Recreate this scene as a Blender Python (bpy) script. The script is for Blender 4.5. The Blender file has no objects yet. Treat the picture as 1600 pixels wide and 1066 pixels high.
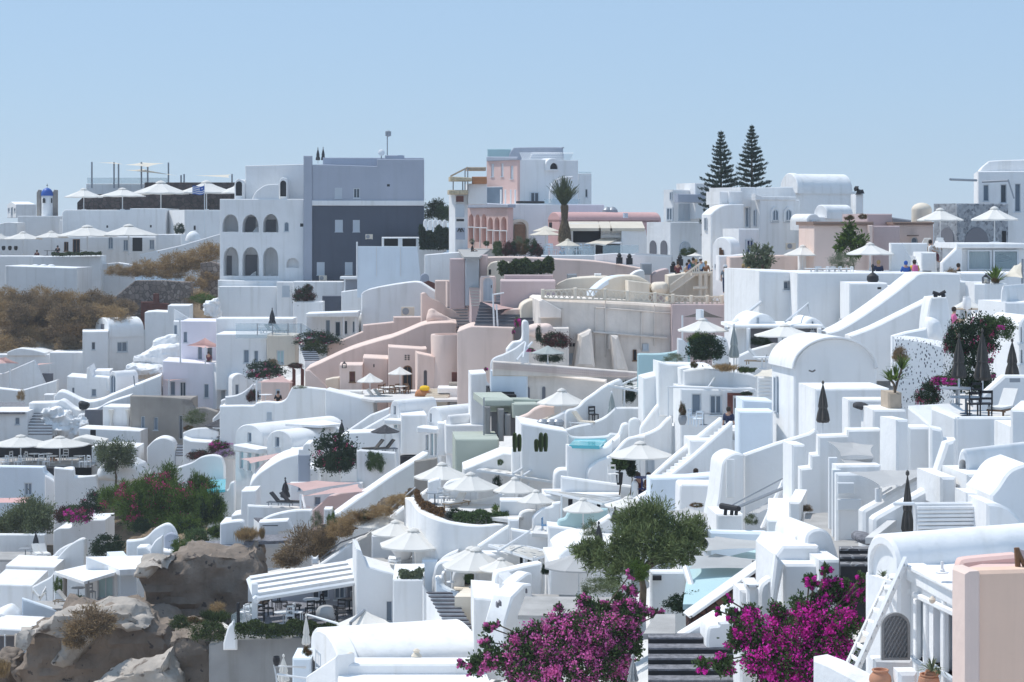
import bpy, bmesh, math, random
import numpy as np
from mathutils import Vector, Matrix, geometry, noise
R=math.radians; rnd=random.Random(7); rng=np.random.default_rng(5)
F=3111.; HOR=350.; ZC=30.
SC=bpy.context.scene; COL=SC.collection
# ---- camera -------------------------------------------------------------
cd=bpy.data.cameras.new('camera'); cam=bpy.data.objects.new('camera',cd); COL.objects.link(cam)
cam.location=(0,0,ZC); cam.rotation_euler=(R(90),0,0)
cd.sensor_fit='HORIZONTAL'; cd.sensor_width=36; cd.lens=70; cd.shift_y=-183/1600
cd.clip_start=.5; cd.clip_end=200000; SC.camera=cam
# ---- light ----------------------------------------------------------------
SUN=Vector((-.46,.24,.86)).normalized()
w=bpy.data.worlds.new('World'); SC.world=w; w.use_nodes=True
nt=w.node_tree; bg=nt.nodes['Background']
sk=nt.nodes.new('ShaderNodeTexSky'); sk.sky_type='NISHITA'; sk.sun_disc=False
sk.sun_elevation=math.asin(SUN.z); sk.sun_rotation=math.atan2(SUN.x,SUN.y)
sk.altitude=100; sk.air_density=1.0; sk.dust_density=0.; sk.ozone_density=3.
mxw=nt.nodes.new('ShaderNodeMix'); mxw.data_type='RGBA'; mxw.inputs[0].default_value=.78; mxw.inputs[7].default_value=(3.4,4.95,7.05,1)
nt.links.new(sk.outputs[0],mxw.inputs[6]); nt.links.new(mxw.outputs[2],bg.inputs[0]); bg.inputs[1].default_value=.1
sd=bpy.data.lights.new('sun','SUN'); sun=bpy.data.objects.new('sun',sd); COL.objects.link(sun)
sd.energy=3.1; sd.angle=R(.55); sd.color=(1,.965,.91)
sun.rotation_euler=(-SUN).to_track_quat('-Z','Y').to_euler(); sun.location=(-60,60,120)
SC.view_settings.view_transform='Standard'; SC.view_settings.look='None'
SC.view_settings.exposure=.27; SC.view_settings.gamma=1
SC.cycles.max_bounces=8; SC.cycles.diffuse_bounces=4; SC.cycles.glossy_bounces=2; SC.cycles.transmission_bounces=4; SC.cycles.volume_bounces=0
# ---- materials ------------------------------------------------------------
M={}
def mat(n,c,rough=.85,var=.06,sc=.5,bump=.0,bsc=4.,trans=0,metal=0,island=0,spots=None,streak=0,spec=.3,alpha=None):
    m=bpy.data.materials.new(n); m.use_nodes=True; t=m.node_tree; N=t.nodes; Lk=t.links.new
    p=N['Principled BSDF']; p.inputs['Roughness'].default_value=rough; p.inputs['Metallic'].default_value=metal
    p.inputs['Specular IOR Level'].default_value=spec
    g=N.new('ShaderNodeNewGeometry')
    def nz(scale,det=4,vec=None,stretch=None):
        x=N.new('ShaderNodeTexNoise'); x.inputs['Scale'].default_value=scale; x.inputs['Detail'].default_value=det
        if stretch:
            mp=N.new('ShaderNodeMapping'); mp.inputs['Scale'].default_value=stretch; Lk(g.outputs['Position'],mp.inputs[0]); Lk(mp.outputs[0],x.inputs['Vector'])
        else: Lk(g.outputs['Position'],x.inputs['Vector'])
        return x.outputs[0]
    def ramp(src,a,b,ca,cb):
        r=N.new('ShaderNodeValToRGB'); e=r.color_ramp.elements
        e[0].position=a; e[1].position=b; e[0].color=(*ca,1); e[1].color=(*cb,1); Lk(src,r.inputs[0]); return r.outputs[0]
    def mix(f,a,b):
        x=N.new('ShaderNodeMix'); x.data_type='RGBA'
        if isinstance(f,float): x.inputs[0].default_value=f
        else: Lk(f,x.inputs[0])
        Lk(a,x.inputs[6]); Lk(b,x.inputs[7]); return x.outputs[2]
    lo=tuple(max(0,v*(1-var)) for v in c); hi=tuple(min(1,v*(1+var)) for v in c)
    col=ramp(nz(sc),.3,.7,lo,hi)
    if island:
        col=ramp(g.outputs['Random Per Island'],0,1,tuple(v*(1-island) for v in c),tuple(min(1,v*(1+island)) for v in c))
    if streak:
        s=ramp(nz(1.,5,stretch=(2.2,2.2,.18)),.52,.8,(1,1,1),(1-streak,1-streak*1.05,1-streak*1.2))
        x=N.new('ShaderNodeMix'); x.data_type='RGBA'; x.blend_type='MULTIPLY'; x.inputs[0].default_value=1.
        Lk(col,x.inputs[6]); Lk(s,x.inputs[7]); col=x.outputs[2]
    if spots:
        ssc,a,b,sc2=spots
        f=ramp(nz(ssc,6),a,b,(0,0,0),(1,1,1)); cc=N.new('ShaderNodeRGB'); cc.outputs[0].default_value=(*sc2,1)
        col=mix(f,col,cc.outputs[0])
    Lk(col,p.inputs['Base Color'])
    if bump:
        b=N.new('ShaderNodeBump'); b.inputs['Strength'].default_value=bump; b.inputs['Distance'].default_value=.08
        Lk(nz(bsc,5),b.inputs['Height']); Lk(b.outputs[0],p.inputs['Normal'])
    if trans:
        tr=N.new('ShaderNodeBsdfTranslucent'); Lk(col,tr.inputs[0]); ms=N.new('ShaderNodeMixShader'); ms.inputs[0].default_value=trans
        Lk(p.outputs[0],ms.inputs[1]); Lk(tr.outputs[0],ms.inputs[2]); Lk(ms.outputs[0],N['Material Output'].inputs[0])
    if alpha is not None: p.inputs['Alpha'].default_value=alpha
    M[n]=m; return m
def stone(n,c1,c2,mortar,scale=1.6,bump=.6):
    m=mat(n,c1,.9); t=m.node_tree; N=t.nodes; Lk=t.links.new; p=N['Principled BSDF']
    g=N.new('ShaderNodeNewGeometry'); v=N.new('ShaderNodeTexVoronoi'); v.inputs['Scale'].default_value=scale
    v2=N.new('ShaderNodeTexVoronoi'); v2.feature='DISTANCE_TO_EDGE'; v2.inputs['Scale'].default_value=scale
    Lk(g.outputs['Position'],v.inputs[0]); Lk(g.outputs['Position'],v2.inputs[0])
    r=N.new('ShaderNodeValToRGB'); r.color_ramp.elements[0].color=(*c1,1); r.color_ramp.elements[1].color=(*c2,1)
    sp=N.new('ShaderNodeSeparateColor'); Lk(v.outputs['Color'],sp.inputs[0]); Lk(sp.outputs[0],r.inputs[0])
    r2=N.new('ShaderNodeValToRGB'); r2.color_ramp.elements[0].position=.03; r2.color_ramp.elements[1].position=.09; Lk(v2.outputs[0],r2.inputs[0])
    x=N.new('ShaderNodeMix'); x.data_type='RGBA'; Lk(r2.outputs[0],x.inputs[0]); x.inputs[6].default_value=(*mortar,1); Lk(r.outputs[0],x.inputs[7])
    Lk(x.outputs[2],p.inputs['Base Color'])
    b=N.new('ShaderNodeBump'); b.inputs['Strength'].default_value=bump; b.inputs['Distance'].default_value=.06; Lk(r2.outputs[0],b.inputs['Height']); Lk(b.outputs[0],p.inputs['Normal'])
mat('W',(.82,.82,.82),.9,.055,.3,.45,2.0,streak=.15)
mat('W2',(.78,.785,.79),.9,.05,.4,.5,1.6,streak=.16)          # rougher hand plaster
mat('blue',(.72,.79,.86),.9,.05,.4,.2,3.,streak=.06)
mat('lilac',(.79,.77,.83),.9,.04,.4,.2,3.,streak=.06)
mat('cream',(.74,.66,.55),.9,.05,.5,.3,3.,streak=.15)
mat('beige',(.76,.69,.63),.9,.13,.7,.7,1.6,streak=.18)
mat('pfront',(.82,.58,.45),.9,.04,.4,.3,2.,streak=.1)
mat('pbeige',(.76,.60,.53),.9,.06,.4,.4,2.,streak=.15)
mat('pink',(.74,.52,.47),.9,.04,.4,.2,3.,streak=.08)
mat('dpink',(.62,.38,.36),.9,.06,.5,.2,3.,streak=.1)
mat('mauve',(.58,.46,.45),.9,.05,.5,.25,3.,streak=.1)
mat('salmon',(.56,.30,.25),.9,.06)
mat('brownw',(.24,.17,.14),.9,.1)
mat('lgrey',(.40,.43,.50),.9,.05,.3,.2,3.,streak=.08)
mat('dgrey',(.085,.098,.13),.9,.06,.3,.2,3.,streak=.12)
mat('taupe',(.33,.30,.27),.9,.14,.6,.3,2.,spots=(.35,.55,.62,(.2,.18,.17)),streak=.2)
mat('concrete',(.27,.27,.27),.9,.14,.6,.4,5.,streak=.25)
mat('green',(.43,.47,.41),.85,.06,.6,.2,3.)
mat('paving',(.38,.37,.36),.9,.15,1.2,.3,4.)
mat('terrace',(.62,.61,.60),.9,.08,.8,.2,4.)
mat('gravel',(.20,.20,.22),.95,.35,6.,.8,9.)
mat('tread',(.10,.10,.115),.9,.25,3.,.3,6.)
mat('soil',(.24,.18,.12),.95,.35,.5,1.,1.5,spots=(.6,.5,.65,(.09,.07,.055)))
mat('rock',(.235,.19,.155),.95,.25,.45,1.4,3.,spots=(2.6,.64,.67,(.09,.075,.07)),streak=.25)
mat('rockpale',(.42,.375,.33),.95,.25,.7,1.2,2.5,spots=(1.5,.6,.68,(.15,.12,.10)))  # paler rock tone, on crest and ridge it stands in for sun
stone('stonegrey',(.16,.17,.19),(.40,.42,.45),(.36,.37,.39),4.5)
stone('stonedark',(.035,.025,.025),(.10,.075,.07),(.03,.025,.025),1.8)
stone('stonered',(.05,.025,.022),(.14,.075,.06),(.025,.018,.018),3.2)
stone('rubble',(.16,.13,.115),(.34,.29,.26),(.12,.10,.09),2.2)
stone('steps',(.10,.10,.11),(.22,.22,.23),(.34,.34,.35),3.5)
mat('metal',(.72,.74,.76),.45,.03,metal=0,spec=.5)
mat('gmetal',(.30,.32,.35),.45,.05,metal=.3,spec=.5)
mat('black',(.022,.022,.026),.6,.1)
mat('void',(.018,.018,.022),.8,.1)  # near-black stands in for the unlit dark inside openings
mat('inner',(.17,.17,.19),.9,.1)  # dark grey stands in for shade in rooms, niches and passages
mat('glass',(.045,.065,.09),.12,.2,.7,spec=.6)
mat('gblue',(.17,.22,.28),.25,.15,.7,spec=.5)
mat('clear',(.55,.70,.76),.08,.02,spec=.5,alpha=.28)
mat('navy',(.012,.03,.13),.5,.1)
mat('bluedoor',(.16,.30,.48),.6,.05)
mat('dome',(.02,.10,.42),.45,.06)
mat('gdoor',(.52,.57,.62),.7,.05)
mat('frame',(.62,.66,.70),.6,.03)
mat('wood',(.20,.11,.06),.7,.2,3.)
mat('redwood',(.13,.045,.035),.7,.2,3.)
mat('pale_wood',(.42,.33,.24),.8,.15,3.)
mat('straw',(.50,.42,.29),.95,.25,6.)
mat('cloth',(.80,.78,.74),.9,.03,.8,trans=.22)
mat('canvas',(.74,.68,.58),.9,.04,.8,trans=.2)
mat('pcloth',(.68,.47,.44),.9,.05,.8,trans=.3)
mat('gcloth',(.50,.50,.50),.9,.05,.8,trans=.25)
mat('dcloth',(.055,.055,.062),.9,.15,3.)
mat('tcloth',(.085,.078,.072),.9,.15,3.)
mat('greycl',(.36,.39,.38),.9,.1,2.)
mat('cushion',(.72,.71,.69),.9,.05,2.)
mat('yellow',(.75,.48,.02),.8,.06)
mat('orange',(.45,.20,.09),.8,.06)
mat('water',(.10,.52,.60),.08,.08,1.,.1,3.,spec=.5)
mat('tealwall',(.45,.62,.64),.5,.05,.6)
mat('sea',(.02,.06,.12),.2,.1,.01)
mat('terracotta',(.48,.24,.15),.85,.12,4.)
mat('sand',(.46,.38,.30),.9,.1,4.)
mat('bark',(.12,.09,.065),.95,.3,5.,.6,8.)
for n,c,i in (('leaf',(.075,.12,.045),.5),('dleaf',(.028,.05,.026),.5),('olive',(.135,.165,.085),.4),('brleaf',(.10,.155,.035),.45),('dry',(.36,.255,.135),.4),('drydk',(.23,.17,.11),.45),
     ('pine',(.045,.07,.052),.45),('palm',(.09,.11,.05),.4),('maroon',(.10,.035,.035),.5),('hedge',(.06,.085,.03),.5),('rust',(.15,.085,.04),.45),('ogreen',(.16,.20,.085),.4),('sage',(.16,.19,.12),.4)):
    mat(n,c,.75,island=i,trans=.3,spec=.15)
for n,c in (('magenta',(.74,.045,.44)),('pinkfl',(.84,.18,.49)),('rose',(.45,.06,.17)),('lavfl',(.42,.30,.48))):
    mat(n,c,.7,island=.45,trans=.45,spec=.1)
mat('skin',(.46,.27,.19),.6,.05); mat('hair',(.035,.022,.015),.7,.2); mat('blond',(.40,.27,.12),.7,.2)
for n,c in (('c_black',(.02,.02,.022)),('c_white',(.7,.7,.7)),('c_blue',(.03,.10,.36)),('c_lblue',(.36,.50,.66)),('c_maroon',(.12,.03,.04)),('c_beige',(.5,.42,.33)),('c_pink',(.65,.16,.34)),('c_grey',(.16,.19,.22)),('c_brown',(.22,.10,.05)),('c_green',(.06,.13,.11)),('c_navy',(.025,.035,.08)),('c_yellow',(.75,.5,.05))):
    mat(n,c,.85,.1,3.)
def spk():
    m=mat('speckled',(.80,.80,.80),.9,.03,.4,.3,5.); t=m.node_tree; N=t.nodes; Lk=t.links.new; p=N['Principled BSDF']
    g=N.new('ShaderNodeNewGeometry'); mp=N.new('ShaderNodeMapping'); mp.inputs['Scale'].default_value=(11,11,6); Lk(g.outputs['Position'],mp.inputs[0])
    v=N.new('ShaderNodeTexVoronoi'); v.inputs['Scale'].default_value=1.; Lk(mp.outputs[0],v.inputs[0])
    r=N.new('ShaderNodeValToRGB'); e=r.color_ramp.elements; e[0].position=.24; e[1].position=.34; e[0].color=(.10,.10,.12,1); e[1].color=(.8,.8,.8,1); Lk(v.outputs['Distance'],r.inputs[0]); Lk(r.outputs[0],p.inputs['Base Color'])
spk()
# ---- picture coordinates ----------------------------------------------------
FR=[0,0,1]
def fr(ox,oy,s): FR[:]=[ox,oy,s]
def X(x): return FR[0]+x*FR[2]
def Y(y): return FR[1]+y*FR[2]
def K(x): return (X(x)-800)/F
DT=[(0,[(0,330),(1600,330)]),(330,[(0,260),(400,205),(800,190),(1100,160),(1300,150),(1500,128)]),
(400,[(100,235),(400,198),(800,165),(1100,155),(1300,135),(1500,118)]),
(480,[(100,210),(400,192),(600,180),(800,140),(1000,128),(1250,108),(1450,95)]),
(560,[(50,200),(200,178),(400,165),(600,148),(800,125),(1000,112),(1150,95),(1300,80),(1500,75)]),
(640,[(50,170),(250,155),(450,138),(650,125),(850,108),(1000,98),(1150,88),(1300,74),(1500,66)]),
(720,[(50,155),(250,145),(450,125),(650,108),(800,98),(1000,90),(1200,76),(1400,62),(1550,56)]),
(800,[(50,140),(250,125),(450,112),(650,98),(800,92),(1000,82),(1200,66),(1400,55),(1550,48)]),
(900,[(50,120),(250,110),(450,98),(650,86),(800,80),(1000,68),(1200,56),(1400,46),(1550,40)]),
(1000,[(50,104),(250,98),(450,90),(650,74),(850,60),(1050,54),(1200,48),(1400,40),(1550,36)]),
(1100,[(50,95),(250,90),(450,82),(650,66),(850,53),(1050,47),(1200,42),(1400,36),(1550,33)])]
def Dp(px,py):
    vals=[float(np.interp(px,[a for a,_ in r],[b for _,b in r])) for _,r in DT]
    return float(np.interp(py,[y for y,_ in DT],vals))
def Dg(x,y): return Dp(X(x),Y(y))
def P(x,y,D): return Vector((K(x)*D,D,ZC+(HOR-Y(y))/F*D))
def PX(w,D): return w*FR[2]*D/F          # picture width -> metres
class Fc:
    def __init__(s,x,D,th,off=0.):
        a=R(th); s.u=(math.cos(a),math.sin(a)); s.b=(-math.sin(a),math.cos(a)); s.D=D; s.th=th
        s.o=(K(x)*D-s.b[0]*off,D-s.b[1]*off)
    def us(s,x): k=K(x); return (k*s.o[1]-s.o[0])/(s.u[0]-k*s.u[1])
    def pt(s,x,y): u=s.us(x); d=s.o[1]+u*s.u[1]; return (u,ZC+(HOR-Y(y))/F*d)
    def za(s,y): return ZC+(HOR-Y(y))/F*s.D
    def w(s,u,t,z): return Vector((s.o[0]+s.u[0]*u+s.b[0]*t,s.o[1]+s.u[1]*u+s.b[1]*t,z))
    def ext(s,x,u=0.):   # extrusion length from u until picture column x
        k=K(x); ox=s.o[0]+s.u[0]*u; oy=s.o[1]+s.u[1]*u
        return (k*oy-ox)/(s.b[0]-k*s.b[1])
def smooth(pts,n=5):
    q=[pts[0]]+list(pts)+[pts[-1]]; out=[]
    for i in range(1,len(q)-2):
        a,b,c,d=[np.array(v,float) for v in q[i-1:i+3]]
        for j in range(n):
            t=j/n; out.append(tuple(.5*(2*b+(c-a)*t+(2*a-5*b+4*c-d)*t*t+(3*b-a-3*c+d)*t**3)))
    out.append(tuple(pts[-1])); return out
def arcpts(u0,u1,zs,zt,n=14,e=1.):
    c=(u0+u1)/2; r=(u1-u0)/2
    return [(c-r*math.cos(math.pi*i/n),zs+(zt-zs)*math.sin(math.pi*i/n)**e) for i in range(n+1)]
def outline(f,o,dn=0.):
    k=o[0]
    if k=='r': u0,u1=f.us(o[1]),f.us(o[2]); zt,zb=f.za(o[3]),f.za(o[4])-dn; return [(u0,zb),(u1,zb),(u1,zt),(u0,zt)]
    if k=='a':
        u0,u1=f.us(o[1]),f.us(o[2]); zt,zs,zb=f.za(o[3]),f.za(o[4]),f.za(o[5])-dn
        return [(u0,zb),(u1,zb)]+arcpts(u0,u1,zs,zt)[::-1]
    if k in 'ts':
        q=[f.pt(x,y) for x,y in o[1]]
        if k=='s': q=smooth(q)
        zb=f.za(o[2])-dn; zb=min(zb,min(z for _,z in q)-.3)
        return [(q[0][0],zb),(q[-1][0],zb)]+q[::-1]
    q=[f.pt(x,y) for x,y in o[1]]
    return smooth(q+[q[0]])[:-1] if k=='c' else q
def area(l): return sum(l[i-1][0]*l[i][1]-l[i][0]*l[i-1][1] for i in range(len(l)))/2
def inset(l,b):
    n=len(l); out=[]
    for i in range(n):
        p=np.array(l[i]); a=p-np.array(l[i-1]); c=np.array(l[(i+1)%n])-p
        a/=max(1e-6,np.hypot(*a)); c/=max(1e-6,np.hypot(*c))
        n1=np.array((-a[1],a[0])); n2=np.array((-c[1],c[0])); m=(n1+n2)/max(.35,1+n1@n2)
        out.append(tuple(p+m*b))
    return out
class MB:
    def __init__(s): s.v=[]; s.f=[]
    def add(s,v,f): k=len(s.v); s.v+=[tuple(x) for x in v]; s.f+=[tuple(i+k for i in q) for q in f]; return s
    def box(s,p0,p1,M4=None):
        x0,y0,z0=p0; x1,y1,z1=p1
        v=[Vector(q) for q in ((x0,y0,z0),(x1,y0,z0),(x1,y1,z0),(x0,y1,z0),(x0,y0,z1),(x1,y0,z1),(x1,y1,z1),(x0,y1,z1))]
        if M4: v=[M4@q for q in v]
        return s.add(v,[(0,3,2,1),(4,5,6,7),(0,1,5,4),(1,2,6,5),(2,3,7,6),(3,0,4,7)])
    def fbox(s,f,u0,u1,t0,t1,z0,z1):
        v=[f.w(a,b,c) for a,b,c in ((u0,t0,z0),(u1,t0,z0),(u1,t1,z0),(u0,t1,z0),(u0,t0,z1),(u1,t0,z1),(u1,t1,z1),(u0,t1,z1))]
        return s.add(v,[(0,3,2,1),(4,5,6,7),(0,1,5,4),(1,2,6,5),(2,3,7,6),(3,0,4,7)])
    def solid(s,f,l,L,holes=(),bev=.05,t0=0.):
        if area(l)<0: l=l[::-1]
        bev=min(bev,L*.35); n=len(l); i0=inset(l,bev) if bev>0 else l
        lay=[(i0,t0),(l,t0+bev),(l,t0+L-bev),(i0,t0+L)] if bev>0 else [(l,t0),(l,t0+L)]
        v=[]; fa=[]
        for lp,t in lay: v+=[f.w(u,t,z) for u,z in lp]
        for a in range(len(lay)-1):
            for i in range(n): j=(i+1)%n; fa.append((a*n+i,a*n+j,(a+1)*n+j,(a+1)*n+i))
        last=(len(lay)-1)*n
        for tri in geometry.tessellate_polygon([[Vector((u,z,0)) for u,z in i0]]): fa.append(tuple(last+i for i in tri))
        polys=[[Vector((u,z,0)) for u,z in i0]]; idx=list(range(n))
        for h,d in holes:
            if area(h)>0: h=h[::-1]
            b0=len(v); m=len(h); v+=[f.w(u,t0,z) for u,z in h]; v+=[f.w(u,t0+d,z) for u,z in h]
            for i in range(m): j=(i+1)%m; fa.append((b0+i,b0+j,b0+m+j,b0+m+i))
            fa.append(tuple(b0+m+i for i in range(m)))
            polys.append([Vector((u,z,0)) for u,z in h]); idx+=list(range(b0,b0+m))
        if not holes:
            for tri in geometry.tessellate_polygon(polys): fa.append(tuple(idx[i] for i in tri))
        else:
            P2=[Vector((q.x,q.y)) for pl in polys for q in pl]; ed=[]; k0=0
            for pl in polys: m=len(pl); ed+=[(k0+i,k0+(i+1)%m) for i in range(m)]; k0+=m
            rv,_,rf,ov,_,_=geometry.delaunay_2d_cdt(P2,ed,[],1,1e-6); mp=[]
            for i,q in enumerate(rv):
                if ov[i]: mp.append(idx[ov[i][0]])
                else: mp.append(len(v)); v.append(f.w(q.x,t0,q.y))
            def inp(c,pl):
                r=False
                for i in range(len(pl)):
                    a,b=pl[i-1],pl[i]
                    if (a.y>c.y)!=(b.y>c.y) and c.x<(b.x-a.x)*(c.y-a.y)/(b.y-a.y)+a.x: r=not r
                return r
            for q in rf:
                c=sum((rv[i] for i in q),Vector((0,0)))/len(q)
                if not any(inp(c,pl) for pl in polys[1:]): fa.append(tuple(mp[i] for i in q))
        return s.add(v,fa)
    def ring(s,f,l,wd,t0,t1):
        if area(l)<0: l=l[::-1]
        n=len(l); q=inset(l,wd); v=[f.w(u,t,z) for lp,t in ((l,t0),(q,t0),(q,t1),(l,t1)) for u,z in lp]; fa=[]
        for a in range(4):
            for i in range(n): j=(i+1)%n; b=(a+1)%4; fa.append((a*n+i,a*n+j,b*n+j,b*n+i))
        return s.add(v,fa)
    def tube(s,pts,rs,n=6):
        pts=[Vector(p) for p in pts]; v=[]; fa=[]
        for i,p in enumerate(pts):
            d=(pts[min(i+1,len(pts)-1)]-pts[max(i-1,0)]).normalized(); a=d.orthogonal().normalized(); b=d.cross(a)
            r=rs[i] if isinstance(rs,(list,tuple)) else rs
            v+=[p+(a*math.cos(6.2832*j/n)+b*math.sin(6.2832*j/n))*r for j in range(n)]
        for i in range(len(pts)-1):
            for j in range(n): k=(j+1)%n; fa.append((i*n+j,i*n+k,(i+1)*n+k,(i+1)*n+j))
        fa.append(tuple(range(n))[::-1]); fa.append(tuple((len(pts)-1)*n+j for j in range(n)))
        return s.add(v,fa)
    def lathe(s,c,prof,n=20,sx=1,sy=1,a0=0,flute=0,nf=8):
        c=Vector(c); v=[]; fa=[]
        for r,z in prof:
            for j in range(n):
                a=a0+6.28319*j/n; q=r*(1+flute*math.cos(nf*a)); v.append(c+Vector((q*math.cos(a)*sx,q*math.sin(a)*sy,z)))
        for i in range(len(prof)-1):
            for j in range(n): k=(j+1)%n; fa.append((i*n+j,i*n+k,(i+1)*n+k,(i+1)*n+j))
        fa.append(tuple(range(n))[::-1]); fa.append(tuple((len(prof)-1)*n+j for j in range(n)))
        return s.add(v,fa)
    def mesh(s,name,m,base=Vector((0,0,0)),sharp=34):
        me=bpy.data.meshes.new(name); me.from_pydata([Vector(q)-base for q in s.v],[],s.f)
        b=bmesh.new(); b.from_mesh(me); bmesh.ops.recalc_face_normals(b,faces=b.faces); b.to_mesh(me); b.free()
        me.shade_smooth(); me.set_sharp_from_angle(angle=R(sharp)); me.materials.append(M[m]); return me
    def obj(s,name,m,parent=None,base=None,sharp=34):
        if base is None: base=parent.location.copy() if parent else Vector((0,0,0))
        o=bpy.data.objects.new(name,s.mesh(name,m,base,sharp)); COL.objects.link(o)
        if parent: o.parent=parent
        else: o.location=base
        return o
    def low(s):
        a=np.array(s.v); zm=a[:,2].min(); return Vector((a[:,0].mean(),a[:,1].mean(),zm))
def tag(o,label,cat,group=None,kind=None):
    if label: o['label']=label
    if cat: o['category']=cat
    if group: o['group']=group
    if kind: o['kind']=kind
    return o
def T(name,label,cat,loc,group=None,rz=0.):
    o=bpy.data.objects.new(name,None); COL.objects.link(o); o.location=loc; o.rotation_euler=(0,0,rz); o.empty_display_size=.2
    return tag(o,label,cat,group)
def link(o,parent=None):
    COL.objects.link(o)
    if parent: o.parent=parent
    return o
# ---- buildings and walls ------------------------------------------------------
KIND={'w':('glass','frame'),'g':('gblue','frame'),'d':('glass','frame'),'b':('navy','frame'),'v':('void',None),'a':('gblue','frame'),'p':('gdoor','frame'),'k':('void','wood'),'h':('bluedoor','frame'),'r':('redwood','wood'),'i':('inner',None),'s':('gdoor','gdoor'),'t':('tealwall','frame')}
def hole(f,wn):
    x0,y0,x1,y1,k=wn[:5]; xm=(x0+x1)/2; u0,u1=f.us(x0),f.us(x1); zt=f.pt(xm,y0)[1]; zb=f.pt(xm,y1)[1]
    if k[0].isupper():
        zs=max(zb+.02,zt-(u1-u0)*(.85 if k[0]=='G' else .5)); return [(u0,zb),(u1,zb)]+arcpts(u0,u1,zs,zt,10,.8 if k[0]=='G' else 1.)[::-1]
    return [(u0,zb),(u1,zb),(u1,zt),(u0,zt)]
def window(th,f,wn,l,d):
    k=wn[4].lower(); k={'n':None}.get(k,k)
    if k is None or k=='g' and wn[4]=='G': return
    pm,fm=KIND[k]; us=[q[0] for q in l]; zs=[q[1] for q in l]; u0,u1,z0,z1=min(us),max(us),min(zs),max(zs); w=u1-u0
    nm='door' if k in 'dbphrs' and (z1-z0)>1.5*w and (z1-z0)>1.5 else 'window'
    pane=MB().solid(f,l,.04,bev=0,t0=d-.05)
    if fm is None: pane.obj('doorway' if nm=='window' and k=='v' else 'recess',pm,th); return
    fb=MB().ring(f,l,min(.09,w*.13),d-.12,d-.002)
    if w>.5:
        c=(u0+u1)/2; fb.fbox(f,c-.03,c+.03,d-.11,d-.01,z0,z1-.03*(z1-z0))
    if nm=='window': fb.fbox(f,u0-.05,u1+.05,-.07,d-.01,z0-.07,z0)
    fo=fb.obj(nm,fm,th)
    pane.v=[tuple(Vector(q)-th.location) for q in pane.v]; po=bpy.data.objects.new('pane' if nm=='window' else 'panel',pane.mesh('pane',pm)); link(po,fo)
    if nm=='door' and w>.45:
        h=MB().fbox(f,u1-.16*w-.03,u1-.16*w+.03,d-.12,d-.05,z0+.95,z0+1.15); h.v=[tuple(Vector(q)-th.location) for q in h.v]
        link(bpy.data.objects.new('handle',h.mesh('handle','black')),fo)
def addp(th,part,x,D,al,out,L=6,wins=(),m='W',bev=.06,dn=0.,off=0.,label=None):
    f=Fc(x,D,al,off); l=outline(f,out,dn)
    if isinstance(L,tuple): L=abs(f.ext(L[1],max(q[0] for q in l) if al<0 else min(q[0] for q in l)))
    hs=[]
    for wn in wins:
        h=hole(f,wn); d=wn[5] if len(wn)>5 else (.12 if wn[4]=='v' else .2); hs.append((wn,h,min(d,L*.8)))
    mb=MB().solid(f,l,L,[(h,d) for _,h,d in hs],bev)
    if th is None: return f,mb,hs
    o=mb.obj(part,m,th)
    if label: o['label']=label
    for wn,h,d in hs: window(th,f,wn,h,d)
    return f
def H(label,x,D,al,out,L=6,wins=(),m='W',name='white_house',cat='house',bev=.06,dn=2.,group=None,part='wall'):
    if D is None: D=Dg(x,out[-1] if out[0] in 'rats' else max(q[1] for q in out[1]))
    f,mb,hs=addp(None,part,x,D,al,out,L,wins,m,bev,dn)
    th=T(name,label,cat,mb.low(),group); mb.obj(part,m,th)
    for wn,h,d in hs: window(th,f,wn,h,d)
    th['D']=D; return th
def Wl(label,x,D,al,out,L=.35,m='W',name='wall',cat='wall',bev=.07,dn=1.5,group=None):
    if D is None: D=Dg(x,out[-1] if out[0] in 'rats' else max(q[1] for q in out[1]))
    f,mb,_=addp(None,'',x,D,al,out,L,(),m,bev,dn)
    return tag(mb.obj(name,m,None,mb.low()),label,cat,group)
def W2(th,x,D,al,wins,off=0.):
    f=Fc(x,D,al,off)
    for wn in wins: window(th,f,wn,hole(f,wn),0.)
def BX(label,xl,xc,xr,yt,yb,D,al,m='W',wr=(),wl=(),name='white_house',cat='house',dn=2.,th=None,part='wall',lf=None,bev=.06):
    """box seen on its corner xc: left face xl..xc, right face xc..xr"""
    if D is None: D=Dg(xc,yb)
    fl=Fc(xc,D,al-90); L=-fl.us(xl) if lf is None else lf
    if th is None: th=H(label,xc,D,al,('r',xc,xr,yt,yb),L,wr,m,name,cat,bev,dn)
    else: addp(th,part,xc,D,al,('r',xc,xr,yt,yb),L,wr,m,bev,dn)
    if wl: W2(th,xc,D,al-90,wl)
    return th
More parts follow.
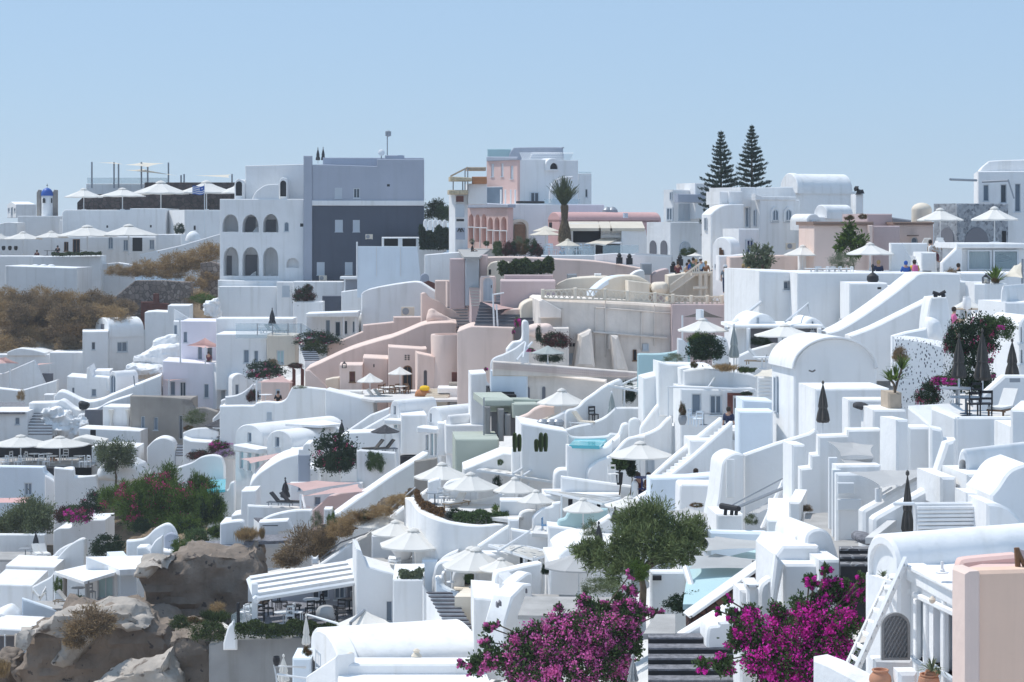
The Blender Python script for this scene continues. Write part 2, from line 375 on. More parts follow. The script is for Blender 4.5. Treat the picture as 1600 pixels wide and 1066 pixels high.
def CW(label,pts,h,thick=.35,m='W',name='wall',cat='wall',n=6,group=None,zb=None,th=None):
    """wall curved in plan: pts (x,y of the top edge, D)"""
    q=[P(*p) for p in pts]; q=[Vector(v) for v in smooth([tuple(v) for v in q],n)] if n>1 else q
    L=[];N=len(q)
    for i,p in enumerate(q):
        d=(q[min(i+1,N-1)]-q[max(i-1,0)]); d.z=0; d.normalize(); nn=Vector((-d.y,d.x,0)); L.append((p,nn))
    v=[];fa=[];e=.05
    for p,nn in L:
        b=(p.z-h) if zb is None else zb
        for t,z in ((0,b),(0,p.z-e),(e,p.z),(thick-e,p.z),(thick,p.z-e),(thick,b)): w=p+nn*t; v.append((w.x,w.y,z))
    for i in range(N-1):
        for j in range(6): k=(j+1)%6; fa.append((i*6+j,i*6+k,(i+1)*6+k,(i+1)*6+j))
    fa+= [tuple(range(6)),tuple((N-1)*6+j for j in range(6))]
    mb=MB().add(v,fa)
    if th: return mb.obj(name,m,th)
    return tag(mb.obj(name,m,None,mb.low()),label,cat,group)
def FL(pts,ref,D,m='terrace',name='terrace',thick=.15,kind='structure',th=None,label=None,cat=None):
    """flat horizontal slab whose picture outline is pts, level fixed by point ref at depth D"""
    z=ZC+(HOR-Y(ref))/F*D; q=[]
    for x,y in pts: d=(ZC-z)*F/(Y(y)-HOR); q.append((K(x)*d,d))
    if area(q)<0: q=q[::-1]
    n=len(q); v=[(a,b,z) for a,b in q]+[(a,b,z-thick) for a,b in q]
    mb=MB().add(v,[tuple(range(n)),tuple(range(2*n-1,n-1,-1))]+[(i,(i+1)%n,n+(i+1)%n,n+i) for i in range(n)])
    if th: return mb.obj(name,m,th)
    o=mb.obj(name,m,None,mb.low()); return tag(o,label,cat,None,kind)
def ST(label,a,b,al,w,n=8,m='tread',side='W',cat='stairs',group=None):
    """flight of steps from picture point a=(x,y,D) up to b; w metres wide along heading al"""
    p,q=P(*a),P(*b); u=Vector((math.cos(R(al)),math.sin(R(al)),0))*w; th=T('stairs',label,cat,p,group)
    sb=MB(); tb=MB(); d=(q-p)/n
    for i in range(n):
        s=p+d*i; e=p+d*(i+1); z=e.z; hz=Vector((d.x,d.y,0))
        c=[s,s+u,s+u+hz*1.02,s+hz*1.02]
        def bx(mb,zl,zh,g=0.):
            cc=[k.copy() for k in c]
            v=[Vector((k.x,k.y,zl)) for k in cc]+[Vector((k.x,k.y,zh)) for k in cc]
            mb.add(v,[(0,3,2,1),(4,5,6,7),(0,1,5,4),(1,2,6,5),(2,3,7,6),(3,0,4,7)])
        bx(sb,p.z-1.2,z-.05); bx(tb,z-.046,z)
    sb.obj('step_body',side,th); tb.obj('tread',m,th); return th
def SAIL(label,pts,poles=(),m='pcloth',sag=.12,D=None,cat='shade sail',pm='metal',group=None):
    q=[P(x,y,(d if d else (D or Dg(x,y+60)))) for x,y,d in pts]; c=sum(q,Vector())/len(q)
    th=T('shade_sail',label,cat,Vector((c.x,c.y,c.z-2)),group); mb=MB(); n=len(q); N=8
    v=[];fa=[]
    sz=max((a-c).length for a in q)
    for i in range(n):
        a,b=q[i],q[(i+1)%n]
        for j in range(N):
            t=j/N; e=a.lerp(b,t); e=e.lerp(c,.16*4*t*(1-t)); v.append(e)
    m0=len(v)
    for s in (.66,.33):
        for i in range(n*N): e=c.lerp(v[i],s); e=e.copy(); e.z-=sag*sz*(1-s*s)*.5; v.append(e)
    e=c.copy(); e.z-=sag*sz*.5; v.append(e); tot=n*N
    for k in range(2):
        for i in range(tot): j=(i+1)%tot; fa.append((k*tot+i,k*tot+j,(k+1)*tot+j,(k+1)*tot+i))
    for i in range(tot): fa.append((2*tot+i,2*tot+(i+1)%tot,3*tot))
    mb.add(v,fa).obj('sail',m,th,sharp=60)
    for i,yb in poles:
        p=q[i]; d=pts[i][2] or D or Dg(pts[i][0],pts[i][1]+60); e=P(pts[i][0],yb,d)
        MB().tube([e-Vector((0,0,.3)),p+Vector((0,0,.12))],.06,8).obj('pole',pm,th)
    return th
# ---- shared furniture meshes ---------------------------------------------------
def inst(name,me,parent=None,loc=(0,0,0),sc=(1,1,1),rz=0.,mt=None):
    o=bpy.data.objects.new(name,me); o.location=loc; o.scale=sc; o.rotation_euler=(0,0,rz); link(o,parent)
    if mt: o.material_slots[0].link='OBJECT'; o.material_slots[0].material=M[mt]
    return o
ME={}
def canopy_mesh():
    n=8; v=[];rings=[(0.03,1.),(.34,.62),(.67,.30),(1.,0.),(1.,-.11)]
    mb=MB(); S=4
    for r,z in rings:
        for i in range(n*S):
            a=6.28319*i/(n*S); k=(i%S)/S; sagf=4*k*(1-k)
            rr=r*(math.cos(math.pi/n)/math.cos(((a+1e-6)%(2*math.pi/n))-math.pi/n)) if r>.1 else r
            v.append((rr*math.cos(a),rr*math.sin(a),z-.09*sagf*r*(1 if r<1 else .5)))
    m=n*S; fa=[(i*m+j,i*m+(j+1)%m,(i+1)*m+(j+1)%m,(i+1)*m+j) for i in range(len(rings)-1) for j in range(m)]+[tuple(range(m))]
    mb.add(v,fa); return mb.mesh('canopy','cloth',sharp=25)
ME['canopy']=canopy_mesh()
ME['vent']=MB().lathe((0,0,0),[(.02,1.1),(.1,1.03),(.17,.92),(.18,.87),(.15,.9)],16,flute=.07,nf=8).mesh('vent','cloth',sharp=60)
rb=MB()
for i in range(8):
    a=6.28319*i/8; rb.tube([(0.02*math.cos(a),.02*math.sin(a),.93),(.97*math.cos(a),.97*math.sin(a),-.03)],.012,4)
    rb.tube([(0,0,.2),(.5*math.cos(a),.5*math.sin(a),.46)],.01,4)
ME['ribs']=rb.mesh('ribs','metal')
ME['pole']=MB().lathe((0,0,0),[(1,0),(1,1)],8).mesh('pole','metal')
ME['base']=MB().lathe((0,0,0),[(.3,0),(.3,.06),(.06,.1),(.05,.3)],14).mesh('base','metal')
ME['knob']=MB().lathe((0,0,0),[(.02,0),(.05,.04),(.045,.1),(.01,.14)],8).mesh('knob','metal')
def U(label,x,yt,hw,ye,yb,D=None,m='cloth',group='open parasols on the terraces',rot=None,pm='metal',vent=True):
    if D is None: D=Dg(x,yb)
    r=PX(hw,D); H_=PX(ye-yt,D)*.97; base=P(x,yb,D); ze=P(x,ye,D).z-base.z
    th=T('parasol',label,'parasol',base,group,rot if rot is not None else rnd.random()*.7)
    cz=inst('canopy',ME['canopy'],th,(0,0,ze),(r,r,H_),mt=m)
    if vent: inst('vent',ME['vent'],cz,mt=m)
    inst('ribs',ME['ribs'],th,(0,0,ze),(r,r,H_)); pr=max(.03,r*.022)
    inst('pole',ME['pole'],th,(0,0,-.2),(pr,pr,ze+H_*.95+.2),mt=pm); inst('base',ME['base'],th,sc=(1,1,1),mt=pm)
    return th
ME['fold']=MB().lathe((0,0,0),[(.04,1.),(.2,.9),(.55,.62),(.72,.42),(.62,.36),(.85,.22),(1.0,.06),(.8,0),(.3,.05)],40,flute=.22,nf=8).mesh('folded_canopy','tcloth',sharp=40)
ME['strap']=MB().lathe((0,0,0),[(.70,.36),(.74,.37),(.74,.40),(.70,.41)],20).mesh('strap','tcloth')
def UC(label,x,yt,hw,ye,yb,D=None,m='tcloth',group='closed parasols'):
    if D is None: D=Dg(x,yb)
    b=P(x,yb,D); h=PX(ye-yt,D); ze=P(x,ye,D).z-b.z; r=PX(hw,D)
    th=T('closed_parasol',label,'parasol',b,group,rnd.random()*3)
    c=inst('folded_canopy',ME['fold'],th,(0,0,ze),(r,r,h*.97),mt=m); inst('strap',ME['strap'],c,mt=m)
    inst('pole',ME['pole'],th,(0,0,-.3),(.035,.035,ze+.5)); inst('knob',ME['knob'],th,(0,0,ze+h*.95),mt=m if m!='greycl' else None)
    return th
# chair, table, lounger, pot, wall unit, lantern (metres)
c=MB()
for sx in(-1,1):
    for sy in(-1,1): pass
ME['seat']=MB().box((-.23,-.23,.42),(.23,.23,.47)).mesh('seat','metal')
ME['leg']=MB().box((-.022,-.022,0),(.022,.022,.43)).mesh('leg','metal')
bk=MB().box((-.23,.19,.45),(-.18,.24,.92)).box((.18,.19,.45),(.23,.24,.92)).box((-.23,.19,.82),(.23,.24,.92)).box((-.2,.2,.6),(.2,.23,.68))
ME['backrest']=bk.mesh('backrest','metal')
ME['tabletop']=MB().lathe((0,0,0),[(.9,.70),(1,.71),(1,.745),(.9,.75)],20).mesh('tabletop','metal')
ME['tleg']=MB().lathe((0,0,0),[(.28,0),(.26,.03),(.05,.06),(.045,.70)],12).mesh('pedestal','metal')
ME['lfr']=MB().box((-.32,-1,.2),(-.27,.95,.27)).box((.27,-1,.2),(.32,.95,.27)).box((-.32,-1,.2),(.32,-.94,.27)).box((-.32,.9,.2),(.32,.95,.27)).mesh('frame','pale_wood')
lc=MB().box((-.29,-.98,.27),(.29,.15,.36)); Mx=Matrix.Translation((0,.15,.31))@Matrix.Rotation(R(48),4,'X'); lc.box((-.29,0,-.04),(.29,.85,.05),Mx)
ME['lcu']=lc.mesh('cushion','cushion')
ME['lleg']=MB().box((-.03,-.03,0),(.03,.03,.22)).mesh('leg','pale_wood')
def CH(label,x,y,D=None,rz=0.,m='metal',group='terrace chairs',s=1.):
    if D is None: D=Dg(x,y)
    th=T('chair',label,'chair',P(x,y,D),group,R(rz)); s*=.7; th.scale=(s,s,s)
    inst('seat',ME['seat'],th,mt=m); inst('backrest',ME['backrest'],th,mt=m)
    for a in(-.2,.2):
        for b in(-.2,.2): inst('leg',ME['leg'],th,(a,b,0),mt=m)
    return th
def TB(label,x,y,D=None,r=.4,m='metal',group='terrace tables'):
    if D is None: D=Dg(x,y)
    th=T('table',label,'table',P(x,y,D),group); th.scale=(.72,.72,.72); inst('tabletop',ME['tabletop'],th,sc=(r,r,1),mt=m); inst('pedestal',ME['tleg'],th,mt=m); return th
def LG(label,x,y,D=None,rz=0.,m='cushion',fm='pale_wood',group='sun loungers'):
    if D is None: D=Dg(x,y)
    th=T('sun_lounger',label,'sun lounger',P(x,y,D),group,R(rz)); th.scale=(.75,.75,.75); inst('frame',ME['lfr'],th,mt=fm); inst('cushion',ME['lcu'],th,mt=m)
    for a in(-.29,.29):
        for b in(-.85,.8): inst('leg',ME['lleg'],th,(a,b,0),mt=fm)
    return th
ME['acb']=MB().box((-.45,-.17,.06),(.45,.17,.66)).box((-.42,-.175,.0),(-.34,.17,.06)).box((.34,-.175,0),(.42,.17,.06)).mesh('casing','W')
ME['acf']=MB().lathe((0,0,0),[(.24,0),(.24,.03),(.05,.035),(.04,.05)],18).mesh('fan_grille','gmetal')
def AC(label,x,y,D=None,rz=0.,s=1.,m='cream',two=False):
    if D is None: D=Dg(x,y)
    th=T('air_conditioner',label,'air conditioner',P(x,y,D),'air conditioning units',R(rz)); s*=.5; th.scale=(s,s,s)
    inst('casing',ME['acb'],th,mt=m); f=inst('fan_grille',ME['acf'],th,(-.14,-.17,.36)); f.rotation_euler=(R(90),0,0); return th
def POT(label,x,y,D=None,h=.6,r=.25,m='terracotta',prof=None,name='plant_pot',cat='pot',group=None):
    if D is None: D=Dg(x,y)
    mb=MB().lathe((0,0,0),[(a*r,b*h) for a,b in (prof or [(.55,0),(.8,.2),(1,.55),(.9,.85),(.75,.9),(.85,.93),(.85,1),(.7,1),(.65,.9)])],24)
    o=mb.obj(name,m); o.location=P(x,y,D); return tag(o,label,cat,group)
def LAMP(label,x,y,D=None,h=.5):
    if D is None: D=Dg(x,y)
    th=T('lantern',label,'lantern',P(x,y,D),'lanterns'); a=h*.28
    mb=MB().box((-a,-a,0),(a,a,.06*h))
    for sx in(-1,1):
        for sy in(-1,1): mb.box((sx*a-.02,sy*a-.02,0),(sx*a+.02,sy*a+.02,.6*h))
    mb.lathe((0,0,0),[(a*1.5,.6*h),(a*.5,.85*h),(a*.2,.88*h),(a*.25,h),(0.01,h)],4,a0=.785); mb.v=[tuple(Vector(q)+th.location) for q in mb.v]; mb.obj('frame','black',th)
    g=MB().lathe((0,0,0),[(a*.5,.06*h),(a*.5,.45*h)],8); g.v=[tuple(Vector(q)+th.location) for q in g.v]; g.obj('candle','cream',th); return th
# ---- plants -------------------------------------------------------------------
def qmesh(name,C,Nn,A,su,sv,m):
    """many leaves: centres C, normals N, long axis A, half sizes"""
    n=len(C); A=A/np.linalg.norm(A,axis=1)[:,None]; B=np.cross(Nn,A); B/=np.maximum(1e-6,np.linalg.norm(B,axis=1))[:,None]
    su=np.broadcast_to(su,(n,))[:,None]; sv=np.broadcast_to(sv,(n,))[:,None]
    V=np.stack([C-A*su,C+B*sv+A*su*.1,C+A*su,C-B*sv+A*su*.1],1).reshape(-1,3)
    me=bpy.data.meshes.new(name); me.vertices.add(4*n); me.vertices.foreach_set('co',V.astype('f').ravel())
    me.loops.add(4*n); me.loops.foreach_set('vertex_index',np.arange(4*n,dtype='i')); me.polygons.add(n)
    me.polygons.foreach_set('loop_start',np.arange(0,4*n,4,dtype='i')); me.update(calc_edges=True); me.materials.append(M[m]); return me
def unit(n): v=rng.normal(size=(n,3)); return v/np.linalg.norm(v,axis=1)[:,None]
def clump_pts(n,k,rad,spread=.22,fill=.55,flat=0.):
    c=unit(k); rr=(fill+(1-fill)*rng.random(k))**.6; c=c*rr[:,None]; c[:,2]=np.where(c[:,2]<-.45,-.45*rng.random(k),c[:,2])
    w=rng.random(k)+.4; i=rng.choice(k,n,p=w/w.sum()); p=c[i]+rng.normal(size=(n,3))*spread*(.5+rng.random(k)[i])[:,None]
    return p*np.array(rad),c*np.array(rad)
def leafmesh(name,n,k,rad,size,m,asp=.45,spread=.2,fill=.5,out=.6,up=.2):
    p,_=clump_pts(n,k,rad,spread,fill); o=p/np.maximum(1e-3,np.linalg.norm(p,axis=1))[:,None]
    A=o*out+unit(n)*.8+np.array((0,0,up)); N_=unit(n)+np.array((0,0,.5)); s=size*(.6+.8*rng.random(n)); return qmesh(name,p,N_,A,s,s*asp,m)
PM={}
def proto(k,f):
    if k not in PM: PM[k]=f()
    return PM[k]
SHK={'dry':lambda:[('foliage',leafmesh('foliage',5200,60,(1,1,.8),.085,'dry',.16,.16,.35,1.2,.25))],
 'drydk':lambda:[('foliage',leafmesh('foliage',5200,60,(1,1,.8),.08,'drydk',.2,.16,.35,1.,.25)),('twigs',leafmesh('twigs',1300,40,(1,1,.85),.09,'dry',.15,.15,.7,1.2,.3))],
 'green':lambda:[('foliage',leafmesh('foliage',5000,55,(1,1,.85),.06,'leaf',.5,.15,.5))],
 'dark':lambda:[('foliage',leafmesh('foliage',5200,55,(1,1,.85),.06,'dleaf',.5,.14,.55))],
 'olive':lambda:[('foliage',leafmesh('foliage',4600,50,(1,1,.8),.065,'olive',.25,.15,.4))],
 'sage':lambda:[('foliage',leafmesh('foliage',4200,50,(1,1,.8),.06,'sage',.25,.15,.5,1.,.5))],
 'bright':lambda:[('foliage',leafmesh('foliage',4600,50,(1,1,.85),.075,'brleaf',.3,.15,.5,1.,.5))],
 'hedge':lambda:[('foliage',leafmesh('foliage',5200,70,(1,1,.8),.055,'hedge',.5,.14,.7))],
 'rust':lambda:[('foliage',leafmesh('foliage',4200,50,(1,1,.8),.06,'rust',.5,.14,.55)),('leaves',leafmesh('leaves',1600,40,(1,1,.8),.06,'hedge',.5,.14,.5))],
 'maroon':lambda:[('foliage',leafmesh('foliage',3600,45,(1,1,.85),.07,'maroon',.5,.16,.5)),('leaves',leafmesh('leaves',2200,40,(1,1,.85),.07,'dleaf',.5,.16,.5))],
 'bougd':lambda:[('foliage',leafmesh('foliage',4200,50,(1,1,.9),.065,'dleaf',.5,.16,.5)),('flowers',leafmesh('flowers',420,26,(1,1,.9),.04,'rose',.8,.07,.85))],
 'boug':lambda:[('foliage',leafmesh('foliage',3600,50,(1,1,.85),.065,'leaf',.5,.16,.5)),('flowers',leafmesh('flowers',2200,30,(1,1,.85),.055,'magenta',.8,.1,.8))],
 'lav':lambda:[('foliage',leafmesh('foliage',2400,40,(1,1,.8),.06,'sage',.4,.16,.5)),('flowers',leafmesh('flowers',2400,34,(1,1,.8),.055,'lavfl',.8,.1,.8))],
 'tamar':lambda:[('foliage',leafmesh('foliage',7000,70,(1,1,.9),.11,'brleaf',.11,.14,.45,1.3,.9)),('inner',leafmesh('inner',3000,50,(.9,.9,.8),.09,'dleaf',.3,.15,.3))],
 'grass':lambda:[('blades',leafmesh('blades',900,26,(1,1,.3),.55,'dry',.035,.1,.2,.7,1.8))],
 'ggrass':lambda:[('blades',leafmesh('blades',900,26,(1,1,.3),.5,'hedge',.045,.1,.2,.7,1.8))]}
def SH(label,x,y,rx,ry,D=None,k='green',name='shrub',cat='shrub',group=None,ryd=None):
    """bush: centre (x,y), half width / half height in picture units"""
    if D is None: D=Dg(x,y+ry)
    ps=proto(k,SHK[k]); a,b=PX(rx,D),PX(ry,D); c=P(x,y,D); base=c-Vector((0,0,b*.8))
    th=T(name,label,cat,base,group,rnd.random()*6.28)
    for nm,me in ps: inst(nm,me,th,(0,0,b*.8),(a,a*(ryd or .8),b*1.12))
    return th
def tubeobj(paths,name,m,th):
    mb=MB()
    for p,r in paths: mb.tube(p,r,6)
    return mb.obj(name,m,th)
def TREE(label,x,yb,D,pts,n,size,m,asp=.25,name='olive_tree',cat='tree',trunk_r=.12,spread=.3,lean=None,group=None,fl=None):
    """tree: foot (x,yb); pts = clump centres (x,y,dD,r) in picture units"""
    b=P(x,yb,D); th=T(name,label,cat,b,group); C=[(P(px,py,D+dd),PX(r,D)) for px,py,dd,r in pts]
    cen=sum((c for c,_ in C),Vector())/len(C); mid=b.lerp(cen,.55); paths=[([b-Vector((0,0,.5)),b.lerp(mid,.5)+Vector((.08,0,0)),mid],[trunk_r,trunk_r*.8,trunk_r*.6])]
    for c,r in C: paths.append(([mid,mid.lerp(c,.5)+Vector((0,0,.1)),c],[trunk_r*.5,trunk_r*.3,.02]))
    tubeobj(paths,'trunk','bark',th)
    Ps=[];Os=[]
    tot=sum(r*r for _,r in C)
    for c,r in C:
        k=int(n*r*r/tot); q=unit(14)*(.45+.55*rng.random(14))[:,None]*r*.8; i=rng.integers(0,14,k)
        p=q[i]+rng.normal(size=(k,3))*r*spread; Ps.append(p+np.array(c)); Os.append(p)
    p=np.concatenate(Ps); o=np.concatenate(Os); o/=np.maximum(1e-3,np.linalg.norm(o,axis=1))[:,None]; k=len(p)
    A=o*.7+unit(k)*.7+np.array((0,0,.35)); s=size*(.6+.8*rng.random(k))
    me=qmesh('crown',p-np.array(b),unit(k)+np.array((0,0,.4)),A,s,s*asp,m); link(bpy.data.objects.new('crown',me),th)
    if fl:
        fm,nf,fs=fl; Q=[];
        for c,r in C:
            for _ in range(max(4,int(nf*r*r/tot))):
                d=Vector(unit(1)[0]); d.y=-abs(d.y); cc=np.array(c+d*r*(.55+.45*rnd.random())); kk=rnd.randint(15,70); Q.append(cc+rng.normal(size=(kk,3))*r*(.05+.002*kk))
        q=np.concatenate(Q); k=len(q); s=fs*(.6+.8*rng.random(k)); me=qmesh('flowers',q-np.array(b),unit(k),unit(k),s,s*.8,fm); link(bpy.data.objects.new('flowers',me),th)
    return th
def HEDGE(label,pts,h,wd,k='hedge',n=6000,size=.07,D=None,name='hedge',group=None,fl=None):
    """clipped hedge along picture points (x,y of base,D)"""
    q=[P(x,y,d) for x,y,d in pts]; b=q[len(q)//2].copy(); th=T(name,label,'hedge',b,group)
    L=[(q[i+1]-q[i]).length for i in range(len(q)-1)]; i=rng.choice(len(L),n,p=np.array(L)/sum(L)); t=rng.random(n)
    A=np.array([tuple(v) for v in q]); p=A[i]*(1-t)[:,None]+A[i+1]*t[:,None]
    u=rng.random((n,2)); ang=u[:,0]*math.pi; rr=(.75+.3*u[:,1]); bump=1+.16*np.sin(p[:,0]*3.1+p[:,1]*2.3)+.1*np.sin(p[:,0]*7.7)
    p=p+np.stack([rng.normal(size=n)*.05,np.cos(ang)*wd*rr,np.sin(ang)**.6*h*rr*bump],1)
    s=size*(.6+.8*rng.random(n)); me=qmesh('foliage',p-np.array(b),unit(n)+np.array((0,-.3,.6)),unit(n)+np.array((0,0,.4)),s,s*.5,{'green':'leaf','rust':'rust'}.get(k,k))
    link(bpy.data.objects.new('foliage',me),th); return th
def PINE(label,x,yt,yb,hw,D,seed):
    r=random.Random(seed); b=P(x,yb,D); h=P(x,yt,D).z-b.z; w=PX(hw,D); th=T('norfolk_pine',label,'pine tree',b,'tall pines on the skyline')
    tubeobj([([b,b+Vector((0,0,h*.6)),b+Vector((0,0,h))],[.16,.09,.015])],'trunk','bark',th)
    C=[];A=[];S=[]; z=.08*h; bp=[]
    while z<h*.985:
        f=1-z/h; L=w*min(1.,1.5*f**.8)*(.85+.3*r.random()); m=7 if f>.2 else 5; a0=r.random()*6
        for i in range(m):
            if r.random()<.08: continue
            a=a0+6.2832*i/m+r.uniform(-.2,.2); l=L*r.uniform(.75,1.08); d=np.array((math.cos(a),math.sin(a),0)); k=max(4,int(l/.07))
            bp.append(([b+Vector((0,0,z)),b+Vector((*(d[:2]*l),z+l*.16))],[.03,.01]))
            for j in range(k):
                t=.22+.78*(j+r.random())/k; c=d*l*t+np.array((0,0,z+.02*l+l*.22*t*t))
                for q in range(6):
                    C.append(c+rng.normal(size=3)*.05); side=np.cross(d,(0,0,1))*r.uniform(-1,1); A.append(d*.6+side*.9+np.array((0,0,.55+r.random()*.5))); S.append(.125*(1.25-.5*t)*(.7+.6*r.random()))
        z+=h*(.027+.03*f)
    tubeobj(bp,'branches','bark',th); S=np.array(S)
    me=qmesh('crown',np.array(C),unit(len(C)),np.array(A),S,S*.28,'pine'); link(bpy.data.objects.new('crown',me),th)
def SPIKY(label,x,y,D,h,n=40,m='palm',name='yucca',w=.05,spread=.9,cat='plant',droop=.3,group=None):
    b=P(x,y,D); th=T(name,label,cat,b,group); mb=MB(); 
    for i in range(n):
        a=rnd.random()*6.283; e=.25+rnd.random()*1.2; l=h*(.7+.4*rnd.random()); d=Vector((math.cos(a)*math.cos(e)*spread,math.sin(a)*math.cos(e)*spread,math.sin(e))).normalized(); s=d.cross(Vector((0,0,1))).normalized()*w
        p0=b; p1=b+d*l*.55; p2=b+d*l+Vector((0,0,-droop*l*.5))
        mb.add([p0-s*.6,p0+s*.6,p1+s,p1-s,p2],[(0,1,2,3),(3,2,4)])
    mb.obj('leaves',m,th); return th
def CACTUS(label,x,y,D,h,n=3,group=None):
    b=P(x,y,D); th=T('cactus',label,'cactus',b,group)
    for i in range(n):
        o=b+Vector(((i-(n-1)/2)*.22,rnd.uniform(-.1,.1),0)); hh=h*rnd.uniform(.6,1); MB().lathe(o,[(.07,-.1),(.1,.2*hh),(.105,.7*hh),(.08,.93*hh),(.02,hh)],16,flute=.12,nf=8).obj('stem','hedge',th)
    return th
# ---- people ---------------------------------------------------------------------
def skin(V,E,Rr,m,name,root=0,lev=1):
    me=bpy.data.meshes.new(name); me.from_pydata(V,E,[]); o=bpy.data.objects.new(name,me); COL.objects.link(o)
    md=o.modifiers.new('s','SKIN'); 
    for i,r in enumerate(Rr): me.skin_vertices[0].data[i].radius=(r,r)
    me.skin_vertices[0].data[root].use_root=True
    sb=o.modifiers.new('b','SUBSURF'); sb.levels=lev
    dg=bpy.context.evaluated_depsgraph_get(); nm=bpy.data.meshes.new_from_object(o.evaluated_get(dg)); bpy.data.objects.remove(o); bpy.data.meshes.remove(me)
    nm.name=name; nm.shade_smooth(); nm.materials.clear(); nm.materials.append(M[m]); return nm
def person_meshes(pose):
    sit=pose=='sit'; pz=.5 if sit else .95; up=pz+.5
    J={'pel':(0,0,pz,.125),'wst':(0,.01,pz+.18,.115),'chs':(0,.02,pz+.38,.135),'nk':(0,.01,pz+.53,.06),'hd':(0,-.02,pz+.66,.085),'top':(0,-.01,pz+.77,.07)}
    E=[('pel','wst'),('wst','chs'),('chs','nk'),('nk','hd'),('hd','top')]
    for s,n in((-1,'l'),(1,'r')):
        sw={'walk':.22*s}.get(pose,0.)
        J['hp'+n]=(.09*s,0,pz-.05,.095); J['kn'+n]=(.11*s,-.42,pz-.02,.065) if sit else (.10*s,-abs(sw)*.6-.02+.0*s-sw*.4,pz-.46,.065)
        J['an'+n]=(.11*s,-.42,.07,.042) if sit else (.10*s,-sw*1.1+.02,.07,.042); a=J['an'+n]; J['ft'+n]=(a[0]+.02*s,a[1]-.17,.035,.036)
        E+=[('pel','hp'+n),('hp'+n,'kn'+n),('kn'+n,'an'+n),('an'+n,'ft'+n)]
        J['sh'+n]=(.19*s,.02,pz+.46,.062); 
        if pose=='wave' or (sit and s>0 and pose=='sit'and False): el=(.36*s,-.1,pz+.6); wr=(.45*s,-.1,pz+.85)
        elif pose=='bent' : el=(.25*s,-.02,pz+.2); wr=(.12*s,-.27,pz+.28)
        elif sit: el=(.25*s,-.05,pz+.2); wr=(.14*s,-.3,pz+.12)
        else: el=(.26*s,.03-sw*.3,pz+.18); wr=(.26*s,-.06+sw*.6,pz-.06)
        if pose=='sitwave' and s<0: pass
        J['el'+n]=(*el,.044); J['wr'+n]=(*wr,.03); E+=[('chs','sh'+n),('sh'+n,'el'+n),('el'+n,'wr'+n)]
        d=(Vector(wr)-Vector(el)).normalized(); p=Vector(wr)+d*.07; J['pa'+n]=(*p,.034); E.append(('wr'+n,'pa'+n)); ax=d.orthogonal().normalized()
        for k,(o,l) in enumerate(((-.03,.075),(-.01,.09),(.012,.085),(.032,.065))):
            q=p+ax*o+d*l*.6; q2=p+ax*o*1.1+d*l; J['f%d%s'%(k,n)]=(*q,.009); J['g%d%s'%(k,n)]=(*q2,.008); E+=[('pa'+n,'f%d%s'%(k,n)),('f%d%s'%(k,n),'g%d%s'%(k,n))]
        q=Vector(wr)+d*.03+ax*-.045; J['th'+n]=(*q,.011); q+=d*.035; J['ti'+n]=(*q,.009); E+=[('wr'+n,'th'+n),('th'+n,'ti'+n)]
    K_=list(J); ix={k:i for i,k in enumerate(K_)}
    body=skin([J[k][:3] for k in K_],[(ix[a],ix[b]) for a,b in E],[J[k][3] for k in K_],'skin','body')
    def sub(ks,g,name):
        ii={k:i for i,k in enumerate(ks)}; return skin([J[k][:3] for k in ks],[(ii[a],ii[b]) for a,b in E if a in ii and b in ii],[J[k][3]+g for k in ks],'c_grey',name)
    mid={}
    shirt=sub(['wst','pel','chs','shl','shr','ell','elr'],.022,'shirt'); tr=sub(['pel','hpl','hpr','knl','knr','anl','anr'],.02,'trousers')
    hz=pz+.70; hair=MB().lathe((0,0.015,hz),[(.085,-.09),(.108,-.03),(.112,.04),(.09,.1),(.04,.13),(.005,.137)],14).mesh('hair','hair'); 
    fc=MB().lathe((0,0,0),[(.02,0),(.02,.02)],6).mesh('face','skin')
    ft=MB().box((-.045,-.118,hz-.035),(-.02,-.1,hz-.02)).box((.02,-.118,hz-.035),(.045,-.1,hz-.02)).box((-.03,-.112,hz-.105),(.03,-.095,hz-.095)).mesh('face','hair')
    return body,shirt,tr,hair,ft
def PE(label,x,yh,D,pose='stand',shirt='c_grey',tr='c_navy',hair='hair',rz=0.,group='people in the lane',hat=None,bag=None):
    b,s,t,h,f=proto('pe'+pose,lambda:person_meshes(pose)); top=1.28 if pose=='sit' else 1.76
    p=P(x,yh,D); p.z-=top; th=T('person',label,'person',p,group,R(rz))
    inst('body',b,th); inst('shirt',s,th,mt=shirt); inst('trousers',t,th,mt=tr); inst('hair',h,th,mt=hair); inst('face',f,th)
    if hat: MB().lathe(p+Vector((0,0,top-.06)),[(.2,0),(.2,.015),(.12,.02),(.11,.11),(.02,.13)],16).obj('hat',hat,th)
    if bag: MB().lathe(p+Vector((0,.2,top-.68)),[(.02,0),(.17,.05),(.18,.25),(.14,.42),(.02,.45)],14,sy=.6).obj('backpack',bag,th)
    return th
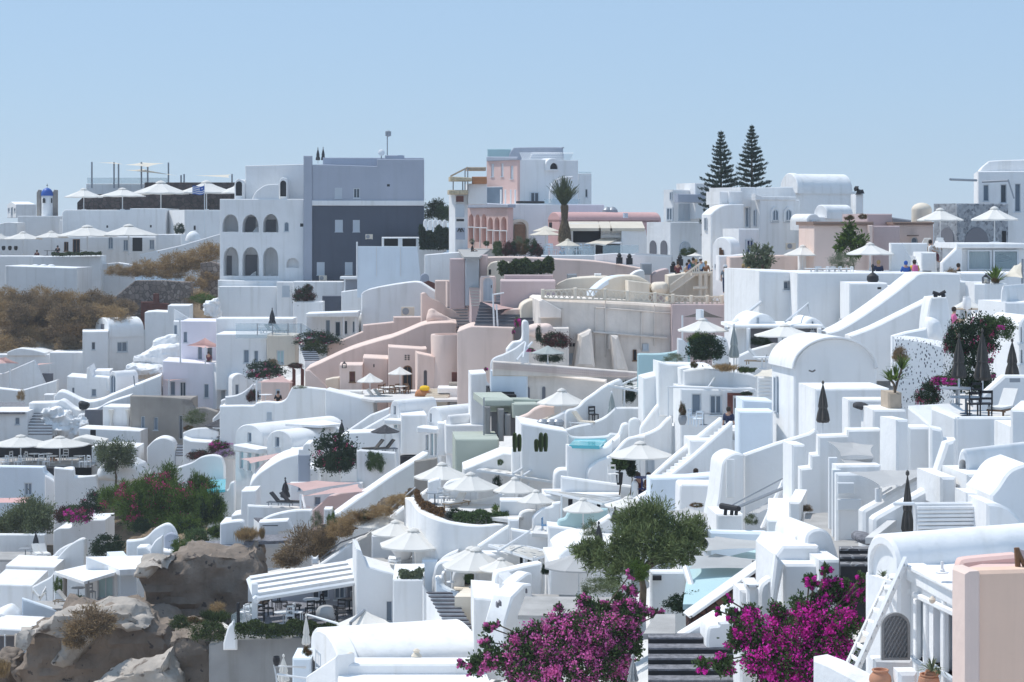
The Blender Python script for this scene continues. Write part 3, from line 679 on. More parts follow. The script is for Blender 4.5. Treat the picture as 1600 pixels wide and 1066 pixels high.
# ---- rocks ------------------------------------------------------------------------
def ROCK(label,pts,D,L,m='rock',al=0.,rough=.55,name='rock_outcrop',cat='rock',vox=.14,seed=0,kind=None,crease=0):
    f=Fc(pts[0][0],D,al); l=smooth([f.pt(x,y) for x,y in pts]+[f.pt(*pts[0])],4)[:-1]
    mb=MB().solid(f,l,L,(),min(.3,L*.2)); b=mb.low(); me=mb.mesh('r',m,b); o=bpy.data.objects.new('r',me); COL.objects.link(o)
    md=o.modifiers.new('r','REMESH'); md.mode='VOXEL'; md.voxel_size=vox; sm=o.modifiers.new('s','SMOOTH'); sm.iterations=0 if crease else 2
    dg=bpy.context.evaluated_depsgraph_get(); nm=bpy.data.meshes.new_from_object(o.evaluated_get(dg)); bpy.data.objects.remove(o)
    n=len(nm.vertices); co=np.empty(n*3,'f'); nm.vertices.foreach_get('co',co); co=co.reshape(-1,3); no=np.empty(n*3,'f'); nm.vertices.foreach_get('normal',no); no=no.reshape(-1,3)
    d=np.array([rough*(.9*noise.fractal(Vector(c)*.35+Vector((seed,0,0)),1.,2.1,3)+.5*noise.fractal(Vector((c[0]*.5+seed,c[1]*.5,c[2]*1.5)),.9,2.,4)-(.7*abs(noise.noise(Vector(c)*1.3+Vector((seed,3,0))))+.6*abs(noise.noise(Vector(c)*2.7))+.4*abs(noise.noise(Vector(c)*5.)) if crease else 0)-(.9*abs(noise.noise(Vector((c[0]*.4+seed,c[1]*.4,c[2]*1.1))))**.7+.35*abs(noise.noise(Vector((c[0]*1.3,c[1]*1.3,c[2]*2.6+seed))))+.45*abs(noise.noise(Vector((c[0]*2.,c[1]*2.,c[2]*5.))))+.35*abs(noise.noise(Vector(c)*4.5)) if name=='rock_outcrop' else 0)) for c in co])
    nm.vertices.foreach_set('co',(co+no*d[:,None]).astype('f').ravel()); nm.update(); nm.shade_smooth(); nm.set_sharp_from_angle(angle=R(50)); nm.materials.clear(); nm.materials.append(M[m])
    o=bpy.data.objects.new(name,nm); COL.objects.link(o); o.location=b; return tag(o,label,cat,None,kind)
def DRAPE(label,pts,D,L,m='W',amp=.35,sc=.9,al=0.,name='dust_sheet',cat='tarp',seed=0):
    return ROCK(label,pts,D,L,m,al,amp*1.6,name,cat,.14,seed,None,1)
# ---- ground -------------------------------------------------------------------------
def ground():
    ys=np.array([330,400,480,560,640,720,800,900,1000,1100]); C=[]
    for y in ys:
        for x in range(-300,1901,100):
            d=Dp(min(1600,max(0,x)),y); C.append(((x-800)/F*d,d,ZC+(HOR-y)/F*d-.5-.036*d))
    C=np.array(C); gx=np.arange(-110,80,2.5); gy=np.arange(18,360,2.5); V=[]
    for b in gy:
        for a in gx:
            w=1/(((C[:,0]-a)**2+(C[:,1]-b)**2)+6.)**2; V.append((a,b,float((w*C[:,2]).sum()/w.sum())))
    V=np.array(V); nx=len(gx); ny=len(gy)
    e=[(i*nx+j,i*nx+j+1,(i+1)*nx+j+1,(i+1)*nx+j) for i in range(ny-1) for j in range(nx-1)]
    mb=MB().add(V,e); o=mb.obj('ground','terrace'); o.data.materials.append(M['soil']); o.data.materials.append(M['paving'])
    for p in o.data.polygons:
        c=V[p.vertices[0]]; px=800+c[0]/c[1]*F; py=HOR+(ZC-c[2])/c[1]*F
        if c[1]>118 and px<345 or (c[1]>84 and c[1]<102 and px<520): p.material_index=1
        elif c[1]>130 and 600<px: p.material_index=2
    tag(o,'pale plastered and paved hillside under the village','ground',None,'structure')
    # flanks running down to the sea
    rim=[i for i in range(nx)]+[i*nx+nx-1 for i in range(1,ny)]+[(ny-1)*nx+j for j in range(nx-2,-1,-1)]+[i*nx for i in range(ny-2,0,-1)]
    c=np.array((-15.,190.)); A=[V[i] for i in rim]; B=[(c[0]+(v[0]-c[0])*1.7,c[1]+(v[1]-c[1])*1.4,-62.) for v in A]; n=len(A)
    m2=MB().add(list(A)+B,[(i,(i+1)%n,n+(i+1)%n,n+i) for i in range(n)]); tag(m2.obj('hillside','soil',None),'dry brown slope falling away to the sea','hillside',None,'structure')
    s=MB().add([(-60000,-60000,-60),(60000,-60000,-60),(60000,60000,-60),(-60000,60000,-60)],[(0,1,2,3)]).obj('sea','sea'); tag(s,'far blue sea out to the horizon','sea',None,'structure')
ground()
# ===== far left: church, upper and lower restaurant terraces =====================
fr(0,190,420/1492)
t=H('small white gabled cottage with dark windows on the skyline at the far left',88,300,-75,('p',[(40,535),(40,460),(62,445),(88,460),(88,535)]),('x',202),[(60,476,72,525,'d'),(44,480,54,503,'w'),(77,480,86,503,'w')],name='white_cottage')
t=T('domed_belfry','small blue domed church belfry between two weathered stone pillars','belfry',P(262,530,262)); D=262
MB().lathe(P(262,530,D),[(.75,0),(.75,PX(130,D)),(.7,PX(134,D))],16).obj('drum','W',t)
MB().lathe(P(262,412,D),[(PX(34*math.cos(a),D)+.005,PX(44*math.sin(a),D)) for a in np.linspace(0,1.55,9)],24).obj('dome','dome',t)
MB().fbox(Fc(262,D,0),-.02,.02,0,.04,P(0,368,D).z,P(0,345,D).z).fbox(Fc(262,D,0),-.12,.12,0,.04,P(0,356,D).z,P(0,353,D).z).obj('cross','black',t)
for a,b in((203,226),(291,317)): MB().solid(Fc(a,D,0),outline(Fc(a,D,0),('t',[(a,395),(a+10,378),(b,380)],535)),.6).obj('pillar','taupe',t)
W2(t,262,D-.78,0,[(237,425,252,452,'V'),(283,425,291,452,'V')])
H('low white chapel block under the blue domed belfry',97,258,0,('r',97,345,524,650),4,name='white_chapel',cat='chapel')
Wl('curved white ramp wall beside the belfry',345,250,0,('s',[(330,545),(380,550),(450,590)],650),1.)
H('long white retaining block carrying the upper parasol terrace',345,245,0,('t',[(345,505),(360,490),(720,490),(722,482),(920,482)],660),10,[(832,575,842,588,'v'),(590,577,600,590,'v')],name='terrace_block',cat='terrace wall')
BX('white angled end of the upper terrace wall with small dark openings',920,1025,1225,490,680,240,25,wr=[(1075,578,1087,602,'v')],name='terrace_block',cat='terrace wall')
Wl('dark brown stone back wall behind the upper parasols',430,256,0,('t',[(428,450),(475,405),(800,398),(802,338),(1300,338)],500),3,'stonedark',name='stone_wall')
t=H('white flat roofed upper deck with glass railing on the skyline',480,264,0,('r',478,800,345,400),6,name='roof_deck',cat='building')
addp(t,'railing',484,263.8,0,('r',484,935,312,346),.05,m='clear',bev=0)
for i,(x,yt) in enumerate(((510,225),(633,225),(658,232),(785,225),(820,250),(935,228),(1005,298),(1022,292),(1288,292))):
    b=P(x,345,263); tag(MB().tube([b-Vector((0,0,.6)),P(x,yt,263)],.11,8).obj('mast','gmetal',None,b),'grey sail mast on the skyline deck, one of nine','mast','sail masts on the skyline deck')
SAIL('small canvas sail strung between the two leftmost skyline masts',[(540,228,262),(635,226,264),(690,238,262)],m='canvas',sag=.02)
SAIL('wide cream canvas sail highest on the skyline deck',[(690,241,262),(785,227,264),(915,231,263),(820,252,261)],m='canvas',sag=.02)
SAIL('long cream canvas sail slung below the highest one',[(690,269,262),(790,264,264),(985,301,262)],m='canvas',sag=.03)
SAIL('narrow canvas sail reaching right towards the arched house',[(1080,300,262),(1282,294,264),(1275,312,262)],m='canvas',sag=.02)
for x,yt,hw,ye,l in((465,372,105,417,'cream parasol leftmost on the upper stone walled terrace'),(680,370,128,412,'wide cream parasol second from the left on the upper terrace'),(893,332,162,395,'broad cream parasol in the middle of the upper terrace'),(1146,330,155,392,'broad cream parasol beside the blue striped flag'),(1320,350,120,395,'cream parasol half hidden behind the arched white house')):
    U(l,x,yt,hw,ye,490,247+(x%7),'cloth','parasols of the upper restaurant')
t=T('flag_pole','blue and white striped flag flying on a pole by the upper terrace','flag',P(1135,490,238)); D=238
MB().tube([P(1135,620,D),P(1135,348,D)],.05,6).obj('pole','metal',t)
fb=MB();fw=MB();f=Fc(1135,D,0); 
def fl(mb,a,b,c,d):
    n=8
    for i in range(n):
        q=[]
        for s,z in((i/n,c),((i+1)/n,c),((i+1)/n,d),(i/n,d)): x=a+(b-a)*s; q.append(tuple(P(x,z+5*math.sin((1135-x)/13)+ (1135-x)*.12,D-.03-.1*math.sin((1135-x)/11))))
        mb.add(q,[(0,1,2,3)])
for i in range(9):
    y0=354+i*5.2; fl(fb if i%2==0 else fw,(1105 if i<5 else 1068),1135-(31 if False else 0) if i>=5 else 1105.01,y0,y0+5.2) if False else fl(fb if i%2==0 else fw,1068,1135 if i>=5 else 1109,y0,y0+5.2)
fl(fb,1109,1135,354,364);fl(fb,1109,1119,364,370);fl(fb,1125,1135,364,370);fl(fb,1109,1135,370,380);fl(fw,1119,1125,364,370)
fb.obj('stripes','dome',t);fw.obj('cloth','c_white',t)
D=232; tag(MB().lathe(P(1072,662,D),[(PX(43*math.cos(a),D)+.01,PX(54*math.sin(a),D)) for a in np.linspace(0,1.55,8)],20).obj('white_dome','W',None,P(1072,662,D)),'small plain white dome beside the sloping white wall','dome')
SH('dark cross shaped climber against the upper white wall',995,600,32,38,238,'dark')
H('long low white tavern with doors and windows behind the lower parasols',0,234,0,('r',-20,900,640,760),5,[(355,668,380,720,'k'),(403,653,444,735,'k'),(600,640,628,708,'A'),(683,656,712,718,'g'),(735,645,790,720,'v'),(828,656,857,710,'g')],name='tavern',cat='restaurant')
H('white block with low parapet right of the tavern',860,233,0,('r',862,1005,626,740),6,name='white_block',cat='building')
for x,yt,hw,ye,l in((-10,608,60,650,'white parasol cut by the left picture edge on the lower tavern terrace'),(128,612,108,650,'white parasol second from left on the lower tavern terrace'),(285,608,95,642,'white parasol third from left on the lower tavern terrace'),(485,577,168,632,'broad white parasol left of centre in front of the tavern'),(715,572,162,628,'broad white parasol over the dark tavern door')):
    U(l,x,yt,hw,ye,735,228,'cloth','parasols of the lower tavern')
for i,x in enumerate((20,55,88)): POT('planter of clipped plants on the tavern shelf at the left edge',x,715,229,.5,.22,'black',group='tavern shelf planters')
PE('seated guest in dark clothes at the tavern terrace edge',320,690,227,'sit','c_black'); PE('guest in maroon seated on the tavern terrace',205,715,227,'sit','c_maroon')
for x in (262,300,440): TB('dark round table on the tavern terrace',x,742,227,.5,'black','tavern tables')
Wl('white sloping ramp wall rising right to the arched house',780,226,-8,('t',[(775,738),(1000,688),(1225,622)],780),.6)
H('white planted ledge wall under the tavern terrace',0,222,0,('r',-30,215,746,880),3,name='ledge_wall',cat='wall')
H('white stained wall stepping down below the tavern',180,216,3,('t',[(180,750),(560,745),(562,960)],980),4,name='stained_wall',cat='wall',m='W2')
HEDGE('low green plants along the tavern ledge',[(290,748,215),(560,742,216)],.35,.4,'hedge',2500,.09)
BX('white corrugated cistern block below the tavern',30,370,428,812,965,206,-24,m='W2',name='cistern',cat='building',lf=None) if False else H('white corrugated cistern block below the tavern',30,206,-6,('t',[(28,800),(368,812),(428,812)],960),5,[(366,775,388,805,'v')] if False else [],m='W2',name='cistern',cat='building')
for i in range(3): 
    D=207; tag(MB().lathe(P(195+i*45,808,D+2),[(PX(24*math.cos(a),D)+.01,PX(16*math.sin(a),D)) for a in np.linspace(0,1.5,6)],14).obj('roof_bump','W',None,P(195+i*45,808,D+2)),'little white rounded hump on the cistern roof','roof hump','humps on the cistern roof')
for x,y,w,h,l in((560,790,180,110,'ruined plaster wall patch under the sloping white wall'),(1112,785,110,180,'rubble wall standing against the arched house')):
    Wl(l,x,218 if x<1000 else 208,0,('t',[(x,y),(x+w*.5,y-8),(x+w,y+5)],y+h),1.2,'rubble' if x>1000 else 'W2',name='ruined_wall')
Wl('tall rubble stone ruin wall with sloping left end',615,204,0,('t',[(612,995),(690,930),(752,882),(900,882),(1060,892)],1075),1.5,'rubble',name='ruined_wall')
t=H('weathered red brown wooden shed door in the ruin wall',782,203,0,('t',[(782,1000),(848,1000),(850,955),(880,955),(882,1005),(935,1010)],1075),.3,m='redwood',name='wooden_door',cat='door')
n=0
for x,y,r in((1110,755,100),(1185,720,80),(965,790,105),(880,830,90),(800,820,85),(1040,800,90),(730,835,60),(1080,900,70),(1160,860,60),(1090,985,70),(960,850,60),(640,830,60)):
    n+=1; SH('straw brown dry bush on the slope below the tavern',x,y,r,r*.72,213-(y-700)*.03,'dry',name='dry_shrub',group='dry shrubs on the far slope')
for i,(x,y,r) in enumerate(((40,960,80),(70,1010,90),(150,1010,95),(230,960,85),(240,1030,90),(330,1000,90),(420,1000,105),(520,990,85),(600,1010,75),(560,1060,90),(690,1030,70),(100,1060,90),(0,1030,80),(350,1075,100),(470,1075,100),(640,1075,90))):
    SH('dense dry bush on the brown hillside left of the stone ruin',x,y+8,r,r*.72,205-(y-900)*.09,'drydk' if i%3 else 'dry',name='dry_shrub',group='dense dry shrubs on the left hillside')
for i,(x,y,r) in enumerate(((60,1110,100),(170,1120,100),(270,1100,90),(380,1120,110),(480,1130,90),(90,1190,100),(210,1190,90),(320,1200,90),(430,1180,90),(20,1240,90),(140,1250,80),(380,1240,70),(520,1100,70))):
    SH('dry bush low on the brown slope above the vaulted house',x,y,r,r*.7,196-(y-1100)*.05,'dry' if i%3==0 else 'drydk',name='dry_shrub',group='low dry shrubs on the left slope')
H('low white vaulted roof below the far left chapel',-20,249,0,('s',[(-30,578),(30,560),(97,562)],700),4,name='white_vault',cat='building'); SH('green shrub on the terrace beside the white base block',1130,985,70,32,196,'bright')
# ===== big grey and white apartment building =========================================
fr(320,190,420/1492)
ar=[(97,515,187,612,'G',2.4),(207,516,299,615,'G',2.4),(322,513,409,615,'G',2.4),(103,697,188,857,'G',2.4),(208,697,300,858,'G',2.4),(322,698,408,858,'G',2.4),(440,557,467,611,'A'),(453,757,523,812,'N',.6),(529,566,549,584,'v'),(510,386,530,405,'v') if False else (531,770,533,772,'v')]
t=H('tall white and grey building with six arched loggias and dark grey side',550,200,0,('r',83,550,430,885),9,ar[:9],name='apartment_building',cat='building',dn=4)
addp(t,'wall',550,203,0,('t',[(225,245),(550,236)],450),8)
addp(t,'turret',457,201,0,('a',413,457,310,342,440),4,[(418,328,452,416,'V')]); addp(t,'turret',210,201,0,('a',165,210,318,350,440),4,[(171,332,207,412,'V')])
addp(t,'parapet',457,200.2,0,('s',[(262,430),(275,402),(300,375),(340,352),(412,346)],436),.4)
addp(t,'wall',210,203.5,0,('t',[(205,322),(290,330),(295,345)],440),3,[(238,362,292,412,'v')])
addp(t,'pillar',548,199.4,4,('r',548,596,190,886),1.2,m='lgrey')
addp(t,'wall',595,199.6,4,('t',[(595,240),(655,238),(955,248),(957,208),(1218,210)],440),13,[(722,368,762,426,'s',.1),(824,370,862,426,'w'),(1011,348,1027,361,'v')],m='lgrey',label='light grey upper storey')
addp(t,'roof_block',655,205,4,('r',655,1215,200,260),6,m='lgrey')
addp(t,'cornice',595,199.4,4,('r',595,1218,438,467),13)
addp(t,'wall',595,199.6,4,('r',595,1218,467,900),13,[(723,546,766,612,'s',.1),(822,547,860,612,'s',.1),(622,781,665,852,'s',.1),(778,781,820,850,'s',.1)],m='dgrey',label='dark grey lower wall',dn=4)
for a,b,c,d in((222,530,282,612),(338,545,395,612),(222,740,290,855),(110,745,150,855)): addp(t,'loggia_door',a,202.3,0,('r',a,b and c,b,d),.05,m='inner',bev=0)
for a,b,c in((265,580,612),(250,830,856),(335,840,856)): addp(t,'loggia_step',a,201.5,0,('s',[(a,c),(a+15,b+12),(a+34,b)],c+2),.4)
tag(AC('boxy air conditioner hung on the dark grey wall',912,655,199,0,1.6),None,None); AC('air conditioner at the foot of the dark grey wall',656,886,199,0,1.7)
UC('dark closed parasol on the grey roof, left of the pair',628,148,11,215,222,206,'dcloth','closed parasols on the grey roof'); UC('dark closed parasol on the grey roof, right of the pair',657,145,11,215,222,206,'dcloth','closed parasols on the grey roof')
t=T('antenna','thin roof antenna mast with a small drum on the grey building','antenna',P(1013,210,204)); MB().tube([P(1013,230,204),P(1013,78,204)],.06,6).obj('mast','gmetal',t); MB().lathe(P(1018,85,204),[(.05,0),(.3,.1),(.3,.55),(.05,.65)],12).obj('drum','gmetal',t)
t=T('satellite_dish','round white satellite dish on the grey roof','satellite dish',P(980,205,203)); MB().tube([P(980,215,203),P(980,180,203)],.06,6).obj('post','gmetal',t)
d=MB().lathe((0,0,0),[(.02,.05),(.2,.02),(.34,-.06),(.35,-.04),(.2,.04),(.02,.07)],20); Mx=Matrix.Translation(P(980,172,202.6))@Matrix.Rotation(R(75),4,'X'); d.v=[tuple(Mx@Vector(q)) for q in d.v]; d.obj('dish','W',t)
H('grey plant box on the grey roof beside the dish',1000,203,4,('r',1000,1108,187,215),2,m='lgrey',name='plant_box',cat='roof box')
H('white square base block below the arched loggias',75,197,0,('r',76,398,915,1100),4,name='base_block',cat='building'); 
Wl('white ledge along the foot of the arched building',75,198.6,0,('t',[(72,880),(430,884)],930),1.2); H('white block with a pale shutter right of the base',400,196.5,0,('r',398,500,890,1100),3,[(430,912,472,972,'s',.08)],name='base_block',cat='building')
Wl('long white wall under the grey building',490,195.5,0,('r',490,770,888,1060),2)
t=H('pale grey wall and slab of the pergola under the fence',775,194,0,('r',775,975,880,960),1,m='lgrey',name='pergola',cat='pergola'); FL([(748,866),(1128,868),(1140,862),(770,858)],862,192.5,th=t,m='metal',name='roof') if False else addp(t,'roof',750,192,0,('r',750,1125,861,876),2.5,m='metal')
for x in(772,968,1100): addp(t,'post',x,192.2,0,('r',x,x+9,870,960),.2,m='metal')
addp(t,'wall',975,194,0,('r',980,1090,880,960),1,m='inner')
Wl('white curved kerb slab left of the big stair wall',757,191,0,('s',[(757,945),(800,938),(880,930),(900,935)],984),1.5)
Wl('dark grey fence panel under the white kerb slab',655,192,0,('r',652,872,968,1052),.4,'dgrey',name='dark_fence')
t=H('tall pale blue metal panel fence beside the grey building',840,190,0,('t',[(846,692),(1180,694),(1198,860)],862),.12,m='blue',name='panel_fence',cat='fence',bev=.02)
for x in(950,1083): addp(t,'seam',x,189.9,0,('r',x,x+5,694,860),.1,m='metal',bev=0)
addp(t,'post',845,189.8,0,('r',840,849,668,862),.15,m='metal')
H('white kiosk with two dark openings behind the panel fence',983,195,4,('r',983,1325,642,740),4,[(995,650,1073,692,'v',1.),(1097,650,1173,695,'v',1.)],name='kiosk',cat='kiosk')
HEDGE('dark clipped hedge right of the white kiosk',[(1195,712,193),(1420,712,193)],1.9,.9,'dleaf',14000,.14); SH('pale green tree crown behind the kiosk hedge',1285,500,68,75,206,'hedge'); SH('light leafy bush behind the white garden tombs',1325,520,45,55,204,'green')
for i in range(5): Wl('small white round topped slab in a row behind the hedge',1212+i*27,197.5,0,('a',1212+i*27,1234+i*27,545,562,640),.4,name='white_slab',cat='garden slab',group='white slabs behind the hedge')
t=T('bougainvillea','dark red bougainvillea hanging over a white planter','bougainvillea',P(550,1010,189)); 
SH('dark red leggy bougainvillea over the white planter',550,970,68,45,188,'maroon',name='bougainvillea'); bpy.data.objects.remove(t)
SH('small dry red sprig sticking out of the dark bougainvillea',575,930,30,28,188.5,'maroon',name='bougainvillea_sprig')
H('white planter box under the dark red bougainvillea',490,187,0,('r',490,655,1000,1090),2,name='planter',cat='planter')
# ===== pink building, shop, palm =====================================================
fr(680,190,420/1492)
t=BX('tall white building with pale pink left front above the pink arcade',285,457,795,207,470,195,35,name='pink_building',cat='building')
f=Fc(457,195,-55)
addp(t,'wall',457,195,-55,('t',[(285,210),(398,200),(400,207),(457,210)],470),.3,[(309,235,326,306,'w'),(364,232,379,305,'w'),(417,245,434,318,'w')],m='pink',off=.12,label='pale pink front',bev=.02)
addp(t,'cornice',457,195,-55,('t',[(283,195),(457,196)],212),.5,off=.3,m='lgrey')
addp(t,'roof_vault',415,203,0,('s',[(408,200),(416,172),(432,152),(462,144),(695,143),(708,150),(714,200)],215),5,m='lgrey')
addp(t,'rear_box',290,206,0,('r',290,420,152,200),4,m='tealwall')
lat=MB(); 
for i in range(26):
    x=505+i*9; f=Fc(x,197.5,30)
    for s in(-1,1): a=P(x,248,197.5+i*.16); b=P(x+s*35,172,199+i*.16); lat.tube([a,b],.035,4)
lat.obj('lattice','metal',t); b=MB()
for i in range(22): x=535+i*11.5; b.tube([P(x,258,197.6+i*.12),P(x,232,197.6+i*.12)],.05,4)
b.tube([P(535,232,197.6),P(790,236,200.2)],.07,4); b.obj('balustrade','metal',t)
addp(t,'dormer',620,196.5,35,('a',618,692,203,236,272),1.5,[(638,230,682,265,'V')])
addp(t,'balcony_arch',640,193.2,0,('p',[(632,452),(632,400),(645,345),(675,318),(715,306),(765,303),(765,318),(720,322),(688,338),(662,362),(652,400),(652,452)]),1.2)
addp(t,'balcony_rail',600,193,0,('r',604,803,430,456),.05,m='clear',bev=0)
W2(t,457,195,35,[(525,392,573,447,'d')]); addp(t,'balcony',485,193.5,35,('r',485,612,442,454),1.2,m='black',off=1.)
addp(t,'annex',795,201,12,('r',795,868,288,470),6,[(834,376,846,420,'w')]); addp(t,'railing',800,200.8,12,('r',797,866,279,290),.05,m='clear',bev=0)
for i,x in enumerate((360,385,415,440)): addp(t,'column',x,193.5+i*-.3,0,('r',x,x+9,378,462),.3)
addp(t,'recess',300,198,-40,('r',255,395,362,462),.3,m='gblue')
t=BX('pink arcade with six salmon arches and white side wall',180,405,940,457,700,190,35,name='pink_arcade',cat='building')
aw=[(186,514,213,664,'n',.8),(222,515,248,668,'n',.8),(257,514,285,672,'n',.8),(293,532,320,680,'n',.8),(329,531,357,686,'n',.8),(366,529,396,690,'n',.8)]
aw=[(a,b,c,d,'G',.5) for a,b,c,d,_,_ in aw]
addp(t,'wall',405,190,-55,('t',[(178,462),(288,462),(290,472),(405,474)],712),.6,aw,m='pink',off=.65,label='pale pink arcade front',bev=.03)
for a,b,c,d,_,_ in aw: addp(t,'arch_panel',(a+c)/2,190,-55,('r',a,c,b-2,d),.05,m='salmon',off=.19,bev=0) if False else None
f=Fc(405,190,-55,.65)
for wn in aw:
    l=hole(f,wn); MB().solid(f,l,.04,bev=0,t0=.44).obj('arch_panel','salmon',t); zt=f.pt(wn[0],wn[1])[1]; zb=f.pt(wn[0],wn[3])[1]; zm=zb+(zt-zb)*.52; us=[q[0] for q in l]; MB().fbox(f,min(us)-.12,max(us)+.05,-.03,.42,zm-.05,zm+.05).obj('impost','W',t)
    MB().fbox(f,max(us)+.0,max(us)+.07,-.05,.2,zb-.5,zm).obj('column','W',t)
addp(t,'cornice',405,190,-55,('t',[(178,448),(405,460)],474),.9,off=.9,m='lgrey')
addp(t,'parapet',730,189.9,35,('r',735,940,460,505),.3,m='lilac',off=.05,label='lilac parapet')
f=addp(t,'arch_surround',428,190,35,('a',420,520,540,575,690),.3,[(432,556,508,690,'N',.25)],m='cream',off=.18); 
addp(t,'arch_door',470,190,35,('r',440,500,570,690),.04,m='wood',off=.03,bev=0)
t=BX('slim white tower with signboards at the pink arcade entrance',75,112,182,400,680,186,25,name='sign_tower',cat='tower')
addp(t,'sign',115,185.6,5,('r',116,158,413,446),.1,m='redwood',bev=0); addp(t,'poster',118,185.6,5,('r',112,162,460,530),.06,m='gdoor',bev=0); addp(t,'sign',118,185.4,5,('r',118,160,541,554),.1,m='black',bev=0); addp(t,'door',116,185.4,5,('r',114,166,590,655),.08,m='lgrey',bev=0)
b=MB()
for i,(x0,x1) in enumerate(((124,134),(146,133),(138,148),(158,147))): b.tube([P(x0,612,185.2),P(x1,592,185.2)],.06,5)
b.obj('emblem','black',t)
t=T('roof_pergola','straw edged roof terrace pergola on the slim sign tower','pergola',P(130,400,187)); 
addp(t,'straw_edge',78,184.5,5,('r',76,182,380,404),2.5,m='straw'); addp(t,'floor_slab',180,186,5,('r',182,288,345,460),4,m='W',bev=.05)
for x in(97,150,163,178): addp(t,'post',x,185.5,5,('r',x,x+6,260 if x>160 else 318,385),.15,m='gmetal',bev=0)
addp(t,'roof',85,184.3,5,('t',[(84,305),(205,312)],322),3,m='straw'); addp(t,'beam',176,186,5,('r',176,282,253,272),2,m='pale_wood'); addp(t,'awning',205,185.5,5,('r',207,287,306,345),1,m='orange'); b=MB().tube([P(86,303,185),P(180,255,186)],.08,5).obj('brace','pale_wood',t)
t=BX('long pink barrel vaulted shop behind the palm',625,692,1245,545,700,182,25,m='dpink',name='vaulted_shop',cat='building')
addp(t,'vault',692,182,-65,('a',624,692,502,548,560),('x',1255),m='dpink')
addp(t,'vent_box',1052,180,25,('r',1052,1072,508,535),.4,m='lgrey'); W2(t,692,182,-65,[(634,560,648,590,'v')])
for x in (955,985): tag(MB().lathe(P(x,508,186),[(.5,0),(.45,.3),(.2,.55),(.02,.6)],14).obj('roof_cowl','gmetal',None,P(x,508,186)),'dark round cowl on the pink vaulted roof','cowl','cowls on the pink vault')
t=H('white lane shop with dark front under cream canopies',740,176,3,('r',745,1150,566,760),5,[(765,606,920,672,'v',.3)],name='lane_shop',cat='shop')
for a,b in((740,905),(907,968),(970,1150)):
    q=[P(a,555,177.5),P(b-2,555,177.5),P(b+14,592,173.5),P(a+2,592,173.5)]; MB().add([tuple(v) for v in q]+[tuple(v-Vector((0,0,.25))) for v in q],[(0,1,2,3),(7,6,5,4),(0,4,5,1),(1,5,6,2),(2,6,7,3),(3,7,4,0)]).obj('canopy','canvas',t)
f=addp(t,'sign_board',920,174.5,3,('r',920,1033,603,645),.15,m='W',bev=.02,off=.3)
cu=bpy.data.curves.new('lettering','FONT'); cu.body='Galini Gemelos'; cu.size=.30; cu.extrude=.01; cu.align_x='CENTER'; cu.align_y='CENTER'; co=bpy.data.objects.new('lettering',cu); COL.objects.link(co)
me=bpy.data.meshes.new_from_object(co.evaluated_get(bpy.context.evaluated_depsgraph_get())); bpy.data.objects.remove(co); me.materials.clear(); me.materials.append(M['gmetal']); lo=bpy.data.objects.new('lettering',me); lo.rotation_euler=(R(90),0,R(3)); lo.location=P(977,624,174.0)-t.location; link(lo,t)
SAIL('cream awning sloping over the white counter under the shop sign',[(800,684,171),(925,648,174.5),(1035,650,174.5),(940,690,170.5)],m='canvas',sag=.01,cat='awning')
H('white counter with dark opening under the cream awning',885,173,0,('r',885,1035,668,760),2,[(890,680,1028,740,'v',.5)],name='bar_counter',cat='counter')
H('white tapering wall right of the shop sign',1033,173.5,5,('t',[(1035,602),(1168,600),(1192,745)],760),2,name='white_wall',cat='wall')
t=BX('white cube house with two blind arches beside the shop',1172,1308,1490,558,780,166,35,name='white_house')
W2(t,1308,166,-55,[(1192,660,1228,745,'I'),(1252,660,1288,745,'I')]); W2(t,1308,166,35,[(1356,666,1415,735,'S')]); FL([(1165,556),(1480,552),(1490,560),(1308,562)],557,166,th=t,m='W',name='roof') if False else None
t=BX('white upper house with roller shutter behind the cube house',1265,1320,1500,378,600,172,35,wr=[(1350,455,1415,548,'s',.1)],name='white_house')
W2(t,1320,172,-55,[(1288,478,1322,550,'g'),(1306,392,1317,435,'g')]); addp(t,'awning_band',1340,170.5,35,('r',1350,1500,402,450),.6,m='lgrey')
t=T('palm_tree','lone shaggy palm with upswept fan crown in front of the pink building','palm tree',P(718,660,172)); D=172
MB().lathe(P(718,670,D),[(.5,-.2),(.48,.5),(.42,.9),(.28,1.5),(.2,2.2),(.2,2.7),(.26,3.)],18,flute=.08,nf=9).obj('trunk','straw',t); b0=P(714,480,D)
L=[];A=[]
for i in range(120):
    a=rnd.random()*6.283; e=R(rnd.uniform(55,89)); l=PX(rnd.uniform(130,190),D); d=Vector((math.cos(a)*math.cos(e)*1.05,math.sin(a)*math.cos(e),math.sin(e)))
    for j in range(34):
        s=.12+.88*j/34; p=b0+d*l*s-Vector((0,0,.35*l*s*s*math.cos(e))); sd=Vector((-math.sin(a),math.cos(a),0))*(1 if j%2 else -1); L.append(tuple(p-t.location)); A.append(tuple(d*.8+sd*.7))
L=np.array(L); link(bpy.data.objects.new('crown',qmesh('crown',L,unit(len(L)),np.array(A),.17,.022,'palm')),t)
k=6000; z=rng.random(k); a=rng.random(k)*6.283; r=np.interp(z,[0,.3,.6,1],[.52,.46,.22,.3])*(.9+.25*rng.random(k)); Cc=np.stack([r*np.cos(a),r*np.sin(a),z*3.],1); A=np.stack([np.cos(a)*.3,np.sin(a)*.3,-np.ones(k)],1); link(bpy.data.objects.new('dead_fronds',qmesh('dead_fronds',Cc,np.stack([np.cos(a),np.sin(a),0*a],1),A,.16,.02,'drydk')),t)
U('small white parasol left of the shop by the palm',735,652,68,688,760,168,'canvas','parasols by the lane shop')
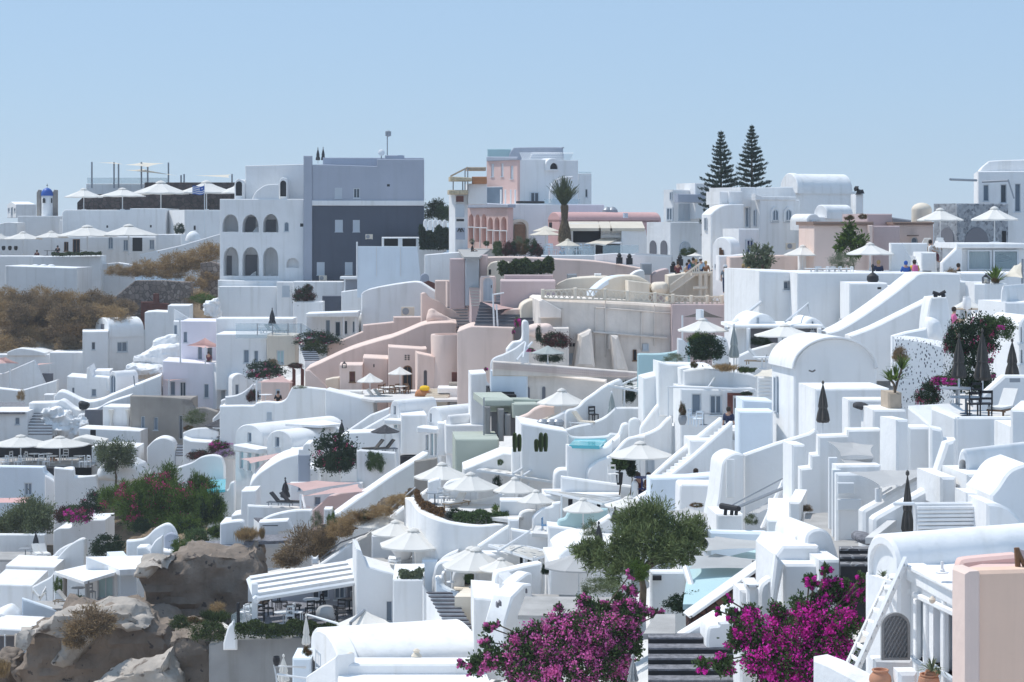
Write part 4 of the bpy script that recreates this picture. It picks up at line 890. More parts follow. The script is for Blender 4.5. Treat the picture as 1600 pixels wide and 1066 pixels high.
U('tilted cream parasol leaning over the arcade plants',615,578,75,606,690,178,'canvas','parasols by the lane shop',vent=False); U('second cream parasol just below the tilted one',612,596,92,628,700,176,'canvas','parasols by the lane shop',vent=False)
t=H('low white wall with glass windbreak round the lane cafe',595,165,0,('r',590,890,742,790),1,name='cafe_wall',cat='wall'); addp(t,'glass_screen',600,164.9,0,('r',600,890,690,742),.06,m='clear',bev=0)
for i,x in enumerate((630,660,725,745,820,850,770)): CH('pale cafe chair behind the glass windbreak',x,745,168+i%3,rnd.random()*300,'blue','cafe chairs in the lane',1.6)
for i,x in enumerate((780,790,705)): PE('cafe guest in dark clothes under the white parasol' if i<2 else 'cafe guest beside the glass windbreak',x,700,168.5+i,'sit',('c_black','c_navy','c_lblue')[i],group='cafe guests')
t=H('white slatted railing wall along the lane',885,160,-4,('t',[(885,738),(1000,730),(1312,748)],850),.4,name='slatted_railing',cat='railing')
for i in range(4): addp(t,'slat',1130,159.8,-4,('t',[(1105,728+i*11),(1318,742+i*11)],735+i*11),.08,m='metal',bev=0)
addp(t,'glass_screen',930,161,-4,('r',930,1130,686,735),.06,m='clear',bev=0)
for i,(x,y) in enumerate(((1022,790),(1078,794),(1322,838),(1358,800))):
    q=POT('tall black square planter with a dark plant along the white railing',x,y,157-i,.85,.26,'black',[(1,0),(1,.6),(.9,.6),(.5,.62),(.75,.75),(.3,1)],'black_planter','planter','black planters along the lane')
for x,y,r,k,l in((205,668,17,'sage','young shrub in front of the second arcade arch'),(285,680,17,'green','small shrub between the arcade arches'),(345,690,27,'green','upright dark shrub at the corner of the arcade'),(350,728,30,'green','low dark shrub below the arcade corner'),(420,715,45,'maroon','reddish shrub in the lane bed left of the cafe'),(480,715,42,'rust','rusty brown shrub in the lane bed'),(530,690,45,'hedge','green shrub beside the arched shop door'),(560,720,40,'maroon','dark red shrub next to the cafe wall'),(460,665,28,'sage','grey green bush inside the arched door')):
    SH(l,x,y,r,r*1.05,172 if y<700 else 168,k)
PE('person in black astride a scooter in front of the arcade',207,672,170,'sit','c_black',rz=90)
H('white wall with a low rounded top below the kiosk hedge',-10,178,-3,('s',[(-60,740),(60,730),(200,722),(238,735)],1000),3,name='lane_wall',cat='wall')
# beige band and small vaults below the lane
Wl('long curved beige wall under the lane cafe',245,158,-4,('s',[(240,755),(330,752),(460,752),(700,764),(900,776),(1150,815)],880),3,'pbeige',name='beige_wall')
FL([(120,700),(330,690),(245,752),(160,752)],722,170,'paving','path',kind='structure')
# ===== houses under the pines ==========================================================
fr(1000,180,320/1421)
PINE('tall Norfolk pine with dense drooping tiers, left of the pair',562,103,930,158,162,3); PINE('slimmer Norfolk pine with open tiers, right of the pair',776,62,880,158,166,8)
H('small white house fragment between the two pines',380,172,20,('r',385,475,470,560),4,name='white_house')
t=H('large white house with barrel vault roof right of the pines',1085,149,20,('r',1085,1500,528,980),10,name='white_villa')
addp(t,'vault',1085,149,-70,('a',975,1090,405,520,545),('x',1475)); addp(t,'vault_rim',1085,149,-70,('a',970,1095,400,520,545),.5,off=.15)
t=BX('white house front with two small arched windows',705,832,1110,585,980,143,30,name='white_house'); f=Fc(832,143,30); W2(t,832,143,30,[(912,652,957,741,'A'),(1003,652,1048,741,'A')]); W2(t,832,143,-60,[(738,640,765,780,'g'),(795,660,808,770,'g')])
for wn in((912,652,957,741),(1003,652,1048,741)):
    u0,u1=f.us(wn[0]),f.us(wn[2]); zt=f.pt(wn[0]+20,wn[1])[1]; zb=f.pt(wn[0]+20,wn[3])[1]; l=[(u0-.12,zb),(u1+.12,zb)]+arcpts(u0-.12,u1+.12,zt-.3,zt+.15,10)[::-1]; MB().ring(f,l,.14,-.12,.0).obj('arch_trim','W',t)
addp(t,'parapet',705,143.5,30,('t',[(702,500),(800,500),(805,560)],640),4); addp(t,'roof_edge',810,143,30,('t',[(805,545),(850,562),(1085,565)],592),.6,off=.2); addp(t,'parapet',1000,147,20,('t',[(800,502),(1060,498),(1085,560)],640),.5)
t=H('white house with curved quarter roof and tall slit window',495,140,25,('s',[(493,690),(530,655),(580,628),(640,618),(722,618)],980),('x',425),name='white_house'); W2(t,495,140,-65,[(454,712,468,800,'g')])
addp(t,'roof_block',620,142,25,('r',622,712,528,640),2); addp(t,'roof_block',558,142,25,('r',556,622,530,620),2)
t=BX('low white block with a navy door in front of the curved house',570,690,828,788,985,136,30,name='white_house'); W2(t,690,136,30,[(732,863,783,958,'b')])
t=H('little white vaulted shop with rounded gable beside the crowd',632,133,-52,('a',500,635,846,930,1090),('x',700),name='white_house'); W2(t,632,133,-52,[(553,1000,582,1066,'g'),(598,1015,617,1066,'g'),(524,1032,545,1066,'g'),(558,920,566,965,'k'),(572,935,580,965,'k')])
Wl('white wavy awning slab above the pinkish front wall',560,131,5,('s',[(548,975),(650,972),(720,965),(830,955),(832,968),(832,975)],990),1.2,name='awning_slab',cat='awning')
t=BX('white vaulted porch with an arched grey door',1118,1168,1252,720,960,141,30,name='porch',cat='porch'); addp(t,'vault',1168,141,30,('a',1160,1252,685,735,800),2.); addp(t,'vault',1225,144,-60,('a',1205,1300,622,690,720),('x',1480)); W2(t,1168,141,30,[(1172,725,1238,928,'A')])
addp(t,'wall',1290,143.2,20,('r',1240,1480,705,800),2)
AC('air conditioner on the white wall under the arched windows',1045,935,142,10,1.5)
H('pale pinkish terrace wall in front of the white houses',625,129,0,('t',[(622,985),(830,975),(1285,970)],1110),2,m='pbeige',name='terrace_wall',cat='wall')
H('white gateway posts by the pinkish terrace wall',1105,128,0,('r',1105,1195,972,1100),.8,name='gateway',cat='gate'); H('mauve block with a dark capping next to the gateway',1195,127.5,0,('r',1190,1280,975,1100),2,m='mauve',name='wall_block',cat='wall')
U('white parasol half hidden beside the beige block',1130,903,135,967,1080,127,group='parasols on the right skyline')
TREE('small bright shrubby tree left of the white gateway',820,1090,127.5,[(815,940,0,55),(760,1000,0,50),(870,990,0,60),(820,1020,0,60),(890,930,0,35),(770,1040,0,50),(860,1050,0,60)],1500,.15,'sage',.3,'shrubby_tree',trunk_r=.06)
SH('round green bush behind the crowd',335,955,62,38,147,'hedge'); 
U('small white parasol among the crowd in the lane',385,955,60,975,1060,146,'cloth','parasols on the right skyline'); 
# crowd
fr(1020,360,180/1600)
for x,y,sh,tr,hr,ps,rz,l in((350,432,'c_maroon','c_black','hair','bent',160,'person in a maroon top looking at something in their hands'),(478,452,'c_beige','c_grey','hair','bent',20,'person in a beige top beside the maroon one'),(505,405,'c_blue','c_navy','hair','stand',100,'person in blue half hidden behind the beige one'),(560,378,'c_green','c_green','hair','stand',190,'person in dark green at the back of the crowd'),(628,446,'c_lblue','c_navy','hair','walk',180,'person in a pale blue shirt seen from behind'),(665,385,'c_lblue','c_navy','hair','stand',170,'person in a white cap at the back of the crowd'),(735,428,'c_brown','c_black','blond','stand',180,'person with long reddish brown hair'),(600,400,'c_grey','c_navy','blond','stand',180,'fair haired person in grey in the middle of the crowd'),(850,488,'c_grey','c_black','hair','stand',10,'person in grey standing alone right of the crowd'),(1008,490,'c_grey','c_navy','hair','stand',170,'person in a white hat at the small shop door'),(1258,470,'c_black','c_black','blond','walk',150,'person with a black backpack walking right'),(1335,512,'c_pink','c_lblue','blond','walk',160,'person in pale pink walking behind the backpack'),(1525,480,'c_black','c_black','hair','stand',200,'dark figure behind the low white wall')):
    PE(l,x,y,139 if x<900 else 125,ps,sh,tr,hr,rz,hat='c_white' if 'white' in l and ('cap' in l or 'hat' in l) else None,bag='c_black' if 'backpack walking' in l else None)
# ===== right skyline ===================================================================
fr(1260,220,340/1394)
t=H('beige flat roofed block with brown cornice and a leafy plant in front',50,126,6,('r',50,425,538,870),4,m='pbeige',name='beige_house'); addp(t,'cornice',50,125.7,6,('r',46,432,518,540),4.6,m='brownw'); addp(t,'pilaster',400,125.8,6,('r',398,425,540,860),.3,m='pbeige')
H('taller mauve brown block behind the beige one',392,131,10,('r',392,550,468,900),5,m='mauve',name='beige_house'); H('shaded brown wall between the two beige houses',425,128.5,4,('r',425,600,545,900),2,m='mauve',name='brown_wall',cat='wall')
t=H('beige wall with brown cornice and a little arched window',565,130,8,('r',560,815,533,830),4,[(672,617,714,656,'A')],m='pbeige',name='beige_house'); addp(t,'cornice',560,129.7,8,('r',556,818,520,535),4.4,m='brownw'); addp(t,'window_hood',655,129.6,8,('r',656,720,604,612),.4,m='brownw',bev=.02)
D=134; tag(MB().lathe(P(738,560,D),[(PX(64,D),0),(PX(64,D),PX(115,D))]+[(PX(64*math.cos(a),D)+.01,PX(115+48*math.sin(a),D)) for a in np.linspace(.1,1.55,7)],24).obj('round_dome','cream',None,P(738,560,D)),'round cream plaster dome behind the beige wall','dome')
Wl('dark slate roof edge between mauve block and dome',550,133,0,('t',[(548,490),(672,508)],540),1.5,'gmetal',name='slate_roof',cat='roof')
t=BX('grey stone clad house with pointed arches under white parasols',812,968,1296,402,700,124,28,m='stonegrey',name='stone_house')
W2(t,968,124,-62,[(860,556,945,690,'I')]); W2(t,968,124,28,[(1012,556,1165,662,'I'),(1253,578,1276,660,'v')])
t=BX('tall white villa with barrel roof at the right edge',1072,1098,1480,195,720,130,-11,name='white_villa',lf=None,wr=[(1133,283,1168,386,'g',.3),(1243,280,1282,398,'d',.3),(1335,275,1371,455,'g',.3)])
addp(t,'vault',1098,131,-11,('s',[(1112,190),(1130,165),(1160,140),(1200,127),(1480,118)],215),5)
b=MB().tube([P(922,248,122),P(1088,254,129)],.08,6).tube([P(1125,264,128),P(1296,256,127.4)],.07,6).tube([P(1292,250,127.4),P(1330,370,127)],.05,6); b.obj('awning_bar','gmetal',t)
addp(t,'arch_relief',1170,119.2,18,('c',[(1175,355),(1210,368),(1245,350),(1225,300),(1220,340)]),.2,off=.1) if False else None
t=T('chimney','square white chimney with a black wind cowl on the skyline','chimney',P(342,460,146)); addp(t,'stack',318,146,10,('r',318,366,342,470),1.2); MB().tube([P(342,342,146),P(340,325,146),P(322,308,146),P(308,300,146)],[.35,.3,.25,.12],8).obj('cowl','black',t)
for x,yt,hw,ye,yb,D,l in((857,434,146,505,690,120,'big white parasol before the light side of the stone house'),(1205,425,152,502,655,119,'big white parasol before the dark side of the stone house'),(408,655,162,722,850,112,'wide white parasol beside the leafy plant on the terrace'),):
    U(l,x,yt,hw,ye,yb,D,group='parasols on the right skyline')
TREE('tall lanky leafy plant against the beige block',300,860,121,[(270,560,0,45),(235,650,0,45),(330,640,0,60),(260,620,0,40),(350,680,0,35),(210,690,0,35),(300,720,0,45),(300,600,0,25)],1000,.17,'bright' if False else 'brleaf',.35,'leafy_plant','plant',.05,group=None)
for x,y in((275,497),(360,490)): SH('dry reddish seed head on top of the lanky plant',x,y,30,22,121,'rust',group='seed heads of the lanky plant')
SH('dense grey green bush at the foot of the leafy plant',230,780,100,68,118,'sage')
t=H('white stair block with sloping parapets on the right terrace',540,112,0,('t',[(540,655),(615,655),(672,755)],850),.6,name='stair_block',cat='stairs'); addp(t,'back_wall',615,115,0,('r',612,775,655,760),.5); addp(t,'parapet',740,112,0,('t',[(738,715),(832,715),(836,850)],860),2.5)
b=MB()
for i in range(6): f=Fc(660,112+i*.35,0); u0,u1=f.us(640),f.us(800); b.fbox(f,u0,u1,0,.4,f.za(860),f.za(833-i*19))
b.obj('steps','W',t)
t=H('white framed glass pavilion with curtains and a black pendant lamp',985,111,2,('r',985,1400,690,870),4,[(1032,700,1186,830,'n',1.6),(1196,700,1358,830,'n',1.6)],name='glass_pavilion',cat='pavilion')
addp(t,'roof',965,110.4,2,('r',965,1410,657,690),5); 
for a,b in((1030,1187),(1195,1360)):
    f=Fc(a,110.95,2); l=outline(f,('r',a,b,698,832)); MB().ring(f,l,.1,-.05,.08).obj('window_frame','frame',t); MB().solid(f,inset(l,.1),.03,bev=0,t0=.02).obj('pane','clear',t)
cb=MB(); f=Fc(1040,111.5,2)
for i in range(14): u=f.us(1040+i*9); cb.fbox(f,u,u+.14,(i%2)*.08,.05+(i%2)*.08,f.za(828),f.za(705))
cb.obj('curtain','cloth',t); MB().lathe(P(1248,765,112.2),[(.05,.35),(.25,.28),(.55,.12),(.6,0),(.55,-.08),(.1,-.1)],18).obj('pendant_lamp','black',t)
Wl('white sloping wall left of the glass pavilion',870,110.5,0,('t',[(868,782),(985,665),(1000,665)],870),.6)
H('long white terrace wall carrying the right skyline terrace',-20,107.5,0,('r',-60,735,846,1200),6,name='terrace_wall',cat='wall'); H('white retaining wall below the glass pavilion',985,106,0,('r',985,1420,848,1200),4,name='terrace_wall',cat='wall')
H('white flat block jutting from the long terrace wall',275,104,0,('r',275,520,912,1200),3,[(455,938,480,952,'v')],name='white_block',cat='building'); H('white notch block beside the jutting one',520,105.5,0,('r',518,640,930,1100),1.5,name='white_block',cat='building')
PE('person in navy with fair hair seated with one arm raised on the terrace edge',462,770,111,'sit','c_navy','c_navy','blond',180,'guests on the right terrace'); PE('person in bright blue seated at the foot of the white steps',637,775,109.5,'sit','c_blue','c_blue','c_blue',180,'guests on the right terrace'); PE('person in a pink and yellow wrap seated by the white steps',692,768,109.5,'sit','c_yellow','c_pink','hair',180,'guests on the right terrace',bag='c_pink')
PE('person in white and maroon reclining under the left stone house parasol',795,640,116,'sit','c_white','c_maroon','hair',90,'guests on the right terrace')
PE('person in black leaning at the corner of the pavilion',975,790,109.8,'sit','c_black','c_black','hair',90,'guests on the right terrace')
for i,(x,r) in enumerate(((890,30),(830,-40),(745,200))): LG('cushioned lounger on the terrace before the stone house',x,700,117.5+i,r,group='loungers by the stone house')
for i in range(7): TB('small white table along the terrace edge' ,30+i*38,880,109.5+i%3*.7,.5,'metal','white tables on the right terrace'); CH('white chair along the terrace edge',48+i*38,880,110+i%2,rnd.random()*360,'metal','white chairs on the right terrace')
AC('round black lamp on the white parapet',425,908,106,0,.5,'black') if False else POT('round black lamp globe standing on the white parapet',425,910,105.8,1.,.32,'black',[(.7,0),(1,.15),(.95,.35),(.4,.5),(.15,.55),(.15,.8),(.3,.88),(.1,1)],'garden_lamp','lamp')
SH('dark wicker like bush in the corner of the white ramp',930,868,55,48,103.5,'drydk'); 
t=H('white square pillar with a lantern and an agave on top',1070,97,-35,('r',1070,1148,914,1120),('x',1260) if False else 2.5,name='pillar',cat='pillar')
H('white block behind the pillar carrying the agave',1148,97.2,10,('r',1146,1290,912,1140),2.5,name='white_block',cat='building')
LAMP('small black lantern on the square white pillar',1150,914,97,.5); SPIKY('green agave on the square white pillar',1210,905,98,1.,50,'brleaf','agave',.07); SH('brown dead rosette under the agave',1210,900,30,22,97.4,'rust')
SAIL('beige sail tied to a dark pole at the right edge',[(1252,878,98),(1330,800,99),(1384,772,97.5),(1384,880,97)],[(2,950)],'canvas',pm='gmetal')
# ===== G: left middle ==================================================================
fr(0,460,400/1421)
t=BX('white two part house with barrel vault below the dry hillside',530,604,806,203,430,187,35,wr=[(650,263,709,321,'g')],name='white_house',m='W'); addp(t,'vault',604,187,-55,('a',528,606,132,200,240),('x',800)); W2(t,604,187,-55,[(562,165,578,200,'i')])
BX('low white annex with small dark window left of the vaulted house',453,458,602,207,440,184,12,wr=[(508,265,529,308,'w')],name='white_annex',lf=5)
H('white stepped wall right of the vaulted house',803,189,5,('t',[(803,100),(850,95),(930,98),(932,62),(1055,62)],320),4,name='stepped_wall',cat='wall'); Wl('white curved stair parapet above the lilac house',965,183,10,('s',[(965,80),(990,95),(1030,120),(1075,145)],240),.5)
t=H('small white hut with a grey door by the curved parapet',962,181,8,('r',964,1010,150,260),2,[(965,170,984,222,'g',.1)],name='white_hut')
DRAPE('crumpled white sheeting beside the tall base block',[(1115,130),(1120,60),(1160,30),(1210,20),(1212,130)],180,2,'W',.25)
t=H('pale lilac upper house with terrace and pink sail',1005,171,2,('t',[(1005,148),(1258,150)],390),5,[(1017,207,1040,268,'g'),(1097,290,1123,362,'g'),(1148,292,1180,382,'d'),(1208,294,1234,366,'g')],m='lilac',name='lilac_house')
addp(t,'wall',1258,171.2,6,('r',1256,1470,150,385),5,[(1352,307,1382,383,'g')]); addp(t,'recess',1312,171,6,('r',1310,1480,185,222),.05,m='gblue',bev=0,off=.1)
t=H('pale lilac lower house with three windows under the terrace',902,167,4,('t',[(902,370),(1203,386)],660),5,[(945,484,973,562,'g'),(998,487,1032,574,'d'),(1132,498,1159,575,'g')],m='lilac',name='lilac_house'); addp(t,'wall',1203,166.5,25,('r',1201,1380,386,640),4,[(1228,502,1273,583,'s',.15)]); 
H('small white vaulted shed beside the lilac house',1290,163,20,('a',1290,1372,442,475,600),3,[(1306,500,1326,560,'g')],name='white_shed',cat='shed')
SAIL('pink sail raised on a white pole over the lilac terrace',[(1035,284,171),(1138,241,168.5),(1245,292,171),(1140,300,166.8)],[(3,385)],'pcloth',sag=.02,group='pink sails'); tag(MB().tube([P(1002,385,167),P(998,140,167)],.07,8).obj('white_mast','metal',None,P(1002,385,167)),'tall thin white mast at the corner of the lilac terrace','mast')
SAIL('narrow pink sail over the lower lilac window',[(898,474,167),(1052,467,167),(938,480,165)],[(2,580)],'pcloth',sag=.02,group='pink sails')
LG('white lounger on the lilac terrace',1255,380,168.5,60,group='loungers on the lilac terrace');LG('white lounger on the lilac terrace',1300,380,168.5,60,group='loungers on the lilac terrace'); PE('person in dark clothes in the lilac terrace doorway',1158,318,169,'stand','c_maroon','c_black')
DRAPE('bulging white plaster roof left of the lilac house',[(722,390),(725,348),(760,330),(900,287),(985,284),(985,395)],177,5,'W',.15,name='lumpy_roof',seed=2); DRAPE('upper bulging white plaster slope under the hut',[(838,300),(845,255),(900,230),(985,222),(985,310)],180,3,'W',.15,name='lumpy_roof',seed=4)
t=H('low white house with a shallow vault at the left edge',0,186,0,('r',-40,277,333,470),5,name='white_house'); addp(t,'vault',40,185.8,0,('s',[(38,322),(70,308),(110,300),(180,308),(250,325)],335),4); H('flat white block left of the annex',275,185,2,('r',275,470,322,480),5,name='white_block',cat='building')
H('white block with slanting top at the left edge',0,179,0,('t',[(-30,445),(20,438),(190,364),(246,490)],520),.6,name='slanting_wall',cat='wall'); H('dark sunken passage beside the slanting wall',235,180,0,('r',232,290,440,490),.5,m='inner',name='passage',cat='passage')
SAIL('pale pink sail cut by the left picture edge',[(-30,350,180),(30,348,178),(108,384,179),(-30,388,177)],[],'pcloth',sag=.02,group='pink sails'); SAIL('narrow pink sail by the slanting white wall',[(110,408,179),(225,382,181),(305,380,180)],[],'pcloth',sag=.02,group='pink sails'); tag(MB().tube([P(56,520,177),P(56,410,177)],.08,8).obj('white_mast','metal',None,P(56,520,177)),'white post in front of the slanting wall at the left edge','mast')
Wl('white parapet rising right below the slanting wall',0,174,3,('t',[(-20,520),(115,535),(200,510),(316,476)],620),1.2); Wl('small white step wall with terracotta finial',245,172,0,('r',243,300,555,620),1); 
t=H('white house with chimney and arched end in the left middle',372,170,6,('t',[(372,455),(480,463),(482,410),(496,400),(515,455),(610,462)],610),4,[(400,518,413,573,'g'),(507,525,535,566,'g')],name='white_house'); addp(t,'roof_terrace',525,172,6,('r',522,610,425,470),3); addp(t,'arch_end',608,169.5,-40,('a',604,648,425,470,600),('x',770),[(607,445,641,550,'A')]); addp(t,'wall',648,169.5,50,('r',646,720,470,540),2)
DRAPE('lumpy white roofs stepping up behind the chimney house',[(680,440),(690,395),(780,400),(870,390),(900,400),(895,460),(700,470)],174,4,'W',.2,name='lumpy_roof',seed=6)
tag(MB().tube([P(752,545,166),P(742,452,166)],.06,6).obj('white_mast','gmetal',None,P(752,545,166)),'leaning thin grey post on the white ramp','mast'); H('small white bench block on the white ramp',828,168,0,('r',826,900,508,560),1,name='bench_block',cat='wall')
Wl('long white ramp wall rising to the lilac house',330,165,8,('s',[(300,565),(345,540),(470,595),(560,585),(620,560),(740,510),(895,448)],720),2.5); Wl('lower white flowing wall under the ramp',160,162,4,('s',[(160,604),(300,600),(345,590),(420,640),(520,640),(600,600),(725,560)],780),2)
t=T('boulder','dark boulder poking out of the white wall','boulder',P(455,655,161.5)); bpy.data.objects.remove(t); ROCK('dark boulder poking out of the white wall',[(425,655),(432,600),(455,598),(490,612),(470,640)],161.5,1.2,'black',vox=.15,rough=.2,name='boulder')
for x in(115,):SH('thin bare dry shrub against the white parapet',115,565,22,40,171,'dry')
DRAPE('crumpled white sheeting over a rock face in the left middle',[(195,780),(200,660),(270,640),(330,650),(360,690),(400,690),(430,665),(455,690),(450,790)],160,3,'W',.45,seed=9)
H('white house with one small window at the left edge',-20,160,0,('r',-60,156,650,830),4,[(83,684,109,723,'g')],name='white_house'); FL([(-20,600),(140,600),(140,655),(-20,655)],650,160.5,'gravel','gravel_roof',kind=None,label='dark gravel strip on the roof at the left edge',cat='roof')
ST('narrow dark stairs beside the left edge house',(158,790,158),(158,640,163),0,1.9,9,'tread')
t=H('taupe weathered house with two pale windows',722,157,-3,('s',[(722,563),(880,568),(1040,580),(1058,600),(1078,632),(1130,630),(1205,652)],840),.8,[(782,677,804,749,'g'),(852,682,877,754,'g'),(992,672,1013,805,'d')],m='taupe',name='taupe_house'); addp(t,'body',722,157.85,-3,('r',724,1040,585,840),4,m='taupe')
t=H('white awning lean-to with gathered curtains beside the taupe house',572,158,-4,('t',[(570,622),(722,625)],642),2.5,name='lean_to',cat='shelter'); 
for x in (617,712): MB().lathe(P(x,745,157.8),[(.18,0),(.14,.4),(.08,.7),(.12,1.),(.22,1.5)],16,flute=.12).obj('curtain','cloth',t)
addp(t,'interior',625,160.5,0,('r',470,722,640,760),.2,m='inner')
H('low white wall in front of the awning lean-to',436,155,-4,('t',[(436,742),(780,758)],860),2.5,[(500,752,532,795,'v')],name='low_wall',cat='wall')
# restaurant under white parasols
t=H('backdrop coloured near black for the shaded interior of the lower left restaurant',-20,152,0,('r',-60,510,832,965),.5,m='void',name='restaurant_back',cat='wall'); FL([(-60,950),(520,950),(560,890),(-60,890)],950,147,'paving','terrace')  # near-black backdrop colour stands in for shade under the parasols
addp(t,'roof_slab',-20,150.5,0,('t',[(395,806),(450,792),(575,815)],826),2,m='cloth')
for x,yt,hw,ye,l in((115,781,158,830,'big white parasol left over the lower left restaurant'),(332,788,165,833,'big white parasol right over the lower left restaurant')): U(l,x,yt,hw,ye,955,148.5,group='parasols of the lower left restaurant')
for i,x in enumerate((40,75,190,225,290,360,400,160,260,120,440)):
    (CH if i%2 else TB)('white chair on the lower left restaurant terrace' if i%2 else 'white table on the lower left restaurant terrace',x,948-i%3*12,147.5+i%3,**({'rz':i*70,'group':'white chairs of the lower left restaurant','s':1.35} if i%2 else {'r':.6,'group':'white tables of the lower left restaurant'}))
for x,s in((25,1.6),(100,1.6),(255,1.5),(480,1.6),(455,1.4)): CH('white chair on the lower left restaurant terrace',x,960,146.8,s*200,'metal','white chairs of the lower left restaurant',1.35)
for x in(285,300): PE('guest in brown seated deep under the restaurant parasols',x,895,150,'sit','c_brown','c_black','hair',0,'restaurant guests')
H('white wall block right of the restaurant',508,149,0,('t',[(508,845),(640,842),(760,850)],1000),3,name='white_block',cat='building')
H('pale blue white house front with one window under the restaurant',-20,145,0,('t',[(-60,955),(238,960),(244,985),(340,1066),(385,1160)],1240),1.,[(133,1046,178,1116,'g')],m='blue',name='white_house'); Wl('quarter round white wall under the restaurant chairs',293,144,0,('s',[(293,1050),(300,1000),(330,975),(390,972),(392,1015),(520,1018)],1240),1.5)
Wl('black stone edge under the restaurant terrace',240,146,0,('r',240,392,960,1020),.5,'black',name='stone_edge')
TREE('pale grey olive tree beside the restaurant',640,1060,141,[(600,900,0,60),(680,880,0,60),(560,870,.5,45),(650,850,0,50),(710,910,0,45),(620,950,0,40)],7000,.11,'olive',.22,trunk_r=.1)
H('low rounded white block behind the big green thicket',815,150,3,('s',[(815,850),(850,815),(900,797),(950,812),(972,850)],990),2,name='white_block',cat='building'); ROCK('white plastered boulder slope under the olive tree',[(500,1040),(540,960),(580,925),(640,920),(760,960),(770,1050)],142,3,'W2',rough=.4,name='plastered_rock',seed=5)
ST('short grey steps beside the low rounded block',(975,905,148),(985,830,151),0,2.,5)
Wl('white curved terrace wall below the taupe house',1015,143,5,('s',[(1015,770),(1060,750),(1130,742),(1180,748),(1215,760)],960),.5); H('white rounded terrace block with a grey shutter',1015,141,6,('t',[(1016,800),(1060,815),(1300,830)],960),3,[(1062,858,1090,905,'s',.1)],name='white_block',cat='building')
H('long white wall with curved left end behind the dark parasol',1200,147,3,('s',[(1180,690),(1215,655),(1232,618),(1300,618),(1480,622)],760),1.5,name='long_wall',cat='wall'); Wl('upper white curved parapet beside the lilac house',1225,153,5,('s',[(1225,600),(1235,585),(1330,560),(1375,530),(1400,505),(1420,498)],700),.6)
SH('pale olive bush on the terrace below the taupe house',1080,690,68,50,145,'olive'); SH('orange dry grass tuft beside the olive bush',1045,745,28,18,143.5,'rust'); U('flat dark parasol on the terrace below the taupe house',1225,688,88,725,800,144,'dcloth','flat dark parasols',vent=False)
for i,x in enumerate((1195,1245)): LG('dark grey lounger under the flat dark parasol',x,808,143.5,70,'tcloth','gmetal','loungers under the flat dark parasol')
SH('magenta bougainvillea spilling over the white terrace block',1225,840,75,32,139.5,'boug',name='bougainvillea'); SH('lavender flowered shrub under the magenta bougainvillea',1250,885,50,28,138,'lav'); SH('dull red creeper on the terrace block edge',1110,895,80,28,138.6,'maroon',name='creeper'); SH('dark hanging creeper on the gable house side',1210,860,60,30,139,'maroon',name='creeper')
Wl('pale teal pool wall with rounded top',1000,134,-3,('s',[(985,960),(1060,935),(1110,905),(1170,893),(1225,905),(1245,960)],1080),.6,'W'); FL([(1140,1090),(1250,1090),(1255,1020),(1150,1032)],1060,131,'water','pool_water',kind='structure')
# ===== H: centre left ====================================================================
fr(360,440,400/1421)
t=H('big white wall sweeping up under the panel fence',727,172,0,('s',[(727,68),(760,46),(870,22),(1000,3),(1045,4),(1068,14),(1140,60)],250),3,name='sweeping_wall',cat='wall')
AC('two fan air conditioner on the pink stair wall',985,194,166,0,2.4); Wl('dark red gate at the head of the pink stairs',1070,176,0,('t',[(1070,5),(1100,-5),(1137,10)],85),.1,'redwood',name='gate',cat='gate'); H('grey arched door slab behind the red gate',1050,178,0,('a',1052,1105,-45,-20,90),.5,m='lgrey',name='arched_slab',cat='door')
Wl('long low pink wall climbing to the air conditioner',540,163,4,('t',[(535,350),(620,325),(735,278),(735,242),(905,225),(905,197),(1062,195)],440),1.2,'pbeige')
t=H('big pink terrace wall with a wavy sloping top',415,152,2,('s',[(415,490),(500,452),(660,380),(820,330),(890,312),(960,285),(1085,236),(1215,227),(1255,232)],640),6,m='pbeige',name='pink_terrace_wall',cat='wall')
Wl('wavy pink stair parapet beside the air conditioner',1075,159,12,('s',[(1062,66),(1085,62),(1110,88),(1165,112),(1200,142),(1240,160),(1285,205),(1290,240)],300),.6,'pbeige'); Wl('tall pale pink parapet right of the pink stairs',1205,163,18,('t',[(1205,-5),(1240,-2),(1388,96)],240),.6,'pbeige'); H('pink wall return beside the red gate',1137,170,0,('r',1135,1212,-5,130),2,m='pbeige',name='pink_wall',cat='wall')
ST('pink walled stairs with dark treads climbing to the red gate',(1225,300,153),(1195,110,166),10,3.2,12,'tread','pbeige')
ROCK('lumpy pink plaster mass beside the wavy stair parapet',[(1085,240),(1090,170),(1120,150),(1180,190),(1245,225),(1240,260)],155.5,2,'pbeige',rough=.25,name='plaster_mass',vox=.2,seed=3)
D=143; c=P(1218,600,D); r=PX(106,D); hh=P(1218,292,D).z-c.z; tag(MB().lathe(c,[(r*1.1,-1),(r*1.04,hh*.2),(r*.98,hh*.6),(r,hh*.97),(r*.97,hh),(r*.8,hh),(r*.8,hh*.9),(.02,hh*.9)],32).obj('round_tower','pbeige',None,c),'round pink plaster turret with a small dark door','tower')
H('dark little door at the foot of the pink turret',1225,140.9,0,('r',1228,1258,503,558),.1,m='redwood',name='small_door',cat='door',dn=0)
t=H('pink stair house with arched dark door and cross shaped vents',875,146,4,('t',[(877,362),(1065,374),(1090,372)],640),3,[(955,466,1010,622,'K')],m='pbeige',name='pink_house'); vb=[(968+i*17,408+j*11,977+i*17,414+j*11,'v') for i in range(2) for j in range(3)]; W2(t,875,146,4,vb)
H('pink block with an arched recess in front of the turret',1040,142,6,('t',[(1038,398),(1135,418)],620),3,[(1073,492,1092,585,'I',.3)],m='pbeige',name='pink_block',cat='building')
